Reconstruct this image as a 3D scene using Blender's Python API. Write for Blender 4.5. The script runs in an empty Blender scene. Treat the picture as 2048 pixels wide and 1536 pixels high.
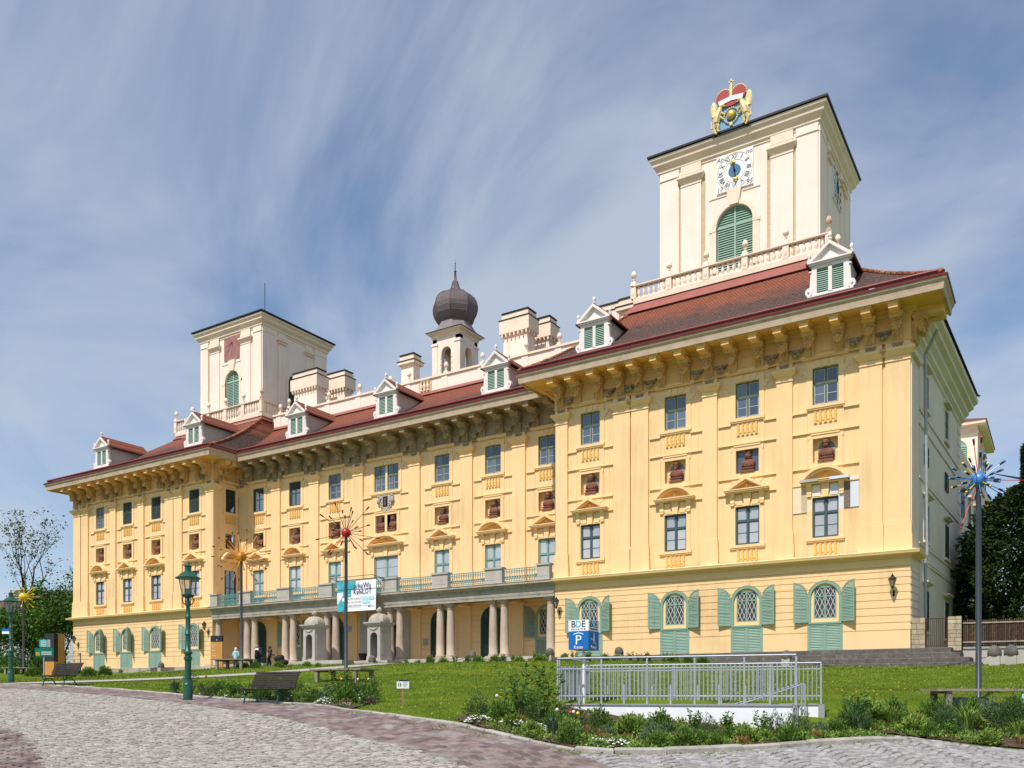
import bpy, bmesh, math, random
import numpy as np
from mathutils import Vector, Matrix
R = math.radians
random.seed(7)
rng = np.random.default_rng(11)
SC = bpy.context.scene
COL = SC.collection

# ------------------------------------------------------------ camera
CAM = (6.777, -50.187, -2.393)
cd = bpy.data.cameras.new('camera')
cam = bpy.data.objects.new('camera', cd)
COL.objects.link(cam)
cam.location = CAM
cam.rotation_euler = (R(90), 0, math.atan2(.5361, .8441))
cd.sensor_width = 36
cd.lens = 1730 / 2048 * 36
cd.shift_y = 619 / 2048
cd.clip_start = .1
cd.clip_end = 4000
SC.camera = cam

# ------------------------------------------------------------ sky and sun
SUN_EL = 55.5
SUN_AZ = 1.2          # degrees to the left of the facade's normal
w = bpy.data.worlds.new('World')
SC.world = w
w.use_nodes = True
nt = w.node_tree
nt.nodes.clear()
def N(t, **k):
    n = nt.nodes.new(t)
    for a, b in k.items():
        setattr(n, a, b)
    return n
out = N('ShaderNodeOutputWorld')
bg = N('ShaderNodeBackground')
sky = N('ShaderNodeTexSky', sky_type='NISHITA', sun_disc=False)
sky.sun_elevation = R(SUN_EL)
sky.sun_rotation = R(180 + SUN_AZ)
sky.altitude = 200
sky.air_density = 1.0
sky.dust_density = .8
sky.ozone_density = 1.2
tc = N('ShaderNodeTexCoord')
sep = N('ShaderNodeSeparateXYZ')
add = N('ShaderNodeMath', operation='ADD'); add.inputs[1].default_value = .28
mx = N('ShaderNodeMath', operation='MAXIMUM'); mx.inputs[1].default_value = .05
dv = N('ShaderNodeVectorMath', operation='DIVIDE')
cmb = N('ShaderNodeCombineXYZ')
rot = N('ShaderNodeMapping'); rot.inputs['Rotation'].default_value = (0, 0, R(-47))
mp = N('ShaderNodeMapping'); mp.inputs['Scale'].default_value = (1.05, .62, 0); mp.inputs['Location'].default_value = (5.2, .9, 0)
mp2 = N('ShaderNodeMapping'); mp2.inputs['Scale'].default_value = (.8, .45, 0); mp2.inputs['Location'].default_value = (4.7, 1.2, 0)
n1 = N('ShaderNodeTexNoise'); n1.inputs['Scale'].default_value = 1.9; n1.inputs['Detail'].default_value = 8; n1.inputs['Roughness'].default_value = .56; n1.inputs['Distortion'].default_value = .7
n2 = N('ShaderNodeTexNoise'); n2.inputs['Scale'].default_value = 1.15; n2.inputs['Detail'].default_value = 4; n2.inputs['Distortion'].default_value = .3
ml = N('ShaderNodeMath', operation='MULTIPLY')
rp = N('ShaderNodeMapRange'); rp.inputs[1].default_value = .12; rp.inputs[2].default_value = .33; rp.inputs[3].default_value = .06; rp.inputs[4].default_value = .74; rp.interpolation_type = 'SMOOTHSTEP'
mix = N('ShaderNodeMix', data_type='RGBA'); mix.inputs[7].default_value = (4.9, 5.4, 6.2, 1)
L = nt.links.new
L(tc.outputs['Generated'], sep.inputs[0])
L(sep.outputs[2], add.inputs[0]); L(add.outputs[0], mx.inputs[0])
for i in range(3):
    L(mx.outputs[0], cmb.inputs[i])
L(tc.outputs['Generated'], dv.inputs[0]); L(cmb.outputs[0], dv.inputs[1])
L(dv.outputs[0], rot.inputs[0]); L(rot.outputs[0], mp.inputs[0]); L(rot.outputs[0], mp2.inputs[0])
L(mp.outputs[0], n1.inputs['Vector']); L(mp2.outputs[0], n2.inputs['Vector'])
L(n1.outputs[0], ml.inputs[0]); L(n2.outputs[0], ml.inputs[1])
L(ml.outputs[0], rp.inputs[0])
tint = N('ShaderNodeVectorMath', operation='MULTIPLY'); tint.inputs[1].default_value = (.82, 1.0, 1.14)
L(sky.outputs[0], tint.inputs[0]); L(tint.outputs[0], mix.inputs[6]); L(rp.outputs[0], mix.inputs[0])
L(mix.outputs[2], bg.inputs[0]); L(bg.outputs[0], out.inputs[0])
bg.inputs[1].default_value = .122

sd = bpy.data.lights.new('sun', 'SUN')
sd.energy = 4.8
sd.angle = R(.53)
sd.color = (1, .94, .86)
sun = bpy.data.objects.new('sun', sd)
COL.objects.link(sun)
to_sun = Vector((-math.sin(R(SUN_AZ)) * math.cos(R(SUN_EL)), -math.cos(R(SUN_AZ)) * math.cos(R(SUN_EL)), math.sin(R(SUN_EL))))
sun.rotation_euler = to_sun.to_track_quat('Z', 'Y').to_euler()
sun.location = (0, -60, 60)

SC.view_settings.view_transform = 'Standard'
SC.view_settings.look = 'None'
SC.view_settings.exposure = 0.0
SC.view_settings.gamma = 1
SC.render.engine = 'CYCLES'
SC.cycles.max_bounces = 8
SC.cycles.diffuse_bounces = 5
SC.cycles.transparent_max_bounces = 8

# ------------------------------------------------------------ materials
MATS = {}
def mat(name, col, rough=.75, var=.12, scale=1.5, bump=0, bscale=30, metal=0, col2=None, detail=6, spec=.3, island=0.0, stain=None, streak=None):
    """procedural surface: two noise octaves of colour variation, optional relief, optional per-piece tint, optional stains"""
    m = bpy.data.materials.new(name)
    m.use_nodes = True
    t = m.node_tree
    b = t.nodes['Principled BSDF']
    b.inputs['Roughness'].default_value = rough
    b.inputs['Metallic'].default_value = metal
    b.inputs['Specular IOR Level'].default_value = .08 if name.startswith(('leaf', 'blade', 'lawn', 'stem')) else spec
    geo = t.nodes.new('ShaderNodeNewGeometry')
    pos = geo.outputs['Position']
    c2 = col2 or tuple(c * (1 - 2.2 * var) for c in col)
    nz = t.nodes.new('ShaderNodeTexNoise'); nz.inputs['Scale'].default_value = scale; nz.inputs['Detail'].default_value = detail; nz.inputs['Roughness'].default_value = .62
    t.links.new(pos, nz.inputs['Vector'])
    mr = t.nodes.new('ShaderNodeMapRange'); mr.inputs[1].default_value = .33; mr.inputs[2].default_value = .68
    t.links.new(nz.outputs[0], mr.inputs[0])
    mxn = t.nodes.new('ShaderNodeMix'); mxn.data_type = 'RGBA'
    mxn.inputs[6].default_value = (*col, 1); mxn.inputs[7].default_value = (*c2, 1)
    t.links.new(mr.outputs[0], mxn.inputs[0])
    res = mxn.outputs[2]
    if stain:
        scol, sscale, lo, hi, amt = stain
        mpn = t.nodes.new('ShaderNodeMapping'); mpn.inputs['Scale'].default_value = sscale
        t.links.new(pos, mpn.inputs[0])
        ns = t.nodes.new('ShaderNodeTexNoise'); ns.inputs['Scale'].default_value = 1; ns.inputs['Detail'].default_value = 7; ns.inputs['Roughness'].default_value = .66
        t.links.new(mpn.outputs[0], ns.inputs['Vector'])
        ms = t.nodes.new('ShaderNodeMapRange'); ms.inputs[1].default_value = lo; ms.inputs[2].default_value = hi; ms.inputs[4].default_value = amt
        t.links.new(ns.outputs[0], ms.inputs[0])
        mm = t.nodes.new('ShaderNodeMix'); mm.data_type = 'RGBA'; mm.inputs[7].default_value = (*scol, 1)
        t.links.new(ms.outputs[0], mm.inputs[0]); t.links.new(res, mm.inputs[6])
        res = mm.outputs[2]
    if streak:
        mpn = t.nodes.new('ShaderNodeMapping'); mpn.inputs['Scale'].default_value = (2.6, 2.6, .16)
        t.links.new(pos, mpn.inputs[0])
        ns = t.nodes.new('ShaderNodeTexNoise'); ns.inputs['Scale'].default_value = 1; ns.inputs['Detail'].default_value = 6; ns.inputs['Roughness'].default_value = .7
        t.links.new(mpn.outputs[0], ns.inputs['Vector'])
        nm = t.nodes.new('ShaderNodeTexNoise'); nm.inputs['Scale'].default_value = .23; nm.inputs['Detail'].default_value = 3
        t.links.new(pos, nm.inputs['Vector'])
        pr = t.nodes.new('ShaderNodeMath'); pr.operation = 'MULTIPLY'; t.links.new(ns.outputs[0], pr.inputs[0]); t.links.new(nm.outputs[0], pr.inputs[1])
        ms = t.nodes.new('ShaderNodeMapRange'); ms.inputs[1].default_value = .25; ms.inputs[2].default_value = .42; ms.inputs[4].default_value = .5
        t.links.new(pr.outputs[0], ms.inputs[0])
        mm = t.nodes.new('ShaderNodeMix'); mm.data_type = 'RGBA'; mm.inputs[7].default_value = (*streak, 1)
        t.links.new(ms.outputs[0], mm.inputs[0]); t.links.new(res, mm.inputs[6])
        res = mm.outputs[2]
    if island:
        hs = t.nodes.new('ShaderNodeHueSaturation')
        ma = t.nodes.new('ShaderNodeMapRange'); ma.inputs[3].default_value = 1 - island; ma.inputs[4].default_value = 1 + island
        t.links.new(geo.outputs['Random Per Island'], ma.inputs[0])
        t.links.new(ma.outputs[0], hs.inputs['Value'])
        mh = t.nodes.new('ShaderNodeMapRange'); mh.inputs[3].default_value = .5 - island * .05; mh.inputs[4].default_value = .5 + island * .05
        oi = t.nodes.new('ShaderNodeObjectInfo')
        ad = t.nodes.new('ShaderNodeMath'); ad.operation = 'ADD'
        t.links.new(geo.outputs['Random Per Island'], ad.inputs[0]); t.links.new(oi.outputs['Random'], ad.inputs[1])
        fr = t.nodes.new('ShaderNodeMath'); fr.operation = 'FRACT'
        t.links.new(ad.outputs[0], fr.inputs[0])
        t.links.new(fr.outputs[0], ma.inputs[0]); t.links.new(fr.outputs[0], mh.inputs[0]); t.links.new(mh.outputs[0], hs.inputs['Hue'])
        t.links.new(res, hs.inputs['Color'])
        res = hs.outputs[0]
    t.links.new(res, b.inputs['Base Color'])
    if bump:
        nb = t.nodes.new('ShaderNodeTexNoise'); nb.inputs['Scale'].default_value = bscale; nb.inputs['Detail'].default_value = 5
        t.links.new(pos, nb.inputs['Vector'])
        bp = t.nodes.new('ShaderNodeBump'); bp.inputs['Strength'].default_value = bump; bp.inputs['Distance'].default_value = .02
        t.links.new(nb.outputs[0], bp.inputs['Height']); t.links.new(bp.outputs[0], b.inputs['Normal'])
    MATS[name] = m
    return m

mat('plaster', (.885, .615, .325), .85, .035, .5, .25, 14, stain=((.70, .43, .2), (.7, .7, .5), .56, .8, .3), streak=(.56, .37, .19))
mat('trim', (.885, .615, .32), .85, .03, .9, .15, 20, stain=((.55, .33, .13), (2.5, 2.5, 1.0), .58, .82, .4))
mat('shadeplaster', (.85, .53, .22), .85, .05, .9, .2, 20, stain=((.5, .29, .11), (1.5, 1.5, 1.0), .56, .8, .5))  # plaster copy deepened, like carved, to put the eaves' warm shade into the colour
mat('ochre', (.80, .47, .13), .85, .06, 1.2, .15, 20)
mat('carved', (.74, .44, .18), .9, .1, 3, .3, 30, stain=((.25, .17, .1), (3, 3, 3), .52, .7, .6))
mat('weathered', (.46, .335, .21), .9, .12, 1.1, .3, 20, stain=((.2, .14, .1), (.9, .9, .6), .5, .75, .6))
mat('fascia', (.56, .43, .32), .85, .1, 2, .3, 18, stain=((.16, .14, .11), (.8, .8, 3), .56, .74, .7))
mat('grime', (.42, .32, .2), .9, .15, 4, .3, 30, stain=((.1, .08, .06), (2, 2, 2), .5, .7, .8))
mat('cream', (.91, .76, .655), .85, .03, .6, .2, 14, stain=((.62, .45, .28), (1.3, 1.3, .4), .58, .8, .3), streak=(.66, .53, .41))
mat('creamtrim', (.88, .715, .57), .85, .05, 1.2, .2, 20, stain=((.5, .36, .22), (2, 2, 1), .56, .78, .4))
mat('oldcoat', (.84, .68, .47), .85, .05, 4, .2, 20)
mat('roughcream', (.72, .55, .36), .95, .15, 18, .8, 60)
mat('sideplaster', (.80, .68, .55), .88, .05, .5, .25, 14, stain=((.4, .35, .26), (1.3, 1.3, .3), .55, .8, .4))
mat('whitepaint', (.80, .74, .70), .6, .04, 2, 0)
mat('pinkside', (.60, .49, .45), .8, .06, 1, .1, 15)
mat('bluewhite', (.68, .69, .75), .8, .03, 2)
mat('reddot', (.33, .24, .2), .95, .35, 24, .6, 50)
mat('stone', (.46, .41, .34), .88, .12, 1.6, .4, 24, stain=((.12, .105, .09), (1.6, 1.6, 2.4), .54, .74, .75))
mat('palestone', (.47, .435, .39), .85, .08, 1.2, .3, 24, stain=((.25, .22, .2), (2, 2, 1), .57, .78, .6))
mat('columnstone', (.54, .425, .33), .82, .1, 1.8, .35, 26, stain=((.22, .16, .12), (3, 3, .8), .58, .78, .5))
mat('darkstone', (.15, .135, .12), .92, .2, 3, .5, 26, stain=((.32, .3, .26), (4, 4, 5), .55, .72, .6))
mat('ashlar', (.50, .41, .28), .92, .15, 4, .6, 26, island=.18, stain=((.25, .2, .13), (4, 4, 4), .55, .75, .5))
mat('terracotta', (.25, .105, .07), .85, .15, 5, .4, 30)
mat('mosaic', (.14, .13, .12), .8, .5, 26, .5, 40, col2=(.42, .4, .37))
mat('redmetal', (.235, .035, .035), .45, .12, 2, 0, spec=.5)
mat('redflash', (.34, .10, .08), .5, .1, 2, 0, spec=.4)
mat('blackmetal', (.02, .02, .022), .5, .1, 3, 0)
mat('slate', (.155, .12, .12), .55, .12, 3, .1, 20, spec=.45)
mat('onionflat', (.23, .2, .195), .5, .1, 3, .1, 20, spec=.45)
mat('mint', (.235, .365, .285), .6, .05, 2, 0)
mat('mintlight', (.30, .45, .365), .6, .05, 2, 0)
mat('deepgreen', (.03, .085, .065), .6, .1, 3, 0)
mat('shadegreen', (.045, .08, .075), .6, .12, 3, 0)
mat('teal', (.14, .33, .33), .5, .12, 6, 0)
mat('winframe', (.11, .15, .09), .6, .15, 5, 0)
mat('winframeblue', (.07, .11, .12), .6, .1, 5, 0)
mat('winteal', (.2, .33, .29), .6, .08, 5, 0)
mat('sashwhite', (.46, .48, .5), .55, .04, 4, 0)
mat('lattice', (.72, .7, .66), .6, .05, 4, 0)
mat('gold', (.75, .53, .13), .38, .12, 8, 0, metal=.55)
mat('palegold', (.82, .66, .33), .5, .1, 8, 0)
mat('crimson', (.42, .05, .05), .55, .08, 5, 0)
mat('skyblue', (.20, .42, .66), .6, .12, 6, 0)
mat('clockwhite', (.82, .83, .84), .6, .03, 2, 0)
mat('clockblue', (.05, .17, .30), .5, .06, 4, 0)
mat('ink', (.02, .025, .04), .6, 0, 4, 0)
mat('violet', (.22, .10, .24), .6, 0, 4, 0)
mat('redsundial', (.30, .12, .11), .8, .3, 3, 0, col2=(.38, .2, .18))
mat('lampgreen', (.012, .085, .05), .35, .1, 5, 0, spec=.5)
mat('benchwood', (.034, .026, .023), .7, .2, 8, .3, 40)
mat('greywood', (.34, .28, .23), .85, .15, 8, .5, 40, island=.15)
mat('brownwood', (.36, .2, .11), .8, .15, 8, .3, 40)
mat('picket', (.13, .075, .05), .85, .25, 6, .4, 40, island=.3)
mat('rail', (.42, .36, .3), .9, .2, 6, .4, 40)
mat('steel', (.42, .45, .49), .45, .08, 6, 0, metal=.25)
mat('galv', (.40, .42, .45), .5, .08, 4, 0, metal=.3)
mat('polegrey', (.035, .045, .06), .4, .1, 4, 0, spec=.5)
mat('rust', (.10, .035, .025), .8, .2, 10, 0)
mat('garagewhite', (.82, .83, .86), .8, .02, 2, .1, 20)
mat('garagegrey', (.33, .33, .34), .7, .06, 4, 0)
mat('signblue', (.003, .14, .47), .35, .04, 1, 0, spec=.5)
mat('signdark', (.002, .08, .30), .35, .04, 1, 0, spec=.5)
mat('signwhite', (.85, .86, .88), .4, .02, 2, 0)
mat('cyan', (.05, .45, .62), .5, .05, 2, 0)
mat('bannerteal', (.02, .26, .33), .7, .4, 1.6, 0, col2=(.10, .52, .60))
mat('bannerpale', (.36, .68, .71), .7, .04, 2, 0)
mat('navy', (.045, .02, .17), .6, .03, 2, 0)
mat('greytext', (.22, .22, .25), .7, 0, 2, 0)
mat('orangepanel', (.58, .28, .07), .55, .05, 2, 0)
mat('blackglass', (.012, .013, .017), .15, .1, 2, 0, spec=.6)
mat('greensign', (.0, .17, .12), .4, .05, 2, 0)
mat('tealsign', (.02, .36, .36), .4, .1, 2, 0)
mat('yellowpaint', (.80, .56, .02), .4, .06, 4, 0, spec=.5)
mat('orangepaint', (.72, .30, .015), .4, .08, 4, 0, spec=.5)
mat('redpaint', (.58, .02, .015), .35, .06, 4, 0, spec=.5)
mat('bluepaint', (.06, .22, .56), .35, .06, 4, 0, spec=.5)
mat('concrete', (.36, .35, .33), .9, .1, 3, .3, 30)
mat('kerb', (.40, .37, .33), .9, .15, 5, .5, 30, island=.2)
mat('cobble', (.355, .33, .295), .82, .14, 6, .5, 45, island=.26)
mat('sett', (.33, .32, .315), .8, .12, 6, .4, 45, island=.22)
mat('paver', (.205, .145, .138), .85, .14, 5, .35, 45, island=.36, stain=((.24, .23, .22), (1.1, 1.1, 1), .48, .66, .75))
mat('sand', (.25, .225, .195), .95, .2, 5, .4, 60, col2=(.13, .12, .10))
mat('pathgravel', (.42, .39, .36), .95, .12, 12, .3, 60)
mat('soil', (.10, .062, .042), .97, .3, 6, .9, 40, col2=(.045, .03, .02))
mat('lawn', (.12, .17, .012), .95, .2, 1.1, .8, 26, col2=(.05, .10, .006), stain=((.17, .21, .03), (.5, .8, 1), .5, .72, .6))
mat('blade', (.14, .185, .022), .75, .2, .55, 0, island=.4, stain=((.23, .24, .04), (.35, .7, 1), .5, .64, .75))
mat('dandelion', (.80, .55, .02), .7, .05, 4, 0)
mat('daisy', (.85, .85, .82), .7, .03, 4, 0)
mat('leaf_mid', (.13, .235, .04), .6, .2, 3, 0, island=.4)
mat('leaf_light', (.22, .33, .06), .6, .2, 3, 0, island=.35)
mat('leaf_dark', (.065, .125, .04), .6, .2, 3, 0, island=.45)
mat('leaf_blue', (.14, .21, .11), .6, .2, 3, 0, island=.3)
mat('leaf_yew', (.045, .07, .02), .7, .2, 2, 0, island=.6)
mat('leaf_tree', (.09, .18, .03), .6, .2, 1, 0, island=.45)
mat('leaf_olive', (.14, .165, .06), .6, .2, 1, 0, island=.4)
mat('stemgreen', (.11, .17, .05), .7, .1, 3, 0)
mat('dryplant', (.34, .2, .07), .8, .2, 6, 0, island=.3)
mat('purpleplant', (.16, .05, .09), .8, .2, 6, 0, island=.3)
mat('bark', (.055, .045, .04), .95, .3, 4, .9, 14)
mat('tulipred', (.62, .05, .05), .5, .1, 8, 0)
mat('tulipwhite', (.82, .72, .70), .5, .1, 8, 0)
mat('tulippeach', (.80, .28, .12), .5, .1, 8, 0)
mat('skin', (.52, .30, .22), .6, .05, 5, 0)
mat('hairwhite', (.70, .69, .66), .8, .05, 20, 0)
mat('hairbrown', (.07, .035, .02), .8, .1, 20, 0)
mat('hairgrey', (.30, .27, .24), .8, .1, 20, 0)
mat('clothblue', (.42, .60, .68), .85, .05, 5, .2, 20)
mat('clothwhite', (.70, .66, .58), .85, .05, 5, .2, 20)
mat('denim', (.035, .05, .11), .9, .12, 8, .2, 40)
mat('clothdark', (.06, .05, .055), .9, .1, 5, .2, 20)
mat('clothnavy', (.025, .03, .06), .9, .1, 5, .2, 20)
mat('bagblack', (.012, .012, .018), .7, .1, 5, 0)
mat('bagpink', (.42, .22, .17), .6, .06, 5, 0)
mat('housewhite', (.62, .64, .66), .9, .05, 1, 0)
mat('houseroof', (.15, .10, .085), .9, .2, 3, .4, 8)
mat('houseroofdark', (.06, .06, .065), .8, .2, 3, .3, 8)
mat('housebeige', (.50, .40, .29), .9, .06, 1, 0)
mat('carwhite', (.7, .7, .7), .25, .02, 1, 0, spec=.6)
mat('tyre', (.015, .015, .015), .8, .1, 6, 0)

def glass(name, col, rough=.06, curtain=None):
    """window pane: dark room (or drawn blind) behind a reflecting sheet"""
    m = bpy.data.materials.new(name); m.use_nodes = True
    t = m.node_tree; b = t.nodes['Principled BSDF']
    geo = t.nodes.new('ShaderNodeNewGeometry')
    nz = t.nodes.new('ShaderNodeTexNoise'); nz.inputs['Scale'].default_value = .8
    t.links.new(geo.outputs['Position'], nz.inputs['Vector'])
    mm = t.nodes.new('ShaderNodeMix'); mm.data_type = 'RGBA'
    mm.inputs[6].default_value = (*col, 1); mm.inputs[7].default_value = (*(curtain or tuple(c * .5 for c in col)), 1)
    oi = t.nodes.new('ShaderNodeObjectInfo'); av = t.nodes.new('ShaderNodeMath'); av.operation = 'MULTIPLY_ADD'; av.inputs[1].default_value = .9
    sb = t.nodes.new('ShaderNodeMath'); sb.operation = 'SUBTRACT'; sb.inputs[1].default_value = .45; t.links.new(nz.outputs[0], sb.inputs[0])
    t.links.new(oi.outputs['Random'], av.inputs[0]); t.links.new(sb.outputs[0], av.inputs[2]); av.use_clamp = True
    t.links.new(av.outputs[0], mm.inputs[0]); t.links.new(mm.outputs[2], b.inputs['Base Color'])
    b.inputs['Roughness'].default_value = rough
    b.inputs['Specular IOR Level'].default_value = .5
    b.inputs['Coat Weight'].default_value = .6; b.inputs['Coat Roughness'].default_value = .03
    bp = t.nodes.new('ShaderNodeBump'); bp.inputs['Strength'].default_value = .06
    n2 = t.nodes.new('ShaderNodeTexNoise'); n2.inputs['Scale'].default_value = 2.2
    t.links.new(geo.outputs['Position'], n2.inputs['Vector']); t.links.new(n2.outputs[0], bp.inputs['Height']); t.links.new(bp.outputs[0], b.inputs['Coat Normal'])
    MATS[name] = m
glass('paneDark', (.05, .07, .11), .06, (.13, .17, .24))
glass('paneBlind', (.50, .51, .56), .12, (.33, .35, .41))
glass('paneMid', (.5, .54, .58), .1, (.34, .38, .42))
glass('paneBlack', (.05, .045, .055))
glass('paneWarm', (.45, .36, .25))
glass('paneClear', (.45, .47, .45))

def tile_mat(name, dark_lo, dark_hi, cx0, amt):
    """plain clay roof tiles: courses and joints as relief, lichen and soot in irregular patches"""
    m = bpy.data.materials.new(name); m.use_nodes = True
    t = m.node_tree; b = t.nodes['Principled BSDF']; b.inputs['Roughness'].default_value = .85
    b.inputs['Specular IOR Level'].default_value = .25
    geo = t.nodes.new('ShaderNodeNewGeometry'); sp = t.nodes.new('ShaderNodeSeparateXYZ')
    t.links.new(geo.outputs['Position'], sp.inputs[0])
    xy = t.nodes.new('ShaderNodeMath'); xy.operation = 'ADD'
    t.links.new(sp.outputs[0], xy.inputs[0]); t.links.new(sp.outputs[1], xy.inputs[1])
    cb = t.nodes.new('ShaderNodeCombineXYZ')
    t.links.new(sp.outputs[0], cb.inputs[0]); t.links.new(sp.outputs[2], cb.inputs[1])
    br = t.nodes.new('ShaderNodeTexBrick'); br.inputs['Scale'].default_value = 1; br.inputs['Brick Width'].default_value = .2; br.inputs['Row Height'].default_value = .125
    br.inputs['Mortar Size'].default_value = .022; br.inputs['Mortar Smooth'].default_value = .4
    br.inputs['Color1'].default_value = (.33, .10, .052, 1); br.inputs['Color2'].default_value = (.24, .072, .042, 1); br.inputs['Mortar'].default_value = (.06, .02, .014, 1)
    t.links.new(cb.outputs[0], br.inputs['Vector'])
    nz = t.nodes.new('ShaderNodeTexNoise'); nz.inputs['Scale'].default_value = .45; nz.inputs['Detail'].default_value = 8; nz.inputs['Roughness'].default_value = .65
    t.links.new(geo.outputs['Position'], nz.inputs['Vector'])
    # lichen grows where the dormers' and eaves' damp side is; patch edge broken by noise
    zr = t.nodes.new('ShaderNodeMapRange'); zr.inputs[1].default_value = dark_lo; zr.inputs[2].default_value = dark_hi; zr.inputs[3].default_value = 1; zr.inputs[4].default_value = 0
    t.links.new(sp.outputs[2], zr.inputs[0])
    ad = t.nodes.new('ShaderNodeMath'); ad.operation = 'ADD'
    t.links.new(zr.outputs[0], ad.inputs[0]); t.links.new(nz.outputs[0], ad.inputs[1])
    rr = t.nodes.new('ShaderNodeMapRange'); rr.inputs[1].default_value = .72; rr.inputs[2].default_value = 1.02; rr.inputs[4].default_value = amt
    t.links.new(ad.outputs[0], rr.inputs[0])
    nf = t.nodes.new('ShaderNodeTexNoise'); nf.inputs['Scale'].default_value = 9; nf.inputs['Detail'].default_value = 5
    t.links.new(geo.outputs['Position'], nf.inputs['Vector'])
    lc = t.nodes.new('ShaderNodeValToRGB'); lc.color_ramp.elements[0].position = .42; lc.color_ramp.elements[0].color = (.038, .022, .019, 1); lc.color_ramp.elements[1].position = .72; lc.color_ramp.elements[1].color = (.14, .10, .085, 1)
    t.links.new(nf.outputs[0], lc.inputs[0])
    mm = t.nodes.new('ShaderNodeMix'); mm.data_type = 'RGBA'
    t.links.new(rr.outputs[0], mm.inputs[0]); t.links.new(br.outputs['Color'], mm.inputs[6]); t.links.new(lc.outputs[0], mm.inputs[7])
    t.links.new(mm.outputs[2], b.inputs['Base Color'])
    bp = t.nodes.new('ShaderNodeBump'); bp.inputs['Strength'].default_value = .7; bp.inputs['Distance'].default_value = .03; bp.invert = True
    t.links.new(br.outputs['Fac'], bp.inputs['Height']); t.links.new(bp.outputs[0], b.inputs['Normal'])
    MATS[name] = m
tile_mat('tiles', 19.3, 23.6, 0, .92)
tile_mat('tilescentre', 18.6, 22.2, 0, .75)
mat('ridge', (.36, .14, .065), .85, .25, 5, .4, 30, island=.25)

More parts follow.
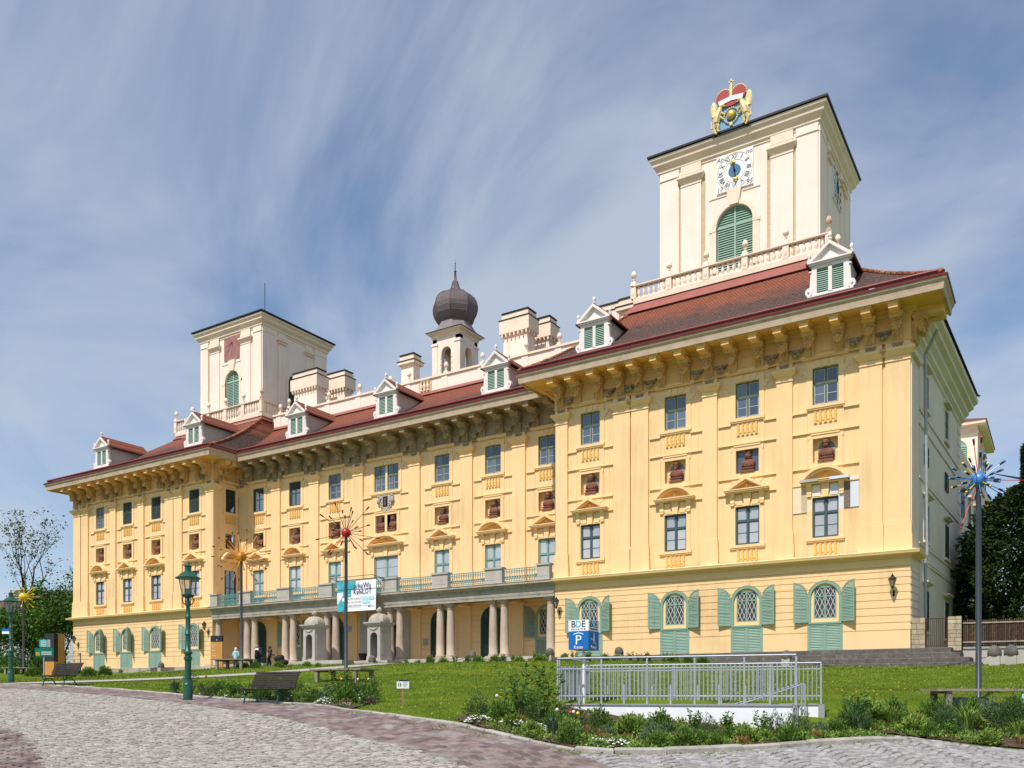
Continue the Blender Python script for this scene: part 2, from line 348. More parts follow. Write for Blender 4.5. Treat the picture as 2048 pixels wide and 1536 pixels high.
# ------------------------------------------------------------ mesh helpers
class MB:
    def __init__(s):
        s.v = []; s.f = []; s.mi = []; s.cur = 0
    def add(s, vs, fs):
        o = len(s.v)
        s.v.extend([tuple(v) for v in vs])
        s.f.extend([tuple(i + o for i in f) for f in fs])
        s.mi.extend([s.cur] * len(fs))
    def quad(s, a, b, c, d):
        s.add([a, b, c, d], [(0, 1, 2, 3)])
    def box(s, x0, x1, y0, y1, z0, z1):
        s.add([(x0, y0, z0), (x1, y0, z0), (x1, y1, z0), (x0, y1, z0), (x0, y0, z1), (x1, y0, z1), (x1, y1, z1), (x0, y1, z1)],
              [(0, 3, 2, 1), (4, 5, 6, 7), (0, 1, 5, 4), (1, 2, 6, 5), (2, 3, 7, 6), (3, 0, 4, 7)])
    def frustum(s, x0, x1, y0, y1, z0, z1, ix, iy):
        s.add([(x0, y0, z0), (x1, y0, z0), (x1, y1, z0), (x0, y1, z0), (x0 + ix, y0 + iy, z1), (x1 - ix, y0 + iy, z1), (x1 - ix, y1 - iy, z1), (x0 + ix, y1 - iy, z1)],
              [(0, 3, 2, 1), (4, 5, 6, 7), (0, 1, 5, 4), (1, 2, 6, 5), (2, 3, 7, 6), (3, 0, 4, 7)])
    def prism(s, poly, y0, y1):
        """polygon of (x, z), extruded along y"""
        n = len(poly)
        s.add([(x, y0, z) for x, z in poly] + [(x, y1, z) for x, z in poly],
              [tuple(range(n)), tuple(range(2 * n - 1, n - 1, -1))] + [(i, i + n, (i + 1) % n + n, (i + 1) % n) for i in range(n)])
    def prismx(s, poly, x0, x1):
        """polygon of (y, z), extruded along x"""
        n = len(poly)
        s.add([(x0, y, z) for y, z in poly] + [(x1, y, z) for y, z in poly],
              [tuple(range(n)), tuple(range(2 * n - 1, n - 1, -1))] + [(i, i + n, (i + 1) % n + n, (i + 1) % n) for i in range(n)])
    def prismz(s, poly, z0, z1):
        n = len(poly)
        s.add([(x, y, z0) for x, y in poly] + [(x, y, z1) for x, y in poly],
              [tuple(range(n)), tuple(range(2 * n - 1, n - 1, -1))] + [(i, i + n, (i + 1) % n + n, (i + 1) % n) for i in range(n)])
    def tube(s, p0, p1, r0, r1=None, n=6, caps=True):
        r1 = r0 if r1 is None else r1
        p0 = Vector(p0); p1 = Vector(p1); d = p1 - p0
        if d.length < 1e-6:
            return
        d.normalize()
        a = d.orthogonal().normalized(); b = d.cross(a)
        vs = []
        for p, r in ((p0, r0), (p1, r1)):
            for i in range(n):
                t = 2 * math.pi * i / n
                vs.append(p + a * (r * math.cos(t)) + b * (r * math.sin(t)))
        fs = [(i, (i + 1) % n, (i + 1) % n + n, i + n) for i in range(n)]
        if caps:
            fs += [tuple(range(n - 1, -1, -1)), tuple(range(n, 2 * n))]
        s.add(vs, fs)
    def path(s, pts, r, n=6):
        for i in range(len(pts) - 1):
            ra = r[i] if isinstance(r, (list, tuple)) else r
            rb = r[i + 1] if isinstance(r, (list, tuple)) else r
            s.tube(pts[i], pts[i + 1], ra, rb, n)
    def lathe(s, prof, n=12, cx=0, cy=0, phase=0, sx=1, sy=1):
        vs = []
        for r, z in prof:
            for i in range(n):
                t = 2 * math.pi * i / n + phase
                vs.append((cx + r * sx * math.cos(t), cy + r * sy * math.sin(t), z))
        fs = []
        for k in range(len(prof) - 1):
            for i in range(n):
                fs.append((k * n + i, k * n + (i + 1) % n, (k + 1) * n + (i + 1) % n, (k + 1) * n + i))
        fs.append(tuple(range(n - 1, -1, -1))); fs.append(tuple(range((len(prof) - 1) * n, len(prof) * n)))
        s.add(vs, fs)
    def ball(s, c, r, n=8, m=5, sc=(1, 1, 1)):
        vs = [(c[0], c[1], c[2] - r * sc[2])]
        for k in range(1, m):
            ph = -math.pi / 2 + math.pi * k / m
            for i in range(n):
                t = 2 * math.pi * i / n
                vs.append((c[0] + r * sc[0] * math.cos(ph) * math.cos(t), c[1] + r * sc[1] * math.cos(ph) * math.sin(t), c[2] + r * sc[2] * math.sin(ph)))
        vs.append((c[0], c[1], c[2] + r * sc[2]))
        fs = [(0, 1 + (i + 1) % n, 1 + i) for i in range(n)]
        for k in range(m - 2):
            for i in range(n):
                fs.append((1 + k * n + i, 1 + k * n + (i + 1) % n, 1 + (k + 1) * n + (i + 1) % n, 1 + (k + 1) * n + i))
        e = len(vs) - 1; b = 1 + (m - 2) * n
        fs += [(b + i, b + (i + 1) % n, e) for i in range(n)]
        s.add(vs, fs)
    def sweep(s, path, prof, segs=None, caps=True, closed=False):
        """profile of (outward, z) carried along a plan path, mitred; outward is left of travel"""
        n = len(path); P = [Vector(p) for p in path]
        m = n if closed else n - 1
        nrm = []
        for i in range(m):
            d = (P[(i + 1) % n] - P[i]).normalized(); nrm.append(Vector((-d.y, d.x)))
        def off(i, o):
            if closed:
                a, b = nrm[i - 1], nrm[i % m]
            else:
                a = nrm[max(i - 1, 0)]; b = nrm[min(i, m - 1)]
            return P[i % n] + (a + b) * (o / (1 + a.dot(b)))
        k = len(prof)
        for i in (segs if segs is not None else range(m)):
            A = [(*off(i, o), z) for o, z in prof]; B = [(*off((i + 1) % n if closed else i + 1, o), z) for o, z in prof]
            fs = [(j, j + 1, k + j + 1, k + j) for j in range(k - 1)]
            if caps:
                fs += [tuple(range(k)), tuple(range(2 * k - 1, k - 1, -1))]
            s.add(A + B, fs)
    def grid_wall(s, x0, x1, z0, z1, holes, y=0, depth=.22):
        xs = sorted({x0, x1, *[h[0] for h in holes], *[h[1] for h in holes]}); zs = sorted({z0, z1, *[h[2] for h in holes], *[h[3] for h in holes]})
        xs = [x for x in xs if x0 <= x <= x1]; zs = [z for z in zs if z0 <= z <= z1]
        for i in range(len(xs) - 1):
            for j in range(len(zs) - 1):
                mx_, mz = (xs[i] + xs[i + 1]) / 2, (zs[j] + zs[j + 1]) / 2
                if any(h[0] < mx_ < h[1] and h[2] < mz < h[3] for h in holes):
                    continue
                s.quad((xs[i], y, zs[j]), (xs[i + 1], y, zs[j]), (xs[i + 1], y, zs[j + 1]), (xs[i], y, zs[j + 1]))
        for a, b, c, d in holes:
            e = y + depth
            s.quad((a, y, c), (a, e, c), (a, e, d), (a, y, d)); s.quad((b, y, c), (b, y, d), (b, e, d), (b, e, c))
            s.quad((a, y, c), (b, y, c), (b, e, c), (a, e, c)); s.quad((a, y, d), (a, e, d), (b, e, d), (b, y, d))
    def xf(s, M):
        s.v = [tuple(M @ Vector(v)) for v in s.v]
        return s
    def mesh(s, name, mats, smooth=False, recalc=True):
        me = bpy.data.meshes.new(name)
        me.from_pydata(s.v, [], s.f)
        for m in ([mats] if isinstance(mats, str) else mats):
            me.materials.append(MATS[m])
        if any(s.mi):
            me.polygons.foreach_set('material_index', s.mi)
        if recalc:
            b = bmesh.new(); b.from_mesh(me); bmesh.ops.recalc_face_normals(b, faces=b.faces); b.to_mesh(me); b.free()
        if smooth:
            me.polygons.foreach_set('use_smooth', [True] * len(me.polygons))
            try:
                me.set_sharp_from_angle(angle=R(50))
            except Exception:
                pass
        me.update()
        return me

def ob(name, me, parent=None, loc=(0, 0, 0), rz=0, sc=None):
    o = bpy.data.objects.new(name, me)
    COL.objects.link(o)
    o.location = loc
    o.rotation_euler = (0, 0, rz)
    if sc:
        o.scale = sc if isinstance(sc, (tuple, list)) else (sc, sc, sc)
    if parent:
        o.parent = parent
    return o
def tag(o, label, cat, group=None):
    o['label'] = label; o['category'] = cat
    if group:
        o['group'] = group
    return o
def thing(name, label, cat, loc=(0, 0, 0), rz=0, group=None, sc=None):
    return tag(ob(name, None, None, loc, rz, sc), label, cat, group)
def struct(o):
    o['kind'] = 'structure'; return o
def text_mesh(txt, size, material, align='CENTER', extrude=.004, sx=1, shear=0):
    cu = bpy.data.curves.new('lettering', 'FONT'); cu.body = txt; cu.size = size; cu.align_x = align; cu.extrude = extrude; cu.shear = shear
    cu.resolution_u = 2
    t = bpy.data.objects.new('lettering', cu); COL.objects.link(t)
    me = bpy.data.meshes.new_from_object(t)
    bpy.data.objects.remove(t); bpy.data.curves.remove(cu)
    # letters lie in xy: stand them up to face -y
    me.transform(Matrix.Rotation(R(90), 4, 'X') @ Matrix.Diagonal((sx, 1, 1, 1)))
    me.materials.clear(); me.materials.append(MATS[material])
    return me

# ------------------------------------------------------------ terrain height
TW = np.array([(-8.97,-42.18,-3.702),(-5.10,-39.96,-3.685),(-1.26,-37.53,-3.685),(2.22,-35.31,-3.685),(6.22,-32.53,-3.702),(-15.49,-38.86,-3.275),(-16.75,-32.43,-2.632),(-11.97,-33.19,-2.760),(-35.56,-28.15,-1.916),(-26.45,-31.01,-2.177),(-15.27,-36.35,-2.977),(-6.27,-36.21,-3.404),(-0.28,-35.48,-3.545),(3.15,-31.64,-3.410),(4.80,-29.88,-3.445),(3.19,-29.72,-3.292),(4.41,-25.87,-2.708),(5.98,-24.87,-2.708),(2.12,-28.98,-3.277),(-3.10,-32.30,-3.195),(6.14,-29.75,-3.563),(-3.70,-31.97,-2.818),(-4.12,-34.36,-2.981),(-3.55,-35.19,-3.182),(-7.45,-33.87,-2.900),(-10.37,-33.00,-2.736),(-2.14,-35.48,-3.367),(-8.39,-31.86,-2.748),(-12.91,-23.60,-1.878),(-16.99,-25.01,-1.980),(-34.03,-15.69,-0.831),(-33.74,-9.58,-0.742),(-39.47,-17.96,-1.401),(-29.02,-1.85,-0.416),(-13.29,-3.71,-0.543),(-2.09,-4.88,-1.150),(4.32,-6.74,-1.251),(0.59,-18.58,-2.185),(-4.86,-23.23,-2.142),(-1.16,-28.57,-2.627),(5.03,-19.31,-2.253),(-62.09,-13.38,-0.782),(-64.52,-5.44,-0.724),(-58.04,-13.17,-1.058),(-107.15,7.76,0.468),(-51.99,-2.22,-0.271),(-38.00,6.00,-0.500),(-80.00,15.00,-0.500),(8.00,20.00,-0.300),(-38.00,60.00,-0.300),(30.00,40.00,0.600),(-120.00,60.00,1.200),(-110.00,0.00,0.200),(40.00,0.00,-0.600),(30.00,-25.00,-1.800),(-150.00,-40.00,-1.000),(60.00,-60.00,-4.000),(-60.00,-60.00,-3.600),(-38.00,1.50,-0.450),(-10.00,1.50,-0.600),(6.78,-50.19,-4.073),(11.78,-65.19,-4.293),(-13.22,-55.19,-3.993),(24.78,-48.19,-3.993)])
_n = len(TW); _P = TW[:, :2] / 20
_d = np.linalg.norm(_P[:, None] - _P[None], axis=2)
_A = np.zeros((_n + 3, _n + 3)); _A[:_n, :_n] = np.where(_d > 0, _d * _d * np.log(_d + 1e-12), 0) + .001 * np.eye(_n)
_A[:_n, _n] = 1; _A[:_n, _n + 1:] = _P; _A[_n, :_n] = 1; _A[_n + 1:, :_n] = _P.T
_co = np.linalg.solve(_A, np.r_[TW[:, 2], 0, 0, 0])
def H(x, y):
    x = np.asarray(x, float); y = np.asarray(y, float)
    shp = x.shape
    x = x.ravel(); y = y.ravel()
    xc = np.clip(x, -125, 60); yc = np.clip(y, -72, 65)
    p = np.stack([xc, yc], -1) / 20
    d = np.linalg.norm(p[:, None, :] - _P[None], axis=-1)
    z = np.where(d > 1e-9, d * d * np.log(d + 1e-12), 0) @ _co[:_n] + _co[-3] + p @ _co[-2:]
    return z.reshape(shp)
def h1(x, y):
    return float(H(np.array([x]), np.array([y]))[0])

# ============================================================ the palace
palace = thing('palace', 'long yellow baroque palace with two pale towers and red tiled roofs', 'palace')
XI, XL, XE = -21.7, -56.36, -77.8          # inner corner right, inner corner left, left end
KS = .035                                   # the right flank is not quite square to the front
SIDE = R(90) - math.atan(KS)
WR = [-4.38, -8.8, -13.27, -19.13]
WLF = [-59.0, -64.5, -68.9, -73.35]
CX = -38.95
WC = [CX + d for d in (-14.9, -10.3, -5.6, 5.6, 10.3, 14.9)]

# ---- walls of the upper storeys
TOPW = (13.87, 15.93); NICHE = (10.6, 11.95); MIDW = (6.38, 8.63)
def upper_wall(x0, x1, ws, y, extra=(), mid0=6.38):
    m = MB(); hs = []
    for x in ws:
        hs += [(x - .7, x + .7, *TOPW), (x - .68, x + .68, *NICHE), (x - .71, x + .71, mid0, MIDW[1])]
    hs += list(extra)
    m.grid_wall(x0, x1, 5.0, 16.5, hs, y, .35)
    return m
ob('wall', upper_wall(XI, 0, WR, .15).mesh('wall', 'plaster'), palace)
ob('wall', upper_wall(XE, XL, WLF, .15).mesh('wall', 'plaster'), palace)
pair = [(CX - 1.25, CX - .1, *TOPW), (CX + .1, CX + 1.25, *TOPW), (CX - 1.1, CX - .12, *NICHE), (CX + .12, CX + 1.1, *NICHE), (CX - 1.25, CX + 1.25, 5.4, 8.63)]
ob('wall', upper_wall(XL, XI, WC, 3.0, pair, 5.4).mesh('wall', 'plaster'), palace)
# inner return of the left wing (turned to the right), seen past the corner
RY = 1.95
m = MB(); m.grid_wall(0, 3.0, 5.0, 16.5, [(RY - .62, RY + .62, *TOPW), (RY - .55, RY + .55, *NICHE), (RY - .65, RY + .65, 5.4, 8.63)], 0, .3)
ob('wall', m.mesh('wall', 'plaster'), palace, (XL, 0, 0), R(90))
for X_, y1_, z0_, z1_ in ((XI, 3, -.5, 16.5), (XE, 19, -1, 18.2), (XL, 3, -.5, 5)):
    m = MB(); m.quad((X_, 0, z0_), (X_, y1_, z0_), (X_, y1_, z1_), (X_, 0, z1_)); ob('wall', m.mesh('wall', 'plaster'), palace)

# ---- rusticated ground floor: backing, courses with recessed joints, split round the arched windows
GZ = [0, 1.02, 1.42, 1.82, 2.23, 2.64, 3.05, 3.45, 3.84, 4.17, 4.45]
def half(z):
    """half width of the arched opening at height z"""
    if z < 3.0:
        return .95
    if z > 3.94:
        return 0
    return math.sqrt(max(.95 ** 2 - (z - 3.0) ** 2, 0))
def ground_floor(x0, x1, ws, y, rz=0, loc=(0, 0, 0), material='plaster', base=0):
    m = MB(); m.grid_wall(x0, x1, -1.2, 4.6, [(x - .61, x + .61, 1.81, 3.6) for x in ws], y + .05, .3)
    ob('ground_floor_wall', m.mesh('ground_floor_wall', material), palace, loc, rz)
    ed = sorted(ws)
    for k in range(len(GZ) - 1):
        za, zb = GZ[k] + .018, GZ[k + 1] - .018
        spans = []; a = x0
        if za < 3.9:
            for x in ed:
                spans.append((a, x, 'R')); a = x
        spans.append((a, x1, 'E'))
        for i, (a, b, kind) in enumerate(spans):
            m = MB(); zz = np.linspace(za, zb, 4)
            la = [(a if i == 0 else a + half(z)) for z in zz]; lb = [(b - half(z) if kind == 'R' else b) for z in zz]
            poly = [(lb[j], zz[j]) for j in range(4)] + [(la[j], zz[j]) for j in range(3, -1, -1)]
            m.prism(poly, y, y + .06)
            ob('rusticated_course', m.mesh('rusticated_course', material), palace, loc, rz)
ground_floor(XI, 0, WR, 0)
ground_floor(XE, XL, WLF, 0)
ground_floor(XL, XI, WC, 2.95)

# ---- arched ground-floor windows
def arch_poly(w, z0, zs, r, n=12):
    return [(-w, z0), (-w, zs)] + [(-r * math.cos(math.pi * i / n), zs + r * math.sin(math.pi * i / n)) for i in range(1, n)] + [(w, zs), (w, z0)]
def arch_ring(m, wo, wi, z0, zs, y0, y1, n=12):
    po = arch_poly(wo, z0, zs, wo, n); pi = arch_poly(wi, z0, zs, wi, n)
    k = len(po)
    m.add([(x, y0, z) for x, z in po] + [(x, y0, z) for x, z in pi] + [(x, y1, z) for x, z in po] + [(x, y1, z) for x, z in pi],
          sum([[(i, i + 1, k + i + 1, k + i), (i, 2 * k + i, 2 * k + i + 1, i + 1), (k + i, k + i + 1, 3 * k + i + 1, 3 * k + i)] for i in range(k - 1)], []))
def louvre(m, x0, x1, z0, z1, y, step=.085, tilt=.035, th=.018):
    z = z0
    while z < z1 - .02:
        m.add([(x0, y - tilt / 2, z), (x1, y - tilt / 2, z), (x1, y + tilt / 2, z + step * .8), (x0, y + tilt / 2, z + step * .8),
               (x0, y - tilt / 2 + th, z), (x1, y - tilt / 2 + th, z), (x1, y + tilt / 2 + th, z + step * .8), (x0, y + tilt / 2 + th, z + step * .8)],
              [(0, 1, 2, 3), (4, 7, 6, 5), (0, 4, 5, 1), (3, 2, 6, 7)])
        z += step
def shutter_leaf(width, z0, zlo, zhi, sgn, step=.085):
    """open shutter leaf hinged at x=0, reaching sgn*width, top rising to its outer edge as a quarter arch"""
    m = MB(); n = 8
    def top(u):
        return zlo + (zhi - zlo) * math.sqrt(max(0, 1 - (1 - u) ** 2))
    us = [i / n for i in range(n + 1)]
    fw = .075
    X = lambda u: sgn * u * width
    m.box(*sorted((0, sgn * fw)), -.045, 0, z0, zlo); m.box(*sorted((sgn * (width - fw), sgn * width)), -.045, 0, z0, zhi - .06)
    for i in range(n):
        a, b = us[i], us[i + 1]
        m.prism([(X(a), top(a) - .09), (X(b), top(b) - .09), (X(b), top(b)), (X(a), top(a))], -.045, 0)
    zm = z0 + (zlo - z0) * .52
    m.box(*sorted((sgn * .02, sgn * (width - .02))), -.043, -.002, z0, z0 + .09); m.box(*sorted((sgn * .02, sgn * (width - .02))), -.043, -.002, zm, zm + .09)
    m.box(*sorted((sgn * (width / 2 - .012), sgn * (width / 2 + .012))), -.05, -.04, z0 + .1, zlo)
    fr = m
    s = MB()
    a, b = sorted((sgn * fw, sgn * (width - fw)))
    louvre(s, a, b, z0 + .1, zm - .01, -.02, step); louvre(s, a, b, zm + .1, zlo - .06, -.02, step)
    z = zlo - .06
    while z < zhi - .15:
        u = 1 - math.sqrt(max(0, 1 - ((z + .09 - zlo) / (zhi - zlo)) ** 2)) if z + .09 > zlo else .1
        a, b = sorted((sgn * max(fw, u * width), sgn * (width - fw)))
        if b - a > .05:
            louvre(s, a, b, z, z + .05, -.02, step)
        z += step
    return fr.mesh('shutter', 'mint'), s.mesh('slats', 'mint')
SHL = shutter_leaf(.80, 1.6, 3.08, 3.88, -1); SHR = shutter_leaf(.80, 1.6, 3.08, 3.88, 1)
m = MB(); arch_ring(m, .90, .76, 1.5, 3.0, -.06, .06); m.box(-.9, .9, -.05, .055, 1.5, 1.6)
ARCHF = m.mesh('arch_frame', 'mint', True)
m = MB(); a = arch_poly(.76, 1.6, 3.0, .76, 10)
m.grid_wall(-.61, .61, 1.6, 1.81, [], .035); m.prism([(-.76, 1.6), (-.61, 1.6), (-.61, 3.4), (-.76, 3.1)], .03, .06); m.prism([(.76, 1.6), (.61, 1.6), (.61, 3.4), (.76, 3.1)], .03, .06)
m.box(-.61, .61, .028, .06, 1.61, 1.81)
INFILL = m.mesh('infill', 'trim')
m = MB()
for x0, x1 in ((-.61, -.54), (-.04, .04), (.54, .61)):
    m.box(x0, x1, .03, .09, 1.81, 3.6)
for z in (1.81, 3.02, 3.53):
    m.box(-.61, .61, .032, .088, z, z + .07)
GFRAME = m.mesh('window', 'mint')
GPANE = []
for x0, x1, z0, z1 in ((-.54, -.04, 1.88, 3.02), (.04, .54, 1.88, 3.02), (-.54, -.04, 3.09, 3.53), (.04, .54, 3.09, 3.53)):
    m = MB(); m.box(x0, x1, .075, .085, z0, z1); GPANE.append(m.mesh('pane', 'paneBlack'))
m = MB()
for xa, xb in ((-.54, -.04), (.04, .54)):
    for z0, z1, k in ((1.88, 3.02, 2), (3.09, 3.53, 1)):
        hgt = (z1 - z0) / k
        for i in range(k):
            for j in range(2):
                wdt = (xb - xa) / 2
                x_, z_ = xa + j * wdt, z0 + i * hgt
                m.tube((x_, .068, z_), (x_ + wdt, .068, z_ + hgt), .016, n=4, caps=False); m.tube((x_ + wdt, .066, z_), (x_, .066, z_ + hgt), .016, n=4, caps=False)
LATT = m.mesh('lattice', 'lattice')
m = MB(); fr = m
m.box(-.95, .95, -.02, .04, 0.03, .12); m.box(-.95, .95, -.02, .04, 1.41, 1.5)
for x0, x1 in ((-.95, -.8), (-.09, .09), (.8, .95)):
    m.box(x0, x1, -.019, .04, .12, 1.41)
LOWF = m.mesh('lower_shutter', 'mint')
m = MB(); louvre(m, -.8, -.09, .13, 1.41, .01, .092, .05); louvre(m, .09, .8, .13, 1.41, .01, .092, .05)
LOWS = m.mesh('slats', 'mintlight')
m = MB()
for a0, a1 in ((80, 100),):
    m.prism([(-.14, 3.93), (.14, 3.93), (.2, 4.16), (-.2, 4.16)], -.025, .04)
GKEY = m.mesh('keystone', 'plaster')
def arched_window(x, y, al=14, ar=14, shutters=True, door=False):
    o = ob('window', GFRAME, palace, (x, y, 0))
    for p in GPANE:
        ob('pane', p, o)
    ob('lattice', LATT, o); ob('infill', INFILL, o); ob('keystone', GKEY, o)
    ob('arch_frame', ARCHF, o)
    if shutters:
        l = ob('shutter', SHL[0], palace, (x - .90, y - .04, 0), R(al)); ob('slats', SHL[1], l)
        r_ = ob('shutter', SHR[0], palace, (x + .90, y - .04, 0), R(-ar)); ob('slats', SHR[1], r_)
    lo = ob('lower_shutter', LOWF, palace, (x, y, 0)); ob('slats', LOWS, lo)
for i, x in enumerate(WR):
    arched_window(x, 0, (13, 10, 9, 12)[i], (22, 14, 20, 26)[i])
for i, x in enumerate(WLF):
    arched_window(x, 0, (16, 12, 18, 14)[i], (40, 30, 62, 58)[i])

# ---- windows of the upper storeys
def window_set(w_, z0, z1, tr, framemat, panemat, sash=True, y=.12, low=1):
    h = w_ / 2; m = MB(); t = .065
    m.box(-h, -h + t, y - .03, y + .05, z0, z1); m.box(h - t, h, y - .03, y + .05, z0, z1)
    m.box(-h + t, h - t, y - .03, y + .05, z0, z0 + t); m.box(-h + t, h - t, y - .03, y + .05, z1 - t, z1)
    zt = z0 + (z1 - z0) * tr
    m.box(-.05, .05, y - .04, y + .05, z0 + t, z1 - t); m.box(-h + t, h - t, y - .036, y + .05, zt - .05, zt + .05)
    fr = m.mesh('window', framemat); ps = []; s = MB()
    for a, b in ((-h + t, -.05), (.05, h - t)):
        for c, d, k in ((z0 + t, zt - .05, low), (zt + .05, z1 - t, 0)):
            q = .045
            s.box(a, a + q, y, y + .03, c, d); s.box(b - q, b, y, y + .03, c, d); s.box(a + q, b - q, y, y + .03, c, c + q); s.box(a + q, b - q, y, y + .03, d - q, d)
            for j in range(k):
                zz = c + (d - c) * (j + 1) / (k + 1)
                s.box(a + q, b - q, y + .004, y + .03, zz - .018, zz + .018)
            m = MB(); m.box(a, b, y + .02, y + .028, c, d); ps.append(m.mesh('pane', panemat))
    return fr, ps, s.mesh('sash', 'sashwhite' if sash else framemat)
W_TOP = window_set(1.4, *TOPW, .58, 'winframe', 'paneDark')
W_MID = window_set(1.42, *MIDW, .62, 'winframeblue', 'paneBlind', False)
W_BAL = window_set(1.42, 5.4, 8.63, .66, 'winteal', 'paneMid', False, low=2)
W_PAIR = window_set(1.15, *TOPW, .58, 'winframe', 'paneDark')
W_DOOR = window_set(2.5, 5.4, 8.63, .98, 'winteal', 'paneMid', False, low=3)
W_SIDE = window_set(1.4, *TOPW, .58, 'winframeblue', 'paneDark')
def put_window(ws, loc, rz=0):
    o = ob('window', ws[0], palace, loc, rz)
    for p in ws[1]:
        ob('pane', p, o)
    ob('sash', ws[2], o)
def closed_shutter(w_, z0, z1, material):
    m = MB(); h = w_ / 2
    for x0, x1 in ((-h, -h + .07), (-.05, .05), (h - .07, h)):
        m.box(x0, x1, .05, .1, z0, z1)
    zm = (z0 + z1) / 2
    for z in (z0, zm, z1 - .08):
        m.box(-h, h, .052, .098, z, z + .08)
    s = MB()
    for a, b in ((-h + .07, -.05), (.05, h - .07)):
        louvre(s, a, b, z0 + .09, zm - .01, .075, .09, .05); louvre(s, a, b, zm + .09, z1 - .09, .075, .09, .05)
    return m.mesh('shutter', material), s.mesh('slats', material)
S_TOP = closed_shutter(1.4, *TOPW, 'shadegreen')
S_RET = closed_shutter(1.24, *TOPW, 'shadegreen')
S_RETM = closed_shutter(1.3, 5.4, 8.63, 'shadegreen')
def put_shutter(ss, loc, rz=0):
    o = ob('shutter', ss[0], palace, loc, rz); ob('slats', ss[1], o)

# ---- stucco of one bay; y=0 is the wall plane, negative y stands proud
def top_trim(w_=.7):
    m = MB()
    m.box(-w_ - .3, -w_, -.05, .02, 13.84, 16.05); m.box(w_, w_ + .3, -.05, .02, 13.84, 16.05); m.box(-w_ - .3, w_ + .3, -.048, .02, 15.95, 16.28)
    for k, (a, b) in enumerate(((-.52, -.26), (-.16, .16), (.26, .52))):
        s_ = .05 if k != 1 else .06
        m.prism([(a + .03, 15.95), (b - .03, 15.95), (b + (s_ if k else .02), 16.34), (a - s_, 16.34)], -.085, 0)
    m.box(-w_ - .34, w_ + .34, -.14, .02, 13.66, 13.84); m.box(-w_ - .3, w_ + .3, -.1, .02, 13.58, 13.66)
    m.box(-w_ - .55, w_ + .55, -.2, .02, 16.42, 16.5); m.box(-w_ - .6, w_ + .6, -.27, .02, 16.5, 16.6)
    for s_ in (-1, 1):
        x = s_ * (w_ + .3)
        m.box(*sorted((x, x + s_ * .28)), -.045, .02, 15.7, 15.86); m.box(*sorted((x, x + s_ * .14)), -.045, .02, 15.5, 15.7)
    return m.mesh('window_surround', 'trim')
def blind_balusters(z0, z1, w_=.62, n=5):
    m = MB()
    m.box(-w_ - .08, w_ + .08, -.012, .02, z0 - .05, z1 + .02)
    m.cur = 1
    for i in range(n):
        x = -w_ + .08 + i * (2 * w_ - .16) / (n - 1)
        hh = z1 - z0
        m.prism([(x - .07, z0), (x + .07, z0), (x + .075, z0 + hh * .22), (x + .05, z0 + hh * .35), (x + .078, z0 + hh * .6), (x + .045, z0 + hh * .82), (x + .075, z1), (x - .075, z1), (x - .045, z0 + hh * .82), (x - .078, z0 + hh * .6), (x - .05, z0 + hh * .35), (x - .075, z0 + hh * .22)], -.075, .0)
    m.box(-w_, w_, -.04, .0, z0 + .2 * (z1 - z0), z0 + .3 * (z1 - z0))
    return m.mesh('blind_balustrade', ['trim', 'ochre'])
def bands(hl, hr, w_=.98, zs=(13.46, 12.28, 10.28, 9.36)):
    m = MB()
    for k, z in enumerate(zs):
        m.box(-hl, -w_, -.1, .02, z, z + .09); m.box(w_, hr, -.1, .02, z, z + .09)
        if k in (1, 2):
            m.box(-w_, w_, -.098, .02, z, z + .09)
    for x in (-hl + .28, hr - .28):
        m.box(x - .012, x + .012, -.02, .02, 5.4, 16.3)
    m.box(-w_ - .02, -w_, -.03, .02, 9.4, 13.6); m.box(w_, w_ + .02, -.03, .02, 9.4, 13.6)
    return m.mesh('string_course', 'trim')
def niche_trim(w_=.68):
    m = MB(); t = .24
    for a, b in ((-w_ - t, -w_), (w_, w_ + t)):
        m.box(a, b, -.055, .02, NICHE[0] - .1, NICHE[1])
    m.box(-w_ - t - .04, w_ + t + .04, -.06, .02, NICHE[1], NICHE[1] + .2); m.box(-w_ - t, w_ + t, -.055, .02, NICHE[0] - .28, NICHE[0] - .1)
    m.box(-w_ - .1, w_ + .1, -.1, .02, NICHE[1] + .2, NICHE[1] + .28)
    for z in (10.95, 11.35):
        m.box(-w_, -.4, .33, .36, z, z + .02)
    m.box(-w_, w_, .34, .4, NICHE[0], NICHE[1])
    for s_ in (-1, 1):
        m.prism([(s_ * .25 + .22 * math.cos(t_) + s_ * .45, 10.18 + .2 * math.sin(t_)) for t_ in np.linspace(math.pi, 2 * math.pi, 7)], -.04, .0)
    return m.mesh('niche_surround', 'trim')
def mosaic_back(w_=.46):
    m = MB(); m.prism(arch_poly(w_, NICHE[0], 11.4, w_, 10), .3, .345)
    return m.mesh('mosaic_niche', 'mosaic')
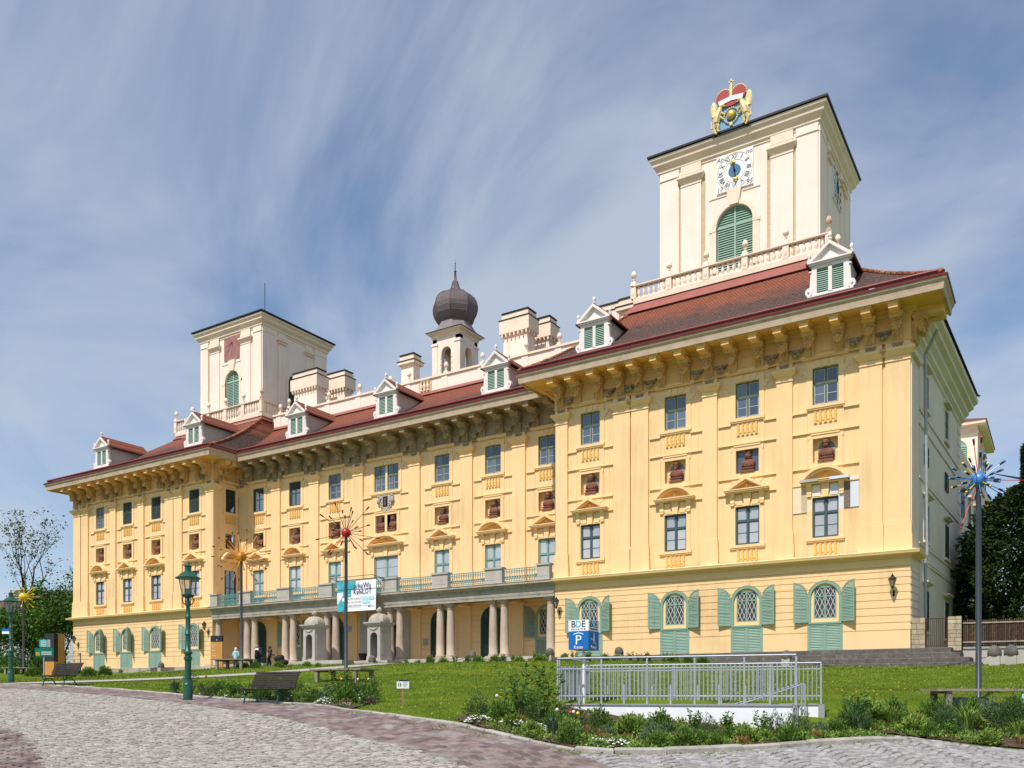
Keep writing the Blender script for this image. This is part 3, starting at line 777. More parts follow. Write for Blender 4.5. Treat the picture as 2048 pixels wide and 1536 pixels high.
def bust_mesh(var):
    m = MB(); z = NICHE[0] + .02; y = .05
    m.box(-.42, .42, y - .12, .28, z, z + .12); m.box(-.34, .34, y - .06, .28, z + .12, z + .22)
    m.box(-.4, .4, y - .1, .28, z + .22, z + .28)
    m.lathe([(.30, z + .28), (.42, z + .4), (.44, z + .55), (.36, z + .7), (.16, z + .78), (.12, z + .84)], 12, 0, y + .12, 0, 1, .55)
    for k in range(5):
        x = -.3 + .15 * k
        m.tube((x * 1.1, y - .1, z + .36), (x * .35, y - .06, z + .72), .035, .02, 5)
    m.ball((0, y + .06, z + .97), .16, 10, 7, (1, 1.05, 1.25))
    m.ball((0, y - .11, z + .95), .035, 6, 4, (1, 1, 1.6))
    if var == 0:
        m.lathe([(.17, z + 1.03), (.2, z + 1.08), (.2, z + 1.16), (.12, z + 1.22)], 10, 0, y + .06)
        m.ball((0, y - .04, z + .84), .1, 7, 5, (.9, .8, 1.3))
    elif var == 1:
        m.lathe([(.19, z + 1.04), (.21, z + 1.12), (.16, z + 1.24), (.02, z + 1.3)], 10, 0, y + .06)
        for i in range(6):
            m.ball((.19 * math.cos(i), y + .06 + .19 * math.sin(i), z + 1.13), .04, 5, 4)
    else:
        for i in range(14):
            t = i * 2.4
            m.ball((.16 * math.cos(t), y + .1 + .12 * math.sin(t), z + .86 + .026 * i), .08, 6, 4)
    return m.mesh('bust', 'terracotta', True)
def pediment(kind, w_=.71, big=1.0):
    m = MB(); W = 1.28 * big; z0 = 9.47
    m.box(-W, W, -.42, 0, z0, z0 + .08); m.box(-W + .06, W - .06, -.36, 0, z0 - .07, z0); m.box(-W - .03, W + .03, -.46, 0, z0 + .08, z0 + .14)
    zt = z0 + .14
    if kind == 'tri':
        hgt = .72
        for s_ in (-1, 1):
            m.prism([(s_ * (W + .03), zt), (s_ * (W - .32), zt), (0, zt + hgt - .19), (0, zt + hgt)], -.44, 0)
            m.prism([(s_ * (W - .3), zt + .001), (s_ * (W - .42), zt + .001), (0, zt + hgt - .27), (0, zt + hgt - .19)], -.3, 0)
        tym = [(-W + .4, zt), (W - .4, zt), (0, zt + hgt - .26)]
    else:
        hgt = .74; rr = (W * W + hgt * hgt) / (2 * hgt); cz_ = zt + hgt - rr; n = 14
        a0 = math.asin(min(1, W / rr))
        for i in range(n):
            a, b = -a0 + 2 * a0 * i / n, -a0 + 2 * a0 * (i + 1) / n
            for ro, ri, yy in ((rr, rr - .16, -.44), (rr - .16, rr - .26, -.3)):
                m.prism([(ro * math.sin(a), max(zt, cz_ + ro * math.cos(a))), (ro * math.sin(b), max(zt, cz_ + ro * math.cos(b))), (ri * math.sin(b), max(zt - .01, cz_ + ri * math.cos(b))), (ri * math.sin(a), max(zt - .01, cz_ + ri * math.cos(a)))], yy, 0)
        tym = [((rr - .25) * math.sin(a), max(zt, cz_ + (rr - .25) * math.cos(a))) for a in np.linspace(-a0 * .88, a0 * .88, 10)]
    ped = m.mesh('pediment', 'trim')
    m = MB(); m.prism(tym, -.06, 0)
    m.cur = 1
    for i in range(9):
        x = (i - 4) * .17; z = zt + .1 + .05 * (i % 2)
        m.ball((x * big, -.08, z), .07, 6, 4, (1, .7, .8))
    m.ball((0, -.09, zt + .26), .13, 8, 5, (1, .6, 1))
    for s_ in (-1, 1):
        m.path([(s_ * (.18 + .09 * k), -.08, zt + .2 + .06 * math.sin(k * 1.5)) for k in range(5)], .025, 5)
    tymp = m.mesh('tympanum', ['ochre', 'carved'])
    m = MB()
    # consoles, lintel panels and keystone between pediment and window
    for s_ in (-1, 1):
        x = s_ * (w_ + .16)
        m.prismx([(0, 8.74), (-.1, 8.74), (-.14, 8.9), (-.1, 9.05), (-.2, 9.3), (-.28, 9.4), (0, 9.4)], x - .13, x + .13)
        for k in range(3):
            m.ball((x - .07 + .07 * k, -.12, 8.72), .05, 5, 4)
        m.box(*sorted((s_ * (w_), s_ * (w_ + .28))), -.05, .02, 6.36, 8.72)
        m.prism([(s_ * .26, 8.7), (s_ * (w_ - .12), 8.7), (s_ * (w_ + .02), 8.86), (s_ * (w_ + .02), 9.3), (s_ * .32, 9.3)], -.07, 0)
    m.prism([(-.16, 8.63), (.16, 8.63), (.24, 9.4), (-.24, 9.4)], -.13, 0)
    m.box(-w_ - .3, w_ + .3, -.045, .02, 8.63, 8.72)
    m.box(-w_ - .34, w_ + .34, -.13, .02, 6.2, 6.36); m.box(-w_ - .3, w_ + .3, -.09, .02, 6.12, 6.2)
    return ped, tymp, m.mesh('window_surround', 'trim')
TOPT = top_trim(); NTR = niche_trim(); MOS = mosaic_back(); BUST = [bust_mesh(i) for i in range(3)]
BB1 = blind_balusters(12.82, 13.48); BB2 = blind_balusters(5.38, 6.06)
PTRI = pediment('tri'); PSEG = pediment('seg')
def bay(x, y, kind, hl, hr, top='win', mid='win', bust=0, rz=0, base=(0, 0), mos=True, lowbal=True):
    loc = (x, y, 0)
    ob('window_surround', TOPT, palace, loc, rz); ob('string_course', bands(hl, hr), palace, loc, rz)
    ob('blind_balustrade', BB1, palace, loc, rz); ob('niche_surround', NTR, palace, loc, rz)
    if mos:
        ob('mosaic_niche', MOS, palace, loc, rz)
    if bust is not None:
        ob('bust', BUST[bust], palace, loc, rz)
    P = PTRI if kind == 'tri' else PSEG
    for n_, me in zip(('pediment', 'tympanum', 'window_surround'), P):
        ob(n_, me, palace, loc, rz)
    if lowbal:
        ob('blind_balustrade', BB2, palace, loc, rz)
    (put_window(W_TOP, loc, rz) if top == 'win' else put_shutter(S_TOP, loc, rz))
    if mid == 'win':
        put_window(W_MID, loc, rz)
    elif mid == 'bal':
        put_window(W_BAL, loc, rz)
for i, x in enumerate(WR):
    bay(x, .15, ('seg', 'tri', 'seg', 'tri')[i], (1.8, 1.75, 1.7, 1.65)[i], (1.8, 1.75, 1.75, 1.65)[i], bust=(1, 2, 0, 1)[i], mos=i != 1)
for i, x in enumerate(WLF):
    bay(x, .15, ('tri', 'seg', 'tri', 'seg')[i], 1.65, 1.7, top='win' if i == 3 else 'shut', bust=(2, 0, 1, 2)[i], mos=False)
for i, x in enumerate(WC):
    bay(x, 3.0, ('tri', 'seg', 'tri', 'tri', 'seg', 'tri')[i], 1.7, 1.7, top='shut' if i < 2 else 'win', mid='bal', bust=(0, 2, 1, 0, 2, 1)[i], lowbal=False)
# one niche opens into a window behind its bust
m = MB(); m.box(-.66, .66, .2, .22, NICHE[0], NICHE[1]); ob('niche_window', m.mesh('niche_window', 'paneDark'), palace, (WR[1], .15, 0))
# return bay of the left wing
TOPR = top_trim(.62)
loc = (XL, RY, 0)
for me, n_ in ((TOPR, 'window_surround'), (BB1, 'blind_balustrade'), (MOS, 'mosaic_niche'), (BUST[2], 'bust'), (PSEG[0], 'pediment'), (PSEG[1], 'tympanum')):
    ob(n_, me, palace, loc, R(90), (.88, 1, 1))
put_shutter(S_RET, loc, R(90)); put_shutter(S_RETM, loc, R(90))
# middle bay: paired windows, paired niches, coat of arms, broad door
for s_ in (-1, 1):
    x = CX + s_ * .675
    put_window(W_PAIR, (x, 3.0, 0))
    ob('bust', BUST[0 if s_ < 0 else 2], palace, (CX + s_ * .61, 3.0, 0), 0, (.95, 1, 1)); ob('mosaic_niche', MOS, palace, (CX + s_ * .61, 3.0, 0))
put_window(W_DOOR, (CX, 3.0, 0))
ob('window_surround', top_trim(1.28), palace, (CX, 3.0, 0)); ob('niche_surround', niche_trim(1.12), palace, (CX, 3.0, 0)); ob('string_course', bands(2.6, 2.6, 1.5), palace, (CX, 3.0, 0))
for n_, me in zip(('pediment', 'tympanum', 'window_surround'), pediment('seg', 1.25, 1.42)):
    ob(n_, me, palace, (CX, 3.0, 0))
m = MB(); m.box(-.12, .12, -.05, .37, *NICHE); ob('niche_pier', m.mesh('niche_pier', 'trim'), palace, (CX, 3.0, 0))
m = MB()
m.prism([(-.42, 13.5), (.42, 13.5), (.36, 12.55), (0, 12.15), (-.36, 12.55)], -.12, 0)
for i in range(34):
    s_ = 1 if i % 2 else -1; t = i / 34
    m.ball((s_ * (.45 + .45 * random.random()) * (1 - t * .55), -.1, 13.4 - t * 1.15 + .1 * random.random()), .12 * (1 - .4 * t), 6, 4, (1, .7, 1))
for s_ in (-1, 1):
    m.ball((s_ * .72, -.14, 13.1), .2, 7, 5, (.8, .7, 1.4)); m.ball((s_ * .7, -.16, 13.42), .11, 7, 5)
ca = ob('coat_of_arms', m.mesh('coat_of_arms', 'palestone', True), palace, (CX, 3.0, 0))
m = MB(); m.box(-.24, .24, -.16, -.11, 12.6, 13.4); ob('shield', m.mesh('shield', 'blackmetal'), ca)
m = MB(); m.ball((0, -.17, 13.15), .1, 7, 5, (1, .5, 1)); m.box(-.07, .07, -.18, -.16, 12.68, 13.1); ob('figure', m.mesh('figure', 'terracotta'), ca)
# restoration test patches beside the last window: bare samples of older coats
x = WR[0]
for nm, a, b, z0, z1, mt in (('sample_patch', -1.78, -1.3, 7.85, 9.35, 'oldcoat'), ('sample_patch', -1.29, -.99, 7.85, 9.3, 'roughcream'), ('sample_patch', -.98, -.72, 7.85, 8.7, 'oldcoat'),
                             ('sample_patch', .72, .98, 7.85, 9.2, 'bluewhite'), ('sample_patch', 1.0, 1.32, 7.9, 9.3, 'reddot'), ('sample_patch', 1.33, 1.78, 7.9, 9.3, 'bluewhite'), ('sample_patch', 1.0, 1.78, 9.34, 9.62, 'bluewhite')):
    m = MB(); m.box(a, b, -.054, .0, z0, z1); ob(nm, m.mesh(nm, mt), palace, (x, .15, 0))
for a, b, mt in ((-.7, -.26, 'cream'), (.26, .7, 'bluewhite')):
    m = MB(); m.box(a, b, -.074, 0, 8.71, 9.31); ob('sample_patch', m.mesh('sample_patch', mt), palace, (x, .15, 0))
for a, b, mt in ((-1.32, -.3, 'palestone'), (.3, 1.32, 'bluewhite')):
    m = MB(); m.box(a, b, -.475, 0, 9.47, 9.625); ob('sample_patch', m.mesh('sample_patch', mt), palace, (x, .15, 0))

# ---- pilasters with pedestal, capital and entablature block
def pilaster(w_, d=.15):
    h = w_ / 2; m = MB()
    m.box(-h, h, 0, d + .02, 6.85, 15.5)
    m.box(-h - .04, h + .04, -.05, d + .02, 6.72, 6.85); m.box(-h - .07, h + .07, -.07, d + .02, 6.1, 6.72); m.box(-h - .1, h + .1, -.09, d + .02, 5.2, 6.1)
    sh = m.mesh('pilaster', 'plaster')
    m = MB()
    m.box(-h - .03, h + .03, -.05, d + .02, 15.44, 15.52); m.box(-h, h, -.02, d + .02, 15.52, 15.7)
    m.frustum(-h - .22, h + .22, -.26, d + .3, 15.95, 15.7, .2, .22); m.box(-h - .24, h + .24, -.28, d + .02, 15.95, 16.1)
    m.box(-h, h, -.02, d + .02, 16.1, 16.44)
    cap = m.mesh('capital', 'trim')
    m = MB()
    for k in (-1, 0, 1):
        m.ball((k * .17, -.06, 16.28), .075, 6, 4, (1, .8, 1))
    m.box(-.3, .3, -.07, 0, 16.34, 16.4)
    return sh, cap, m.mesh('guttae', 'grime')
PIL = {w_: pilaster(w_) for w_ in (.72, .9, 1.16, 1.24, 1.1)}
def put_pil(x, y, w_=.9, rz=0):
    for n_, me in zip(('pilaster', 'capital', 'guttae'), PIL[w_]):
        ob(n_, me, palace, (x, y, 0), rz)
PX = [(-.62, 1.24), (-1.98, 1.16), (-6.62, .9), (-11.05, .9), (-15.6, 1.16), (-16.85, 1.16), (-21.22, .9)]
PXL = [(-56.85, .9), (-61.2, 1.16), (-62.45, 1.16), (-66.7, .9), (-71.12, .9), (-75.85, 1.16), (-77.2, 1.24)]
for x, w_ in PX + PXL:
    put_pil(x, 0, w_)
PXC = [CX + s_ * d for d in (2.95, 7.95, 12.6) for s_ in (-1, 1)]
for x in PXC:
    put_pil(x, 2.85, 1.1)
put_pil(XL + .55, 2.85, .9); put_pil(XI - .5, 2.85, .9)
put_pil(XL + .1, .36, .72, R(90))

# ---- string cornice over the ground floor
PROF = [(0, 4.44), (.06, 4.46), (.06, 4.53), (.0, 4.55), (.0, 4.86), (.08, 4.88), (.1, 4.95), (.3, 5.0), (.34, 5.02), (.5, 5.05), (.52, 5.12), (.55, 5.2), (0, 5.34)]
m = MB(); m.sweep([(0, 2.2), (0, 0), (XI, 0)], PROF); ob('cornice', m.mesh('cornice', 'trim'), palace)
m = MB(); m.sweep([(XL, 0), (XE, 0), (XE, 18)], PROF); ob('cornice', m.mesh('cornice', 'trim'), palace)
m = MB(); m.sweep([(XI - .02, 3.0), (XL + .02, 3.0)], [(0, 5.0), (.3, 5.0), (.3, 5.2), (0, 5.2)]); ob('cornice', m.mesh('cornice', 'trim'), palace)

# ---- frieze, eaves, gutter
EP = [(0, 2.0), (0, 0), (XI, 0), (XI, 2.9), (XL, 2.9), (XL, 0), (XE, 0), (XE, 20)]
FR = [(.02, 16.44), (.07, 16.46), (.07, 16.53), (.02, 16.55), (.02, 17.78), (.1, 17.82), (.14, 17.95), (.3, 18.02), (.36, 18.12)]
SO = [(.3, 18.08), (.36, 18.12), (1.66, 18.12)]
FA = [(1.64, 18.13), (1.64, 18.03), (1.76, 18.03), (1.78, 18.22), (1.8, 18.36), (1.9, 18.5), (1.93, 18.62), (1.2, 18.7)]
DR = [(1.9, 18.6), (1.97, 18.62), (1.99, 18.7), (1.9, 18.76), (1.3, 18.95)]
ys = [0, 1, 2, 4, 5, 6]
for nm, prof, mt, mtc in (('frieze', FR, 'shadeplaster', 'weathered'), ('soffit', SO, 'ochre', 'weathered'), ('eave_fascia', FA, 'fascia', 'fascia'), ('drip_edge', DR, 'redmetal', 'redmetal')):
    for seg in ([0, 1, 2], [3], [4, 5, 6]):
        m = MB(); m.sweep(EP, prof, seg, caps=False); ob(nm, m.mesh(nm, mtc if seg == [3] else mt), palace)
GP = [(.0, 1.9), (0, 0), (XI, 0), (XI, 2.9), (XL, 2.9), (XL, 0), (XE, 0), (XE, 20)]
circ = [(1.66 + .1 * math.cos(t), 19.02 + .1 * math.sin(t)) for t in np.linspace(0, 2 * math.pi, 9)]
for seg in ([0, 1, 2], [3], [4, 5, 6]):
    m = MB(); m.sweep(GP, circ, seg, caps=False); ob('gutter', m.mesh('gutter', 'redmetal', True), palace)

# ---- mask consoles, rafters (mutules), festoons
def console(material):
    m = MB()
    m.frustum(-.38, .38, -.8, 0, 17.8, 17.52, .08, .1)
    m.prismx([(0, 16.52), (-.12, 16.52), (-.17, 16.85), (-.24, 17.05), (-.42, 17.3), (-.62, 17.52), (0, 17.52)], -.26, .26)
    for x in (-.17, 0, .17):
        m.tube((x, -.13, 16.56), (x, -.2, 16.98), .06, .05, 5)
    m.ball((0, -.42, 17.22), .26, 9, 6, (.95, .8, 1.1))
    for s_ in (-1, 1):
        m.ball((s_ * .1, -.62, 17.3), .05, 5, 4); m.ball((s_ * .2, -.5, 17.22), .09, 5, 4); m.ball((s_ * .23, -.4, 17.42), .1, 6, 4, (1.1, 1, .8)); m.ball((s_ * .14, -.58, 17.02), .08, 6, 4)
        m.ball((s_ * .1, -.64, 17.4), .055, 5, 4, (1.5, 1, .6))
    m.ball((0, -.66, 17.22), .055, 5, 4, (1, 1, 1.6)); m.ball((0, -.56, 16.98), .11, 6, 4, (1, .8, 1.2))
    return m.mesh('mask_console', material, True)
def rafter(material):
    m = MB(); m.box(-.23, .23, -1.56, .05, 17.7, 17.98); m.box(-.31, .31, -1.63, .05, 17.97, 18.125)
    return m.mesh('rafter_end', material)
def festoon(w_, material):
    m = MB(); n = 9
    pts = [(-w_ / 2 + w_ * i / (n - 1), -.16, 17.12 - .3 * math.sin(math.pi * i / (n - 1))) for i in range(n)]
    m.path(pts, .05, 5)
    for i in range(9):
        m.ball((random.uniform(-.22, .22), -.2 - .1 * random.random(), 16.78 + random.uniform(-.12, .16)), .1, 6, 4)
    m.prism([(-w_ / 2, 17.12), (w_ / 2, 17.12), (.2, 16.85), (-.2, 16.85)], -.06, 0)
    return m.mesh('festoon', material, True)
def frieze_panel(material):
    m = MB(); m.box(-.38, .38, -.03, 0, 16.75, 16.8); m.box(-.38, .38, -.03, 0, 17.3, 17.35); m.box(-.38, -.33, -.03, 0, 16.8, 17.3); m.box(.33, .38, -.03, 0, 16.8, 17.3)
    return m.mesh('frieze_panel', material)
CON = {k: (console(k), rafter('shadeplaster' if k == 'carved' else 'weathered'), festoon(.85, 'grime' if k == 'carved' else 'weathered'), frieze_panel('shadeplaster' if k == 'carved' else 'weathered')) for k in ('carved', 'weathered')}
def consoles(xs, y, k, rz=0, fest=(), panel=(), base=None):
    for x in xs:
        ob('mask_console', CON[k][0], palace, (x, y, 0), rz); ob('rafter_end', CON[k][1], palace, (x, y, 0), rz)
    for x in fest:
        ob('festoon', CON[k][2], palace, (x, y, 0), rz)
    for x in panel:
        ob('frieze_panel', CON[k][3], palace, (x, y, 0), rz)
def between(pos, panels):
    c = sorted(pos); r_ = []
    for a, b in zip(c, c[1:]):
        mid_ = (a + b) / 2
        if not any(abs(mid_ - p) < .4 for p in panels):
            r_.append(mid_)
    return r_
cr = [x for x, _ in PX] + [x + s_ * .79 for x in WR for s_ in (-1, 1)]
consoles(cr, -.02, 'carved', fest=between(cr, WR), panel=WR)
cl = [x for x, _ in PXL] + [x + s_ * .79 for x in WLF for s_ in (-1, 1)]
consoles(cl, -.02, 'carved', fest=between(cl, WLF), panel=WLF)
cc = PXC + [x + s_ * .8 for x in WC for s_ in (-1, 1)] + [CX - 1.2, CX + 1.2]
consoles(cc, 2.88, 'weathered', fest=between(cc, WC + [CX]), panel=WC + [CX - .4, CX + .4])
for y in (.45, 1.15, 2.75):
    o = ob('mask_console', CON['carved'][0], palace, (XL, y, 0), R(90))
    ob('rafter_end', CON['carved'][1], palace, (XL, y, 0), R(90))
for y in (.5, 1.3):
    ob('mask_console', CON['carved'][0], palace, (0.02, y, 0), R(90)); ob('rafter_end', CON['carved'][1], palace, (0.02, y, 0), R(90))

# ---- right flank: plain pale plaster, shuttered windows, heavy moulded eave
FL = 19.2
TS = [4.75, 12.5]
m = MB(); hs = []
for u in TS:
    hs += [(u - .7, u + .7, 14.0, 15.95), (u - .65, u + .65, 10.75, 11.9), (u - .7, u + .7, 6.4, 8.5), (u - .65, u + .65, 1.2, 3.5)]
m.grid_wall(0, FL, -1.2, 18.2, hs, 0, .2)
ob('flank_wall', m.mesh('flank_wall', 'sideplaster'), palace, (0, .02, 0), SIDE)
m = MB()
for z in (5.15, 5.0, 5.95, 9.6, 12.6, 13.4):
    m.box(2.4, FL, -.07, 0, z, z + .1)
for z in GZ[1:-1]:
    m.box(0.06, 2.3, -.03, 0, z + .02, z + .3)
for u in TS:
    for z0, z1 in ((14.0, 15.95), (6.4, 8.5), (1.2, 3.5)):
        m.box(u - .9, u - .7, -.05, 0, z0 - .1, z1 + .1); m.box(u + .7, u + .9, -.05, 0, z0 - .1, z1 + .1)
        m.box(u - .95, u + .95, -.16, 0, z0 - .2, z0 - .05)
        if z0 != 14.0:
            m.box(u - 1.0, u + 1.0, -.2, 0, z1 + .35, z1 + .42); m.box(u - 1.1, u + 1.1, -.34, 0, z1 + .42, z1 + .52)
        else:
            m.box(u - 1.0, u + 1.0, -.3, 0, z1 + .3, z1 + .44)
for a, b in ((2.5, 3.6), (6.0, 11.2), (13.9, 17.4)):
    for z0, z1 in ((9.9, 12.3), (6.2, 8.9), (13.6, 16.2)):
        m.box(a, b, -.012, 0, z0, z1)
ob('flank_mouldings', m.mesh('flank_mouldings', 'sideplaster'), palace, (0, .02, 0), SIDE)
for z in np.arange(.4, 17.4, .82):
    m = MB(); m.box(17.7, FL, -.035, 0, z, z + .72); ob('quoin', m.mesh('quoin', 'sideplaster'), palace, (0, .02, 0), SIDE)
m = MB(); m.box(.12, 1.0, -.05, 0, 5.4, 15.5); m.box(.08, 1.04, -.07, 0, 5.3, 6.8); m.box(1.25, 2.3, -.04, 0, 5.4, 15.5); m.box(0, 2.4, -.2, 0, 15.75, 16.0)
ob('flank_pilaster', m.mesh('flank_pilaster', 'sideplaster'), palace, (0, .02, 0), SIDE)
S_F1 = closed_shutter(1.4, 6.4, 8.5, 'deepgreen'); S_F2 = closed_shutter(1.3, 1.2, 3.5, 'deepgreen'); S_F3 = closed_shutter(1.3, 10.75, 11.9, 'deepgreen')
W_FL = window_set(1.4, 14.0, 15.95, .58, 'winframeblue', 'paneDark')
for u in TS:
    loc = (math.sin(math.atan(KS)) * u + .13, u + .02, 0)
    put_window(W_FL, loc, SIDE)
    for s_ in (S_F1, S_F2, S_F3):
        put_shutter(s_, loc, SIDE)
SP = [(KS * FL, FL), (KS * 1.2, 1.2)]
m = MB(); m.sweep(SP, [(0, 16.6), (.1, 16.7), (.1, 16.85), (.3, 17.0), (.32, 17.2), (.55, 17.4), (.58, 17.6), (.85, 17.75), (.88, 17.95), (1.1, 18.1), (1.15, 18.3), (.2, 18.6)])
ob('flank_eave', m.mesh('flank_eave', 'sideplaster'), palace)
m = MB(); m.tube((.42, 2.55, -.1), (.42, 2.55, 5.0), .085, n=8); m.tube((.42, 2.55, 5.0), (.5, 2.55, 5.3), .085, n=8); m.tube((.5, 2.55, 5.3), (.42, 2.5, 16.4), .085, n=8); m.tube((.42, 2.5, 16.4), (1.1, 1.9, 17.4), .085, n=8)
ob('downpipe', m.mesh('downpipe', 'galv', True), palace)
m = MB(); m.tube((XI - .2, 1.6, 17.2), (XI - .5, 2.5, 16.2), .08, n=8); m.tube((XI - 1.3, .6, 18.2), (XI - .2, 1.6, 17.2), .08, n=8); ob('downpipe', m.mesh('downpipe', 'trim', True), palace)

# ---- roofs
def loft(m, e0, e1, t0, t1, z0, z1, n=10, c=.3):
    e0, e1, t0, t1 = map(Vector, (e0, e1, t0, t1)); rows = []
    for i in range(n + 1):
        t = i / n; z = z0 + (z1 - z0) * ((1 - c) * t + c * t * t)
        rows.append(((*e0.lerp(t0, t), z), (*e1.lerp(t1, t), z)))
    for i in range(n):
        m.quad(rows[i][0], rows[i][1], rows[i + 1][1], rows[i + 1][0])
    return rows
Z0, ZR, ZL, ZC = 18.82, 24.3, 23.9, 23.0
TR = dict(x0=-18.43, x1=-5.34, y=5.4); TL = dict(x0=-70.6, x1=-57.75, y=6.8)
m = MB(); rr1 = loft(m, (-23.55, -1.85), (1.8, -1.85), (TR['x0'], TR['y']), (TR['x1'], TR['y']), Z0, ZR)
loft(m, (1.8, -1.85), (1.8, 2.0), (TR['x1'], TR['y']), (TR['x1'], 7), Z0, ZR); loft(m, (1.28, 2.0), (1.88, 19.5), (TR['x1'], 7), (TR['x1'] + .5, 17), Z0 - .2, ZR); loft(m, (-23.55, 14), (-23.55, -1.85), (TR['x0'], 14), (TR['x0'], TR['y']), Z0, ZR)
m.quad((TR['x0'], TR['y'], ZR), (TR['x1'], TR['y'], ZR), (TR['x1'] + .5, 17, ZR), (TR['x0'], 17, ZR)); m.quad((1.95, 19.8, Z0), (-23, 20.5, Z0), (TR['x0'], 17, ZR), (TR['x1'] + .5, 17, ZR))
ob('roof', m.mesh('roof', 'tiles'), palace)
m = MB(); rr2 = loft(m, (-79.6, -1.85), (-54.5, -1.85), (TL['x0'], TL['y']), (TL['x1'], TL['y']), Z0, ZL)
loft(m, (-54.5, -1.85), (-54.5, 14), (TL['x1'], TL['y']), (TL['x1'], 14), Z0, ZL); loft(m, (-79.6, 20), (-79.6, -1.85), (TL['x0'], 18), (TL['x0'], TL['y']), Z0, ZL)
m.quad((TL['x0'], TL['y'], ZL), (TL['x1'], TL['y'], ZL), (TL['x1'], 18, ZL), (TL['x0'], 18, ZL))
ob('roof', m.mesh('roof', 'tiles'), palace)
m = MB(); loft(m, (-57.5, 1.05), (-20.5, 1.05), (-57.5, 8.0), (-20.5, 8.0), Z0, ZC); m.quad((-57.5, 8, ZC), (-20.5, 8, ZC), (-20.5, 20, ZC), (-57.5, 20, ZC))
ob('roof', m.mesh('roof', 'tilescentre'), palace)
m = MB(); m.lathe([(.11, -.21), (.14, .21)], 8); me = m.mesh('ridge_tile', 'ridge', True); me.transform(Matrix.Rotation(R(90), 4, 'Y'))
for rows, side in ((rr1, 1), (rr2, 1), (rr1, 0)):
    pts = [Vector(r_[side]) for r_ in rows]
    for a, b in zip(pts, pts[1:]):
        nseg = max(1, int((b - a).length / .4))
        for i in range(nseg):
            p = a.lerp(b, (i + .5) / nseg)
            o = ob('ridge_tile', me, palace, (p.x, p.y, p.z + .03))
            o.rotation_euler = (b - a).to_track_quat('X', 'Z').to_euler()
# long red flashing under the balustrades
m = MB(); m.sweep([(TR['x1'], 14), (TR['x1'], TR['y']), (TR['x0'], TR['y']), (TR['x0'], 14)], [(.55, ZR - .32), (.12, ZR + .28), (0, ZR + .5)], caps=False); ob('flashing', m.mesh('flashing', 'redflash'), palace)
m = MB(); m.sweep([(TL['x1'], 14), (TL['x1'], TL['y']), (TL['x0'], TL['y']), (TL['x0'], 14)], [(.3, ZL - .1), (.1, ZL + .15), (0, ZL + .3)], caps=False); ob('flashing', m.mesh('flashing', 'redflash'), palace)
m = MB(); m.sweep([(-20.5, 8), (-57.5, 8)], [(.35, ZC - .12), (.12, ZC + .12), (0, ZC + .25)], caps=False); ob('flashing', m.mesh('flashing', 'redflash'), palace)

# ---- roof balustrades with urn finials
BAL = MB(); BAL.lathe([(.1, 0), (.1, .06), (.06, .1), (.115, .3), (.1, .4), (.05, .58), (.09, .66), (.1, .72)], 8); BALM = BAL.mesh('baluster', 'creamtrim', True)
FIN = MB(); FIN.frustum(-.2, .2, -.2, .2, 0, .28, .07, .07); FIN.lathe([(.08, .26), (.06, .38), (.1, .42), (.1, .46), (.06, .5), (.19, .66), (.2, .76), (.12, .98), (.02, 1.06)], 10); FINM = FIN.mesh('finial', 'creamtrim', True)
def balustrade(path, z, ztop, gap=.31, posts=3.0):
    m = MB(); m.sweep(path, [(.12, z), (.14, z + .35), (.1, z + .4), (-.12, z + .4), (-.14, z)]); m.sweep(path, [(.14, ztop - .16), (.2, ztop - .08), (.2, ztop), (-.18, ztop), (-.14, ztop - .16)])
    root = ob('balustrade', m.mesh('balustrade', 'creamtrim'), palace)
    hgt = ztop - .16 - (z + .4)
    for (xa, ya), (xb, yb) in zip(path, path[1:]):
        Lg = math.hypot(xb - xa, yb - ya); n = max(1, int(round(Lg / posts))); rz = math.atan2(yb - ya, xb - xa)
        for k in range(n + 1):
            t = k / n; x, y = xa + (xb - xa) * t, ya + (yb - ya) * t
            p = MB(); p.box(-.2, .2, -.15, .15, z + .38, ztop - .15); p.ball((0, .15, (z + ztop) / 2 + .1), .1, 6, 4, (1, .4, 2)); ob('post', p.mesh('post', 'creamtrim'), root, (x, y, 0), rz)
            ob('finial', FINM, root, (x, y, ztop), 0)
            if k < n:
                seg = Lg / n - .4; q = int(seg / gap)
                for j in range(q):
                    d = Lg * t + .2 + (j + .5) * seg / q
                    ob('baluster', BALM, root, (xa + (xb - xa) * d / Lg, ya + (yb - ya) * d / Lg, z + .4), 0, (1, 1, hgt / .72))
balustrade([(TR['x1'], 10.5), (TR['x1'], TR['y']), (TR['x0'], TR['y'])], ZR + .45, 26.05, .34, 2.6)
balustrade([(TL['x1'], 10.3), (TL['x1'], TL['y']), (TL['x0'], TL['y'])], ZL + .25, 25.75, .34, 2.6)

# ---- attic parapet of the middle range
m = MB(); PY = 8.05
m.box(-58, -19, PY, PY + .5, ZC, 24.3); m.cur = 1; m.box(-58, -19, PY - .12, PY + .6, 24.3, 24.47)
pa = ob('parapet', m.mesh('parapet', ['cream', 'creamtrim']), palace)
for x in (-56.8, -50.4, -46.6, -43.0, -40.9, -36.9, -33.2, -29.0, -26.0, -22.6):
    m = MB(); m.box(-.3, .3, -.05, 0, ZC, 24.3); ob('pier', m.mesh('pier', 'cream'), pa, (x, PY, 0)); ob('finial', FINM, pa, (x, PY + .22, 24.47))
for k in range(3):
    ob('baluster', BALM, pa, (-39.3 + .35 * k, PY - .1, 23.35), 0, (1.1, 1.1, 1.15))
m = MB(); m.box(-.7, .7, -.02, 0, 23.25, 24.25); ob('panel', m.mesh('panel', 'roughcream'), pa, (-38.95, PY, 0))

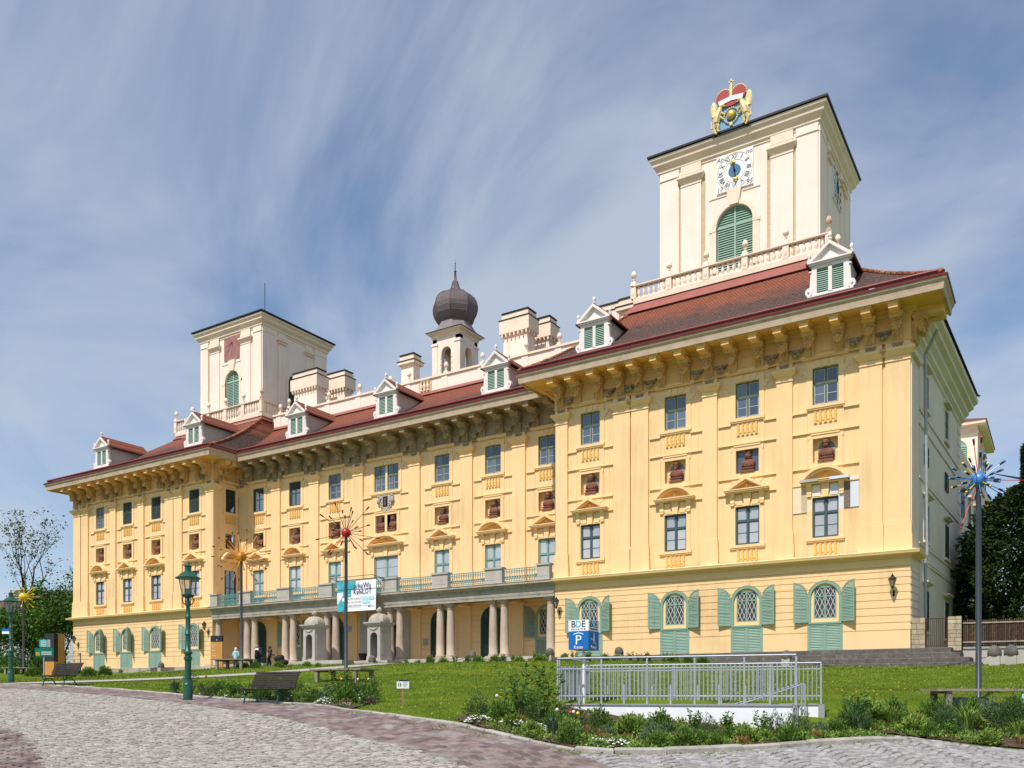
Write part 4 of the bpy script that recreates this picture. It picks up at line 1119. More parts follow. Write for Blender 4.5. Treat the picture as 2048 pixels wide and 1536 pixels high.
# ---- chimneys
def chimney(x, y, wx, wy, z0, z1, dent=True):
    m = MB(); m.box(-wx / 2, wx / 2, 0, wy, z0, z1 - .9)
    o = ob('chimney', m.mesh('chimney', 'cream'), palace, (x, y, 0))
    m = MB(); m.box(-wx / 2 - .25, wx / 2 + .25, -.25, wy + .25, z1 - 1.75 if dent else z1 - .9, z1 - .62); m.box(-wx / 2 - .1, wx / 2 + .1, -.1, wy + .1, z1 - .62, z1 - .22); m.box(-wx / 2 - .02, wx / 2 + .02, -.02, wy + .02, z1 - .22, z1 - .1)
    m.cur = 1; m.box(-wx / 2 - .3, wx / 2 + .3, -.3, wy + .3, z1 - .66, z1 - .6); m.box(-wx / 2 - .12, wx / 2 + .12, -.12, wy + .12, z1 - .1, z1)
    ob('cap', m.mesh('cap', ['creamtrim', 'blackmetal']), o)
    if dent:
        n = int(wx / .35)
        d = MB(); d.box(-.06, .06, -.24, 0, z1 - 2.0, z1 - 1.74); d.ball((0, -.18, z1 - 2.0), .07, 6, 4); dm = d.mesh('corbel', 'creamtrim')
        for i in range(n + 1):
            ob('corbel', dm, o, (-wx / 2 + wx * i / n, 0, 0))
        for i in range(int(wy / .35) + 1):
            ob('corbel', dm, o, (wx / 2, wy * i / int(wy / .35), 0), R(90))
chimney(-30.3, 8.7, 2.3, 1.1, 24.2, 28.4); chimney(-29.4, 11.3, 1.5, 1.0, 24.2, 28.6); chimney(-53.9, 8.7, 3.0, 1.1, 24.2, 28.3); chimney(-52.6, 11.3, 2.6, 1.0, 24.2, 28.7)
chimney(-41.7, 9.0, 1.35, .9, 24.2, 27.4, False); chimney(-22.3, 8.8, 2.0, 1.0, 24.0, 27.0); chimney(-19.4, 6.6, 1.3, .9, 22, 26.0, False)

# ---- bell turret with onion dome
TX0, TX1, TY0, TY1 = -40.35, -37.4, 10.9, 13.6
m = MB()
def arch_wall(m, w_, z0, z1, aw, zs, y, depth, n=10):
    """wall with an arched opening, centred at x=0"""
    h = w_ / 2
    m.box(-h, -aw, y, y + depth, z0, z1); m.box(aw, h, y, y + depth, z0, z1)
    pts = [(aw * math.cos(math.pi * i / n), zs + aw * math.sin(math.pi * i / n)) for i in range(n + 1)]
    for a, b in zip(pts, pts[1:]):
        m.prism([a, b, (b[0], z1), (a[0], z1)], y, y + depth)
q = MB(); arch_wall(q, 2.95, 24.2, 29.2, .52, 27.6, 0, .45)
q2 = MB(); arch_wall(q2, 2.7, 24.2, 29.2, .52, 27.6, 0, .45)
cxm = (TX0 + TX1) / 2; cym = (TY0 + TY1) / 2
m = MB(); m.v, m.f, m.mi = list(q.v), list(q.f), list(q.mi); m.xf(Matrix.Translation((cxm, TY0, 0)))
b_ = MB(); b_.v, b_.f, b_.mi = list(q.v), list(q.f), list(q.mi); b_.xf(Matrix.Translation((cxm, TY1 - .45, 0))); m.add(b_.v, b_.f)
for X in (TX0 + .45, TX1):
    c_ = MB(); c_.v, c_.f = list(q2.v), list(q2.f); c_.xf(Matrix.Translation((X, cym, 0)) @ Matrix.Rotation(R(90), 4, 'Z')); m.add(c_.v, c_.f)
for x in (TX0 + .25, TX1 - .25):
    m.box(x - .28, x + .28, TY0 - .06, TY0, 24.3, 28.6); m.box(x - .34, x + .34, TY0 - .12, TY0, 28.35, 28.55)
for y in (TY0 + .25, TY1 - .25):
    m.box(TX1, TX1 + .06, y - .28, y + .28, 24.3, 28.6); m.box(TX1, TX1 + .12, y - .34, y + .34, 28.35, 28.55)
for i in range(6):
    m.box(cxm - .68, cxm - .55, TY0 - .05, TY0, 24.6 + .5 * i, 24.95 + .5 * i); m.box(cxm + .55, cxm + .68, TY0 - .05, TY0, 24.6 + .5 * i, 24.95 + .5 * i)
tur = ob('bell_turret', m.mesh('bell_turret', 'cream'), palace)
m = MB(); m.sweep([(TX1, TY1), (TX1, TY0), (TX0, TY0), (TX0, TY1)], [(0, 28.95), (.08, 29.05), (.12, 29.2), (.35, 29.35), (.4, 29.5), (0, 29.55)], closed=True); ob('cornice', m.mesh('cornice', 'creamtrim'), tur)
m = MB(); sq = lambda r_, z: [(cxm + a * r_, cym + b * r_ * .95, z) for a, b in ((-1, -1), (1, -1), (1, 1), (-1, 1))]
prev = None
rings = []
for t in np.linspace(0, 1, 6):
    z = 29.5 + 1.0 * t ** 1.6; r_ = 1.98 - .7 * t ** .6
    ring = []
    for i in range(8):
        a = math.pi / 8 + i * math.pi / 4
        oc = (math.cos(a) * 1.5, math.sin(a) * 1.5)
        sqx = max(-1, min(1, math.cos(a) * 1.42)) ; sqy = max(-1, min(1, math.sin(a) * 1.42))
        sxx, syy = (math.copysign(1, sqx), sqy) if abs(sqx) > abs(sqy) else (sqx, math.copysign(1, sqy))
        k = t
        ring.append((cxm + (1 - k) * sxx * 1.98 + k * oc[0] * .93, cym + (1 - k) * syy * 1.88 + k * oc[1] * .93, z))
    rings.append(ring)
corner = [(cxm + a * 1.98, cym + b * 1.88, 29.5) for a, b in ((1, 1), (-1, 1), (-1, -1), (1, -1))]
for r0, r1 in zip(rings, rings[1:]):
    m.add(r0 + r1, [(i, (i + 1) % 8, 8 + (i + 1) % 8, 8 + i) for i in range(8)])
for k, c_ in enumerate(corner):
    i = 2 * k
    m.add([rings[0][i], c_, rings[0][(i + 1) % 8], rings[1][(i + 1) % 8], rings[1][i]], [(0, 1, 4), (1, 2, 3), (1, 3, 4)])
ob('skirt_roof', m.mesh('skirt_roof', 'onionflat'), tur)
prof = [(1.36, 30.45), (1.62, 30.75), (1.88, 31.15), (2.02, 31.6), (2.03, 32.0), (1.93, 32.4), (1.7, 32.8), (1.35, 33.1), (.95, 33.3), (.62, 33.42), (.45, 33.6), (.33, 33.9), (.25, 34.2), (.17, 34.4)]
for i in range(8):
    m = MB(); a, b = math.pi / 8 + i * math.pi / 4, math.pi / 8 + (i + 1) * math.pi / 4
    rows = len(prof) - 1
    for k in range(rows):
        (r0, z0), (r1, z1) = prof[k], prof[k + 1]
        n = 3 if k < 9 else 1
        for j in range(n):
            ra, rb = r0 + (r1 - r0) * j / n + .012, r0 + (r1 - r0) * (j + 1) / n
            za, zb = z0 + (z1 - z0) * j / n, z0 + (z1 - z0) * (j + 1) / n
            m.add([(cxm + ra * math.cos(a), cym + ra * math.sin(a), za), (cxm + ra * math.cos(b), cym + ra * math.sin(b), za), (cxm + rb * math.cos(b), cym + rb * math.sin(b), zb), (cxm + rb * math.cos(a), cym + rb * math.sin(a), zb)], [(0, 1, 2, 3)])
    ob('dome_panel', m.mesh('dome_panel', 'slate', recalc=False), tur)
m = MB()
for i in range(8):
    a = math.pi / 8 + i * math.pi / 4
    m.path([(cxm + (r_ + .02) * math.cos(a), cym + (r_ + .02) * math.sin(a), z) for r_, z in prof], .035, 4)
ob('dome_rib', m.mesh('dome_rib', 'slate'), tur)
m = MB(); m.lathe([(.2, 34.35), (.13, 34.5), (.09, 35.2), (.14, 35.25), (.05, 35.3), (.03, 35.9), (.07, 35.95), (.02, 36.1), (.01, 36.3)], 8, cxm, cym); ob('spire', m.mesh('spire', 'slate', True), tur)

# ---- dormers
def make_dormer():
    z = 20.0
    m = MB(); m.box(-1.0, -.72, 0, .25, z + .06, z + 1.75); m.box(.72, 1.0, 0, .25, z + .06, z + 1.75); m.box(-.1, .1, 0, .24, z + .12, z + 1.6); m.box(-.72, .72, 0, .25, z + 1.55, z + 1.75); m.box(-.72, .72, 0, .25, z + .06, z + .16)
    m.box(-1.24, 1.24, -.06, .25, z - .08, z + .06)
    m.box(-1.12, 1.12, -.12, .3, z + 1.75, z + 1.84); m.box(-1.2, 1.2, -.2, .3, z + 1.84, z + 1.92)
    for s_ in (-1, 1):
        m.prism([(s_ * 1.24, z + 1.92), (s_ * .97, z + 1.92), (0, z + 2.74), (0, z + 2.94)], -.2, .3)
        for k in range(14):                                  # side scrolls
            a, b = 2 * math.pi * k / 14, 2 * math.pi * (k + 1) / 14
            m.prism([(s_ * 1.16 + .2 * math.cos(a), z + .32 + .24 * math.sin(a)), (s_ * 1.16 + .2 * math.cos(b), z + .32 + .24 * math.sin(b)), (s_ * 1.16, z + .32)], -.02, .2)
        m.ball((s_ * 1.17, -.03, z + .32), .07, 6, 4)
        m.prism([(s_ * 1.0, z + .5), (s_ * 1.12, z + .5), (s_ * 1.06, z + 1.4), (s_ * 1.0, z + 1.4)], .02, .2); m.box(*sorted((s_ * 1.0, s_ * 1.14)), -.04, .2, z + 1.4, z + 1.48)
    fm = m.mesh('dormer', 'whitepaint')
    t = MB(); t.prism([(-.97, z + 1.92), (.97, z + 1.92), (0, z + 2.74)], .02, .2); tm = t.mesh('tympanum', 'whitepaint')
    chk = []
    for s_ in (-1, 1):
        c = MB(); c.add([(s_ * .98, .2, z - .3), (s_ * .98, .2, z + 1.8), (s_ * .98, 3.6, z + 1.8), (s_ * .98, 3.6, z + 1.2)], [(0, 1, 2, 3)]); chk.append(('cheek', c.mesh('cheek', 'pinkside')))
    r_ = MB()
    for s_ in (-1, 1):
        r_.prism([(s_ * 1.3, z + 1.82), (s_ * 1.3, z + 1.92), (0, z + 3.02), (0, z + 2.92)], -.1, 4.6)
    rm = r_.mesh('dormer_roof', 'tilescentre')
    e = MB()
    for s_ in (-1, 1):
        e.prism([(s_ * 1.31, z + 1.80), (s_ * 1.31, z + 1.90), (s_ * 1.24, z + 1.96), (s_ * 1.24, z + 1.80)], -.12, 4.4)
    em = e.mesh('eave_strip', 'redmetal')
    s1 = MB(); louvre(s1, -.72, -.1, z + .18, z + 1.54, .1, .115, .06); s1m = s1.mesh('shutter', 'mintlight')
    s2 = MB(); louvre(s2, .1, .72, z + .18, z + 1.54, .1, .115, .06); s2m = s2.mesh('shutter', 'mintlight')
    bk = MB(); bk.box(-.9, .9, .16, .2, z + .1, z + 1.6); bkm = bk.mesh('backing', 'deepgreen')
    ap = MB(); ap.add([(-1.24, -.05, z - .08), (1.24, -.05, z - .08), (1.2, -.55, z - .46), (-1.2, -.55, z - .46)], [(0, 1, 2, 3)]); apm = ap.mesh('apron_flashing', 'redflash')
    f = MB(); f.lathe([(.07, 0), (.1, .06), (.06, .12), (.12, .26), (.1, .36), (.02, .46)], 8); f.box(-.09, .09, -.09, .09, -.12, .02); fim = f.mesh('finial', 'whitepaint', True)
    return fm, (('tympanum', tm), *chk, ('dormer_roof', rm), ('eave_strip', em), ('shutter', s1m), ('shutter', s2m), ('backing', bkm), ('apron_flashing', apm)), fim, z
DM = make_dormer()
for x, y in ((-4.15, .2), (-18.9, .2), (-28.55, 3.2), (-39.15, 3.2), (-49.3, 3.2), (-59.2, .2), (-73.25, .2)):
    o = ob('dormer', DM[0], palace, (x, y, 0))
    for n_, me in DM[1]:
        ob(n_, me, o)
    for fx, fy, fz in ((0, .0, 2.98), (-1.15, 0, 2.05), (1.15, 0, 2.05)):
        ob('finial', DM[2], o, (fx, fy, DM[3] + fz))

# ---- towers
def tower(x0, x1, y0, y1, zb, zt, roof_over, clock, win_z, cx_w, label):
    W = x1 - x0; D = y1 - y0; cx_ = (x0 + x1) / 2
    aw = 1.25 if clock else 1.05
    wx = cx_w - x0
    m = MB(); n = 12
    zs = win_z[1] - aw
    # front wall with arched belfry opening
    m.quad((x0, y0, zb), (cx_w - aw, y0, zb), (cx_w - aw, y0, zt), (x0, y0, zt)); m.quad((cx_w + aw, y0, zb), (x1, y0, zb), (x1, y0, zt), (cx_w + aw, y0, zt)); m.quad((cx_w - aw, y0, zb), (cx_w + aw, y0, zb), (cx_w + aw, y0, win_z[0]), (cx_w - aw, y0, win_z[0]))
    pts = [(cx_w + aw * math.cos(math.pi * i / n), zs + aw * math.sin(math.pi * i / n)) for i in range(n + 1)]
    for a, b in zip(pts, pts[1:]):
        m.quad((a[0], y0, a[1]), (b[0], y0, b[1]), (b[0], y0, zt), (a[0], y0, zt)); m.quad((a[0], y0, a[1]), (b[0], y0, b[1]), (b[0], y0 + .4, b[1]), (a[0], y0 + .4, a[1]))
    for x in (cx_w - aw, cx_w + aw):
        m.quad((x, y0, win_z[0]), (x, y0 + .4, win_z[0]), (x, y0 + .4, zs), (x, y0, zs))
    m.quad((x1, y0, zb), (x1, y1, zb), (x1, y1, zt), (x1, y0, zt)); m.quad((x0, y0, zb), (x0, y1, zb), (x0, y1, zt), (x0, y0, zt)); m.quad((x0, y1, zb), (x1, y1, zb), (x1, y1, zt), (x0, y1, zt))
    tw = ob('tower', m.mesh('tower', 'cream'), palace)
    # cornice
    m = MB(); cz = zt - .1
    m.sweep([(x1, y1), (x1, y0), (x0, y0), (x0, y1)], [(0, cz - .25), (.06, cz - .2), (.06, cz - .05), (.16, cz), (.18, cz + .2), (.42, cz + .45), (.45, cz + .65), (.6, cz + .8), (.62, cz + .95), (0, cz + 1.0)], closed=True)
    ob('cornice', m.mesh('cornice', 'creamtrim'), tw)
    # roof
    o_ = roof_over; zr = zt + .91
    m = MB(); rx0, rx1, ry0, ry1 = x0 - o_, x1 + o_, y0 - o_, y1 + o_
    ap = ((rx0 + rx1) / 2, (ry0 + ry1) / 2, zr + 3.0)
    cs = [(rx0, ry0, zr + .12), (rx1, ry0, zr + .12), (rx1, ry1, zr + .12), (rx0, ry1, zr + .12)]
    m.add(cs + [ap], [(0, 1, 4), (1, 2, 4), (2, 3, 4), (3, 0, 4)])
    ob('roof', m.mesh('roof', 'tilescentre'), tw)
    m = MB(); m.box(rx0, rx1, ry0, ry1, zr, zr + .13); ob('roof_edge', m.mesh('roof_edge', 'blackmetal'), tw)
    # pilaster strips, rough-cast recesses, capitals
    m = MB(); g = MB(); kp = MB()
    cap = zt - 1.05
    for fa, fb in ((.0, .13), (.145, .28), (.72, .855), (.87, 1.0)) if clock else ((.0, .13), (.17, .32), (.68, .83), (.87, 1.0)):
        a, b = x0 + W * fa, x0 + W * fb
        m.box(a, b, y0 - .1, y0, zb, zt - .12)
        if 0 < fa and fb < 1:
            kp = MB(); kp.frustum(a - .22, b + .22, y0 - .34, y0 + .3, cap, cap - .28, .18, .2); kp.box(a - .24, b + .24, y0 - .36, y0 - .05, cap, cap + .14); kp.box(a - .04, b + .04, y0 - .14, y0 - .05, cap - .5, cap - .42); kp.box(a, b, y0 - .14, y0 - .05, cap + .14, zt - .12)
            ob('capital', kp.mesh('capital', 'creamtrim'), tw)
        kp = MB(); kp.box(a - .02, b + .02, y0 - .16, y0 - .05, cap + .34, cap + .4); ob('moulding', kp.mesh('moulding', 'creamtrim'), tw)
        ob('pilaster_strip', m.mesh('pilaster_strip', 'cream'), tw); m = MB()
    for fa, fb in ((.13, .145), (.28, .305), (.695, .72), (.855, .87)):
        g = MB(); g.box(x0 + W * fa, x0 + W * fb, y0 - .02, y0, zb, cap + .1); ob('roughcast', g.mesh('roughcast', 'roughcream'), tw)
    for fa, fb in ((.0, .2), (.24, .34), (.66, .76), (.8, 1.0)):
        a, b = y0 + D * fa, y0 + D * fb
        m = MB(); m.box(x1, x1 + .1, a, b, zb, zt - .12); ob('pilaster_strip', m.mesh('pilaster_strip', 'cream'), tw)
        kp = MB(); kp.box(x1, x1 + .13, a - .02, b + .02, cap + .34, cap + .4)
        if 0 < fa and fb < 1:
            kp.box(x1, x1 + .36, a - .2, b + .2, cap, cap + .14); kp.box(x1, x1 + .26, a - .1, b + .1, cap - .2, cap)
        ob('capital', kp.mesh('capital', 'creamtrim'), tw)
    # arch surround
    m = MB(); q = MB()
    arch_ring(q, aw + .28, aw, win_z[0], zs, -.08, .02, 14)
    q.box(-aw - .5, -aw, -.1, .02, zs - .25, zs); q.box(aw, aw + .5, -.1, .02, zs - .25, zs)
    q.box(-aw - .45, -aw, -.06, .02, win_z[0], zs - .25); q.box(aw, aw + .45, -.06, .02, win_z[0], zs - .25)
    q.prism([(-.3, win_z[1]), (.3, win_z[1]), (.5, win_z[1] + 1.05), (-.5, win_z[1] + 1.05)], -.16, 0)
    q.box(-aw - .5, -.55, -.05, .0, win_z[1] + .75, win_z[1] + .82); q.box(.55, aw + .5, -.05, .0, win_z[1] + .75, win_z[1] + .82)
    ob('arch_surround', q.mesh('arch_surround', 'creamtrim'), tw, (cx_w, y0, 0))
    m = MB(); m.prism(arch_poly(aw, win_z[0], zs, aw, 12), .22, .26); sh = ob('belfry_shutter', m.mesh('belfry_shutter', 'mint'), tw, (cx_w, y0, 0))
    # louvred leaves fill the arch
    s = MB(); z = win_z[0] + .1
    while z < win_z[1] - .18:
        hw = aw if z + .15 < zs else math.sqrt(max(0, aw * aw - (z + .16 - zs) ** 2))
        if hw > .2:
            for a, b in ((-hw + .06, -.06), (.06, hw - .06)):
                louvre(s, a, b, z, z + .1, .18, .16, .09)
        z += .16
    s.box(-.06, .06, .12, .22, win_z[0], win_z[1]); s.box(-aw, aw, .13, .22, zs - .1, zs + .05)
    ob('slats', s.mesh('slats', 'mintlight'), tw, (cx_w, y0, 0))
    return tw
twr = tower(-17.12, -6.33, 7.0, 16.4, 20, 34.3, .72, True, (26.2, 30.52), -11.8, '')
twl = tower(-68.95, -59.77, 8.6, 17.4, 20, 34.1, .72, False, (25.2, 30.3), -64.1, '')
m = MB(); m.box(-1.17, 1.17, -.05, .03, 31.4, 33.98); ob('sundial', m.mesh('sundial', 'redsundial'), twl, (-64.15, 8.6, 0))
m = MB(); m.tube((.1, -.05, 33.2), (-.1, -.6, 32.5), .03); m.tube((.1, -.05, 33.2), (-1.0, -.05, 31.9), .02); ob('gnomon', m.mesh('gnomon', 'blackmetal'), twl, (-64.15, 8.6, 0))
m = MB(); m.tube((-64.3, 13, 37), (-64.3, 13, 41.0), .035); ob('lightning_rod', m.mesh('lightning_rod', 'blackmetal'), twl)
q = MB(); q.prism(arch_poly(1.0, 25.2, 29.3, 1.0, 12), -.03, .02); louvre(q, -.95, .95, 25.3, 29.9, -.06, .16, .08); ob('belfry_shutter', q.mesh('belfry_shutter', 'deepgreen'), twl, (-59.77, 13, 0), R(90))
q = MB(); arch_ring(q, 1.3, 1.0, 25.2, 29.3, -.1, .0); ob('arch_surround', q.mesh('arch_surround', 'creamtrim'), twl, (-59.77, 13, 0), R(90))

# clock of the right tower
def clock(par, loc, rz, hands=True, sc=1):
    m = MB(); m.box(-1.25, 1.25, -.1, .02, -1.23, 1.23); o = ob('clock_face', m.mesh('clock_face', 'clockwhite'), par, loc, rz, (sc, 1, sc))
    rot = rz
    def sub(n_, me, dx=0, dz=0, ry=0):
        p = Vector((dx * sc, 0, dz * sc)); p.rotate(Matrix.Rotation(rz, 3, 'Z'))
        q = ob(n_, me, par, (loc[0] + p.x, loc[1] + p.y, loc[2] + p.z), rz, (sc, 1, sc))
        q.rotation_euler = (Matrix.Rotation(rz, 3, 'Z') @ Matrix.Rotation(ry, 3, 'Y')).to_euler()
        return q
    r_ = MB(); n = 40
    for i in range(n):
        a, b = 2 * math.pi * i / n, 2 * math.pi * (i + 1) / n
        for ro, ri in ((1.22, 1.18), (.74, .72)):
            r_.prism([(ro * math.cos(a), ro * math.sin(a)), (ro * math.cos(b), ro * math.sin(b)), (ri * math.cos(b), ri * math.sin(b)), (ri * math.cos(a), ri * math.sin(a))], -.12, -.1)
    sub('clock_ring', r_.mesh('clock_ring', 'palegold'))
    d = MB(); d.prism([(.42 * math.cos(t), .42 * math.sin(t)) for t in np.linspace(0, 2 * math.pi, 25)[:-1]], -.125, -.09); sub('clock_disc', d.mesh('clock_disc', 'clockblue'))
    for i, s_ in enumerate(('XII', 'I', 'II', 'III', 'IIII', 'V', 'VI', 'VII', 'VIII', 'IX', 'X', 'XI')):
        a = R(90 - 30 * i)
        me = text_mesh(s_, .44, 'ink', sx=.8, extrude=.006)
        me.transform(Matrix.Translation((0, -.11, -.15)))
        sub('numeral', me, .97 * math.cos(a), .97 * math.sin(a), R(30 * i))
    for s_, x, z in (('An', -1.0, .86), ('no', .98, .86), ('17', -1.02, -1.16), ('95', 1.0, -1.16)):
        me = text_mesh(s_, .44, 'violet', extrude=.006, shear=.2); me.transform(Matrix.Translation((0, -.11, 0))); sub('year_lettering', me, x, z)
    for ang, ln, wd in ((-12, .62, .07), (172, .62, .055)):
        h = MB(); h.prism([(-wd, -.1), (wd, -.1), (wd * .5, ln), (-wd * .5, ln)], -.17, -.14)
        hm = h.mesh('clock_hand', 'ink'); sub('clock_hand', hm, 0, 0, R(ang))
        g = MB()
        for dx, dz, rr in ((0, ln, .13), (-.1, ln - .08, .09), (.1, ln - .08, .09), (0, ln + .14, .06)):
            g.ball((dx, -.17, dz), rr, 8, 5, (1, .4, 1))
        sub('hand_ornament', g.mesh('hand_ornament', 'gold', True), 0, 0, R(ang))
clock(twr, (-11.76, 7.0, 32.75), 0)
clock(twr, (-6.33, 12.1, 32.4), R(90), sc=.95)
for y in (9.6, 14.4):
    m = MB(); m.box(-.5, .5, -.25, 0, 32.9, 33.1); ob('capital', m.mesh('capital', 'creamtrim'), twr, (-6.33, y, 0), R(90))

# coat of arms on the right tower's roof edge: crowned shield between two winged supporters
cr_ = ob('roof_crest', None, palace, (-11.8, 6.35, 35.35))
m = MB(); m.prism([(-1.15, 0), (1.15, 0), (1.1, 1.6), (.7, 1.9), (-.7, 1.9), (-1.1, 1.6)], 0, .12); ob('blue_panel', m.mesh('blue_panel', 'skyblue'), cr_)
m = MB(); m.box(-1.3, 1.3, -.02, .5, -.28, -.02); m.prism([(-1.1, -.1), (1.1, -.1), (.2, 1.9), (-.2, 1.9)], .5, 2.8); ob('crest_base', m.mesh('crest_base', 'blackmetal'), cr_)
m = MB()
for s_ in (-1, 1):
    m.prism([(s_ * (.06 + .5 + .46 * math.cos(t)), 2.1 + .48 * math.sin(t)) for t in np.linspace(0, 2 * math.pi, 17)[:-1]], -.1, .1)
m.prism([(.5 * math.cos(t), 1.58 + .18 * math.sin(t)) for t in np.linspace(0, 2 * math.pi, 17)[:-1]], -.12, .1)
ob('crown_cap', m.mesh('crown_cap', 'crimson'), cr_)
m = MB(); m.prism([(-.78, 1.62), (0, 1.72), (.78, 1.62), (.86, 1.92), (0, 2.02), (-.86, 1.92)], -.16, .1); ob('ermine_band', m.mesh('ermine_band', 'clockwhite'), cr_)
m = MB()
for s_ in (-1, 1):
    for t in np.linspace(-.2, 3.3, 15):
        m.ball((s_ * (.5 + .5 * math.cos(t)), -.04, 2.12 + .52 * math.sin(t)), .07, 6, 4)
m.box(-.09, .09, -.12, .08, 1.9, 2.75); m.ball((0, -.02, 2.78), .12, 8, 5); m.box(-.05, .05, -.04, .04, 2.85, 3.25); m.box(-.18, .18, -.04, .04, 3.0, 3.1)
for t in np.linspace(0, 2 * math.pi, 22):
    m.ball((.48 * math.cos(t), -.06, .78 + .5 * math.sin(t)), .065, 6, 4)
m.ball((0, -.08, .18), .12, 7, 5, (1, .5, 1.2))
ob('crown_arches', m.mesh('crown_arches', 'palegold', True), cr_)
m = MB(); m.ball((0, -.1, .8), .31, 14, 9, (1, .6, 1)); ob('boss', m.mesh('boss', 'gold', True), cr_)
m = MB(); m.ball((.02, -.02, .77), .33, 12, 6, (1, .3, 1)); ob('boss_rim', m.mesh('boss_rim', 'clockblue', True), cr_)
for s_ in (-1, 1):
    m = MB()
    P = lambda pts, r_: m.path([(s_ * x, -.1, z) for x, z in pts], r_, 7)
    P([(1.0, .55), (.95, .9), (.82, 1.2), (.72, 1.5)], [.22, .25, .2, .14])                # body and neck
    m.ball((s_ * .62, -.1, 1.6), .16, 8, 5, (1.2, .8, .9)); P([(.55, 1.58), (.4, 1.5)], [.08, .03])
    P([(.85, 1.15), (.6, 1.15), (.5, 1.0)], [.1, .07, .05]); P([(.88, .95), (.66, .85), (.55, .7)], [.09, .07, .05])   # forelegs
    P([(1.0, .55), (.85, .3), (.92, .05), (.75, -.02)], [.17, .11, .08, .06]); P([(1.08, .5), (1.15, .2), (1.08, -.08), (.95, -.12)], [.15, .1, .08, .06])
    P([(1.15, .4), (1.35, .3), (1.3, .6), (1.4, .8)], [.05, .05, .05, .04])
    m.ball((s_ * 1.2, -.06, 1.5), .3, 10, 7, (.75, .3, 1.9)); m.ball((s_ * 1.0, -.1, .8), .26, 8, 6, (.9, .7, 1.3))
    for k in range(6):                                                                     # wing feathers
        a = R(62 + k * 11)
        P([(1.0 + .05 * k, 1.0), (1.02 + .07 * k + .45 * math.cos(a), 1.0 + .95 * math.sin(a) - .12 * k)], [.1, .06])
    ob('winged_supporter', m.mesh('winged_supporter', 'palegold', True), cr_)

# ---- portico
PCX = -39.15
PP = [(PCX + s_ * d) for d in (3.3, 8.05, 12.7) for s_ in (-1, 1)]
cols = [PCX - 16.9, PCX + 16.9] + [p + s_ * .47 for p in PP for s_ in (-1, 1)]
FZ = .12
m = MB(); m.lathe([(.40, FZ + .0), (.40, FZ + .12), (.36, FZ + .14), (.37, FZ + .24), (.31, FZ + .3), (.31, FZ + 1.2), (.285, FZ + 2.4), (.25, 3.68), (.28, 3.7), (.28, 3.76), (.25, 3.78), (.25, 3.86), (.34, 3.98), (.34, 4.0)], 20)
m.box(-.42, .42, -.42, .42, FZ, FZ + .1); m.box(-.38, .38, -.38, .38, 3.98, 4.12)
COLM = m.mesh('column', 'columnstone', True)
for x in cols:
    ob('column', COLM, palace, (x, .42, 0))
EA = [(.2, 4.1), (.22, 4.3), (.24, 4.3), (.26, 4.46), (.2, 4.5), (.2, 4.8), (.28, 4.84), (.32, 4.95), (.55, 5.0), (.6, 5.08), (.66, 5.18), (-.7, 5.22), (-.7, 4.1)]
m = MB(); m.sweep([(XI - .01, .12), (XL + .01, .12)], EA); ob('entablature', m.mesh('entablature', 'stone'), palace)
m = MB(); m.box(XL + .02, XI - .02, .3, 2.98, 4.4, 4.5); ob('portico_ceiling', m.mesh('portico_ceiling', 'trim'), palace)
m = MB(); m.box(XL + .02, XI - .02, -.5, 2.98, 5.02, 5.2); ob('balcony_floor', m.mesh('balcony_floor', 'stone'), palace)
for x in cols[2::2]:
    m = MB(); m.box(-.35, .35, 0, 2.4, 4.12, 4.4); ob('ceiling_beam', m.mesh('ceiling_beam', 'trim'), palace, (x + .47, .5, 0))
m = MB(); m.ball((0, 0, 0), .065, 7, 5); ROS = m.mesh('rosette', 'teal', True)
peds = sorted([PCX - 16.7] + PP + [PCX + 16.7])
for i, x in enumerate(peds):
    h = .75 if 0 < i < 7 else .5
    m = MB(); m.box(-h + .04, h - .04, -.22, .18, 5.2, 6.2); m.box(-h, h, -.27, .23, 5.2, 5.36); m.box(-h - .03, h + .03, -.3, .26, 6.2, 6.32); m.box(-h + .16, h - .16, -.235, -.2, 5.46, 6.08)
    ob('balcony_pedestal', m.mesh('balcony_pedestal', 'palestone'), palace, (x, -.08, 0))
for i in range(7):
    a = peds[i] + (.8 if i else .55); b = peds[i + 1] - (.8 if i < 6 else .55)
    m = MB(); yb = -.12
    for z in (5.3, 5.44, 5.98, 6.12):
        m.box(a, b, yb - .025, yb + .025, z, z + .05)
    n = int((b - a) / .2)
    rt = ob('balcony_railing', m.mesh('balcony_railing', 'teal'), palace)
    m = MB()
    for k in range(n + 1):
        x = a + (b - a) * k / n
        m.tube((x, yb, 5.32), (x, yb, 6.12), .024, n=4)
        if k < n:
            xm = x + (b - a) / n / 2
            m.path([(x + .02, yb, 5.95), (xm, yb, 5.86), (x + (b - a) / n - .02, yb, 5.95)], .014, 4); m.path([(x + .02, yb, 5.46), (xm, yb, 5.56), (x + (b - a) / n - .02, yb, 5.46)], .014, 4)
    ob('bars', m.mesh('bars', 'teal'), rt)
    for k in range(n):
        ob('rosette', ROS, rt, (a + (b - a) * (k + .5) / n, yb - .02, 5.62))
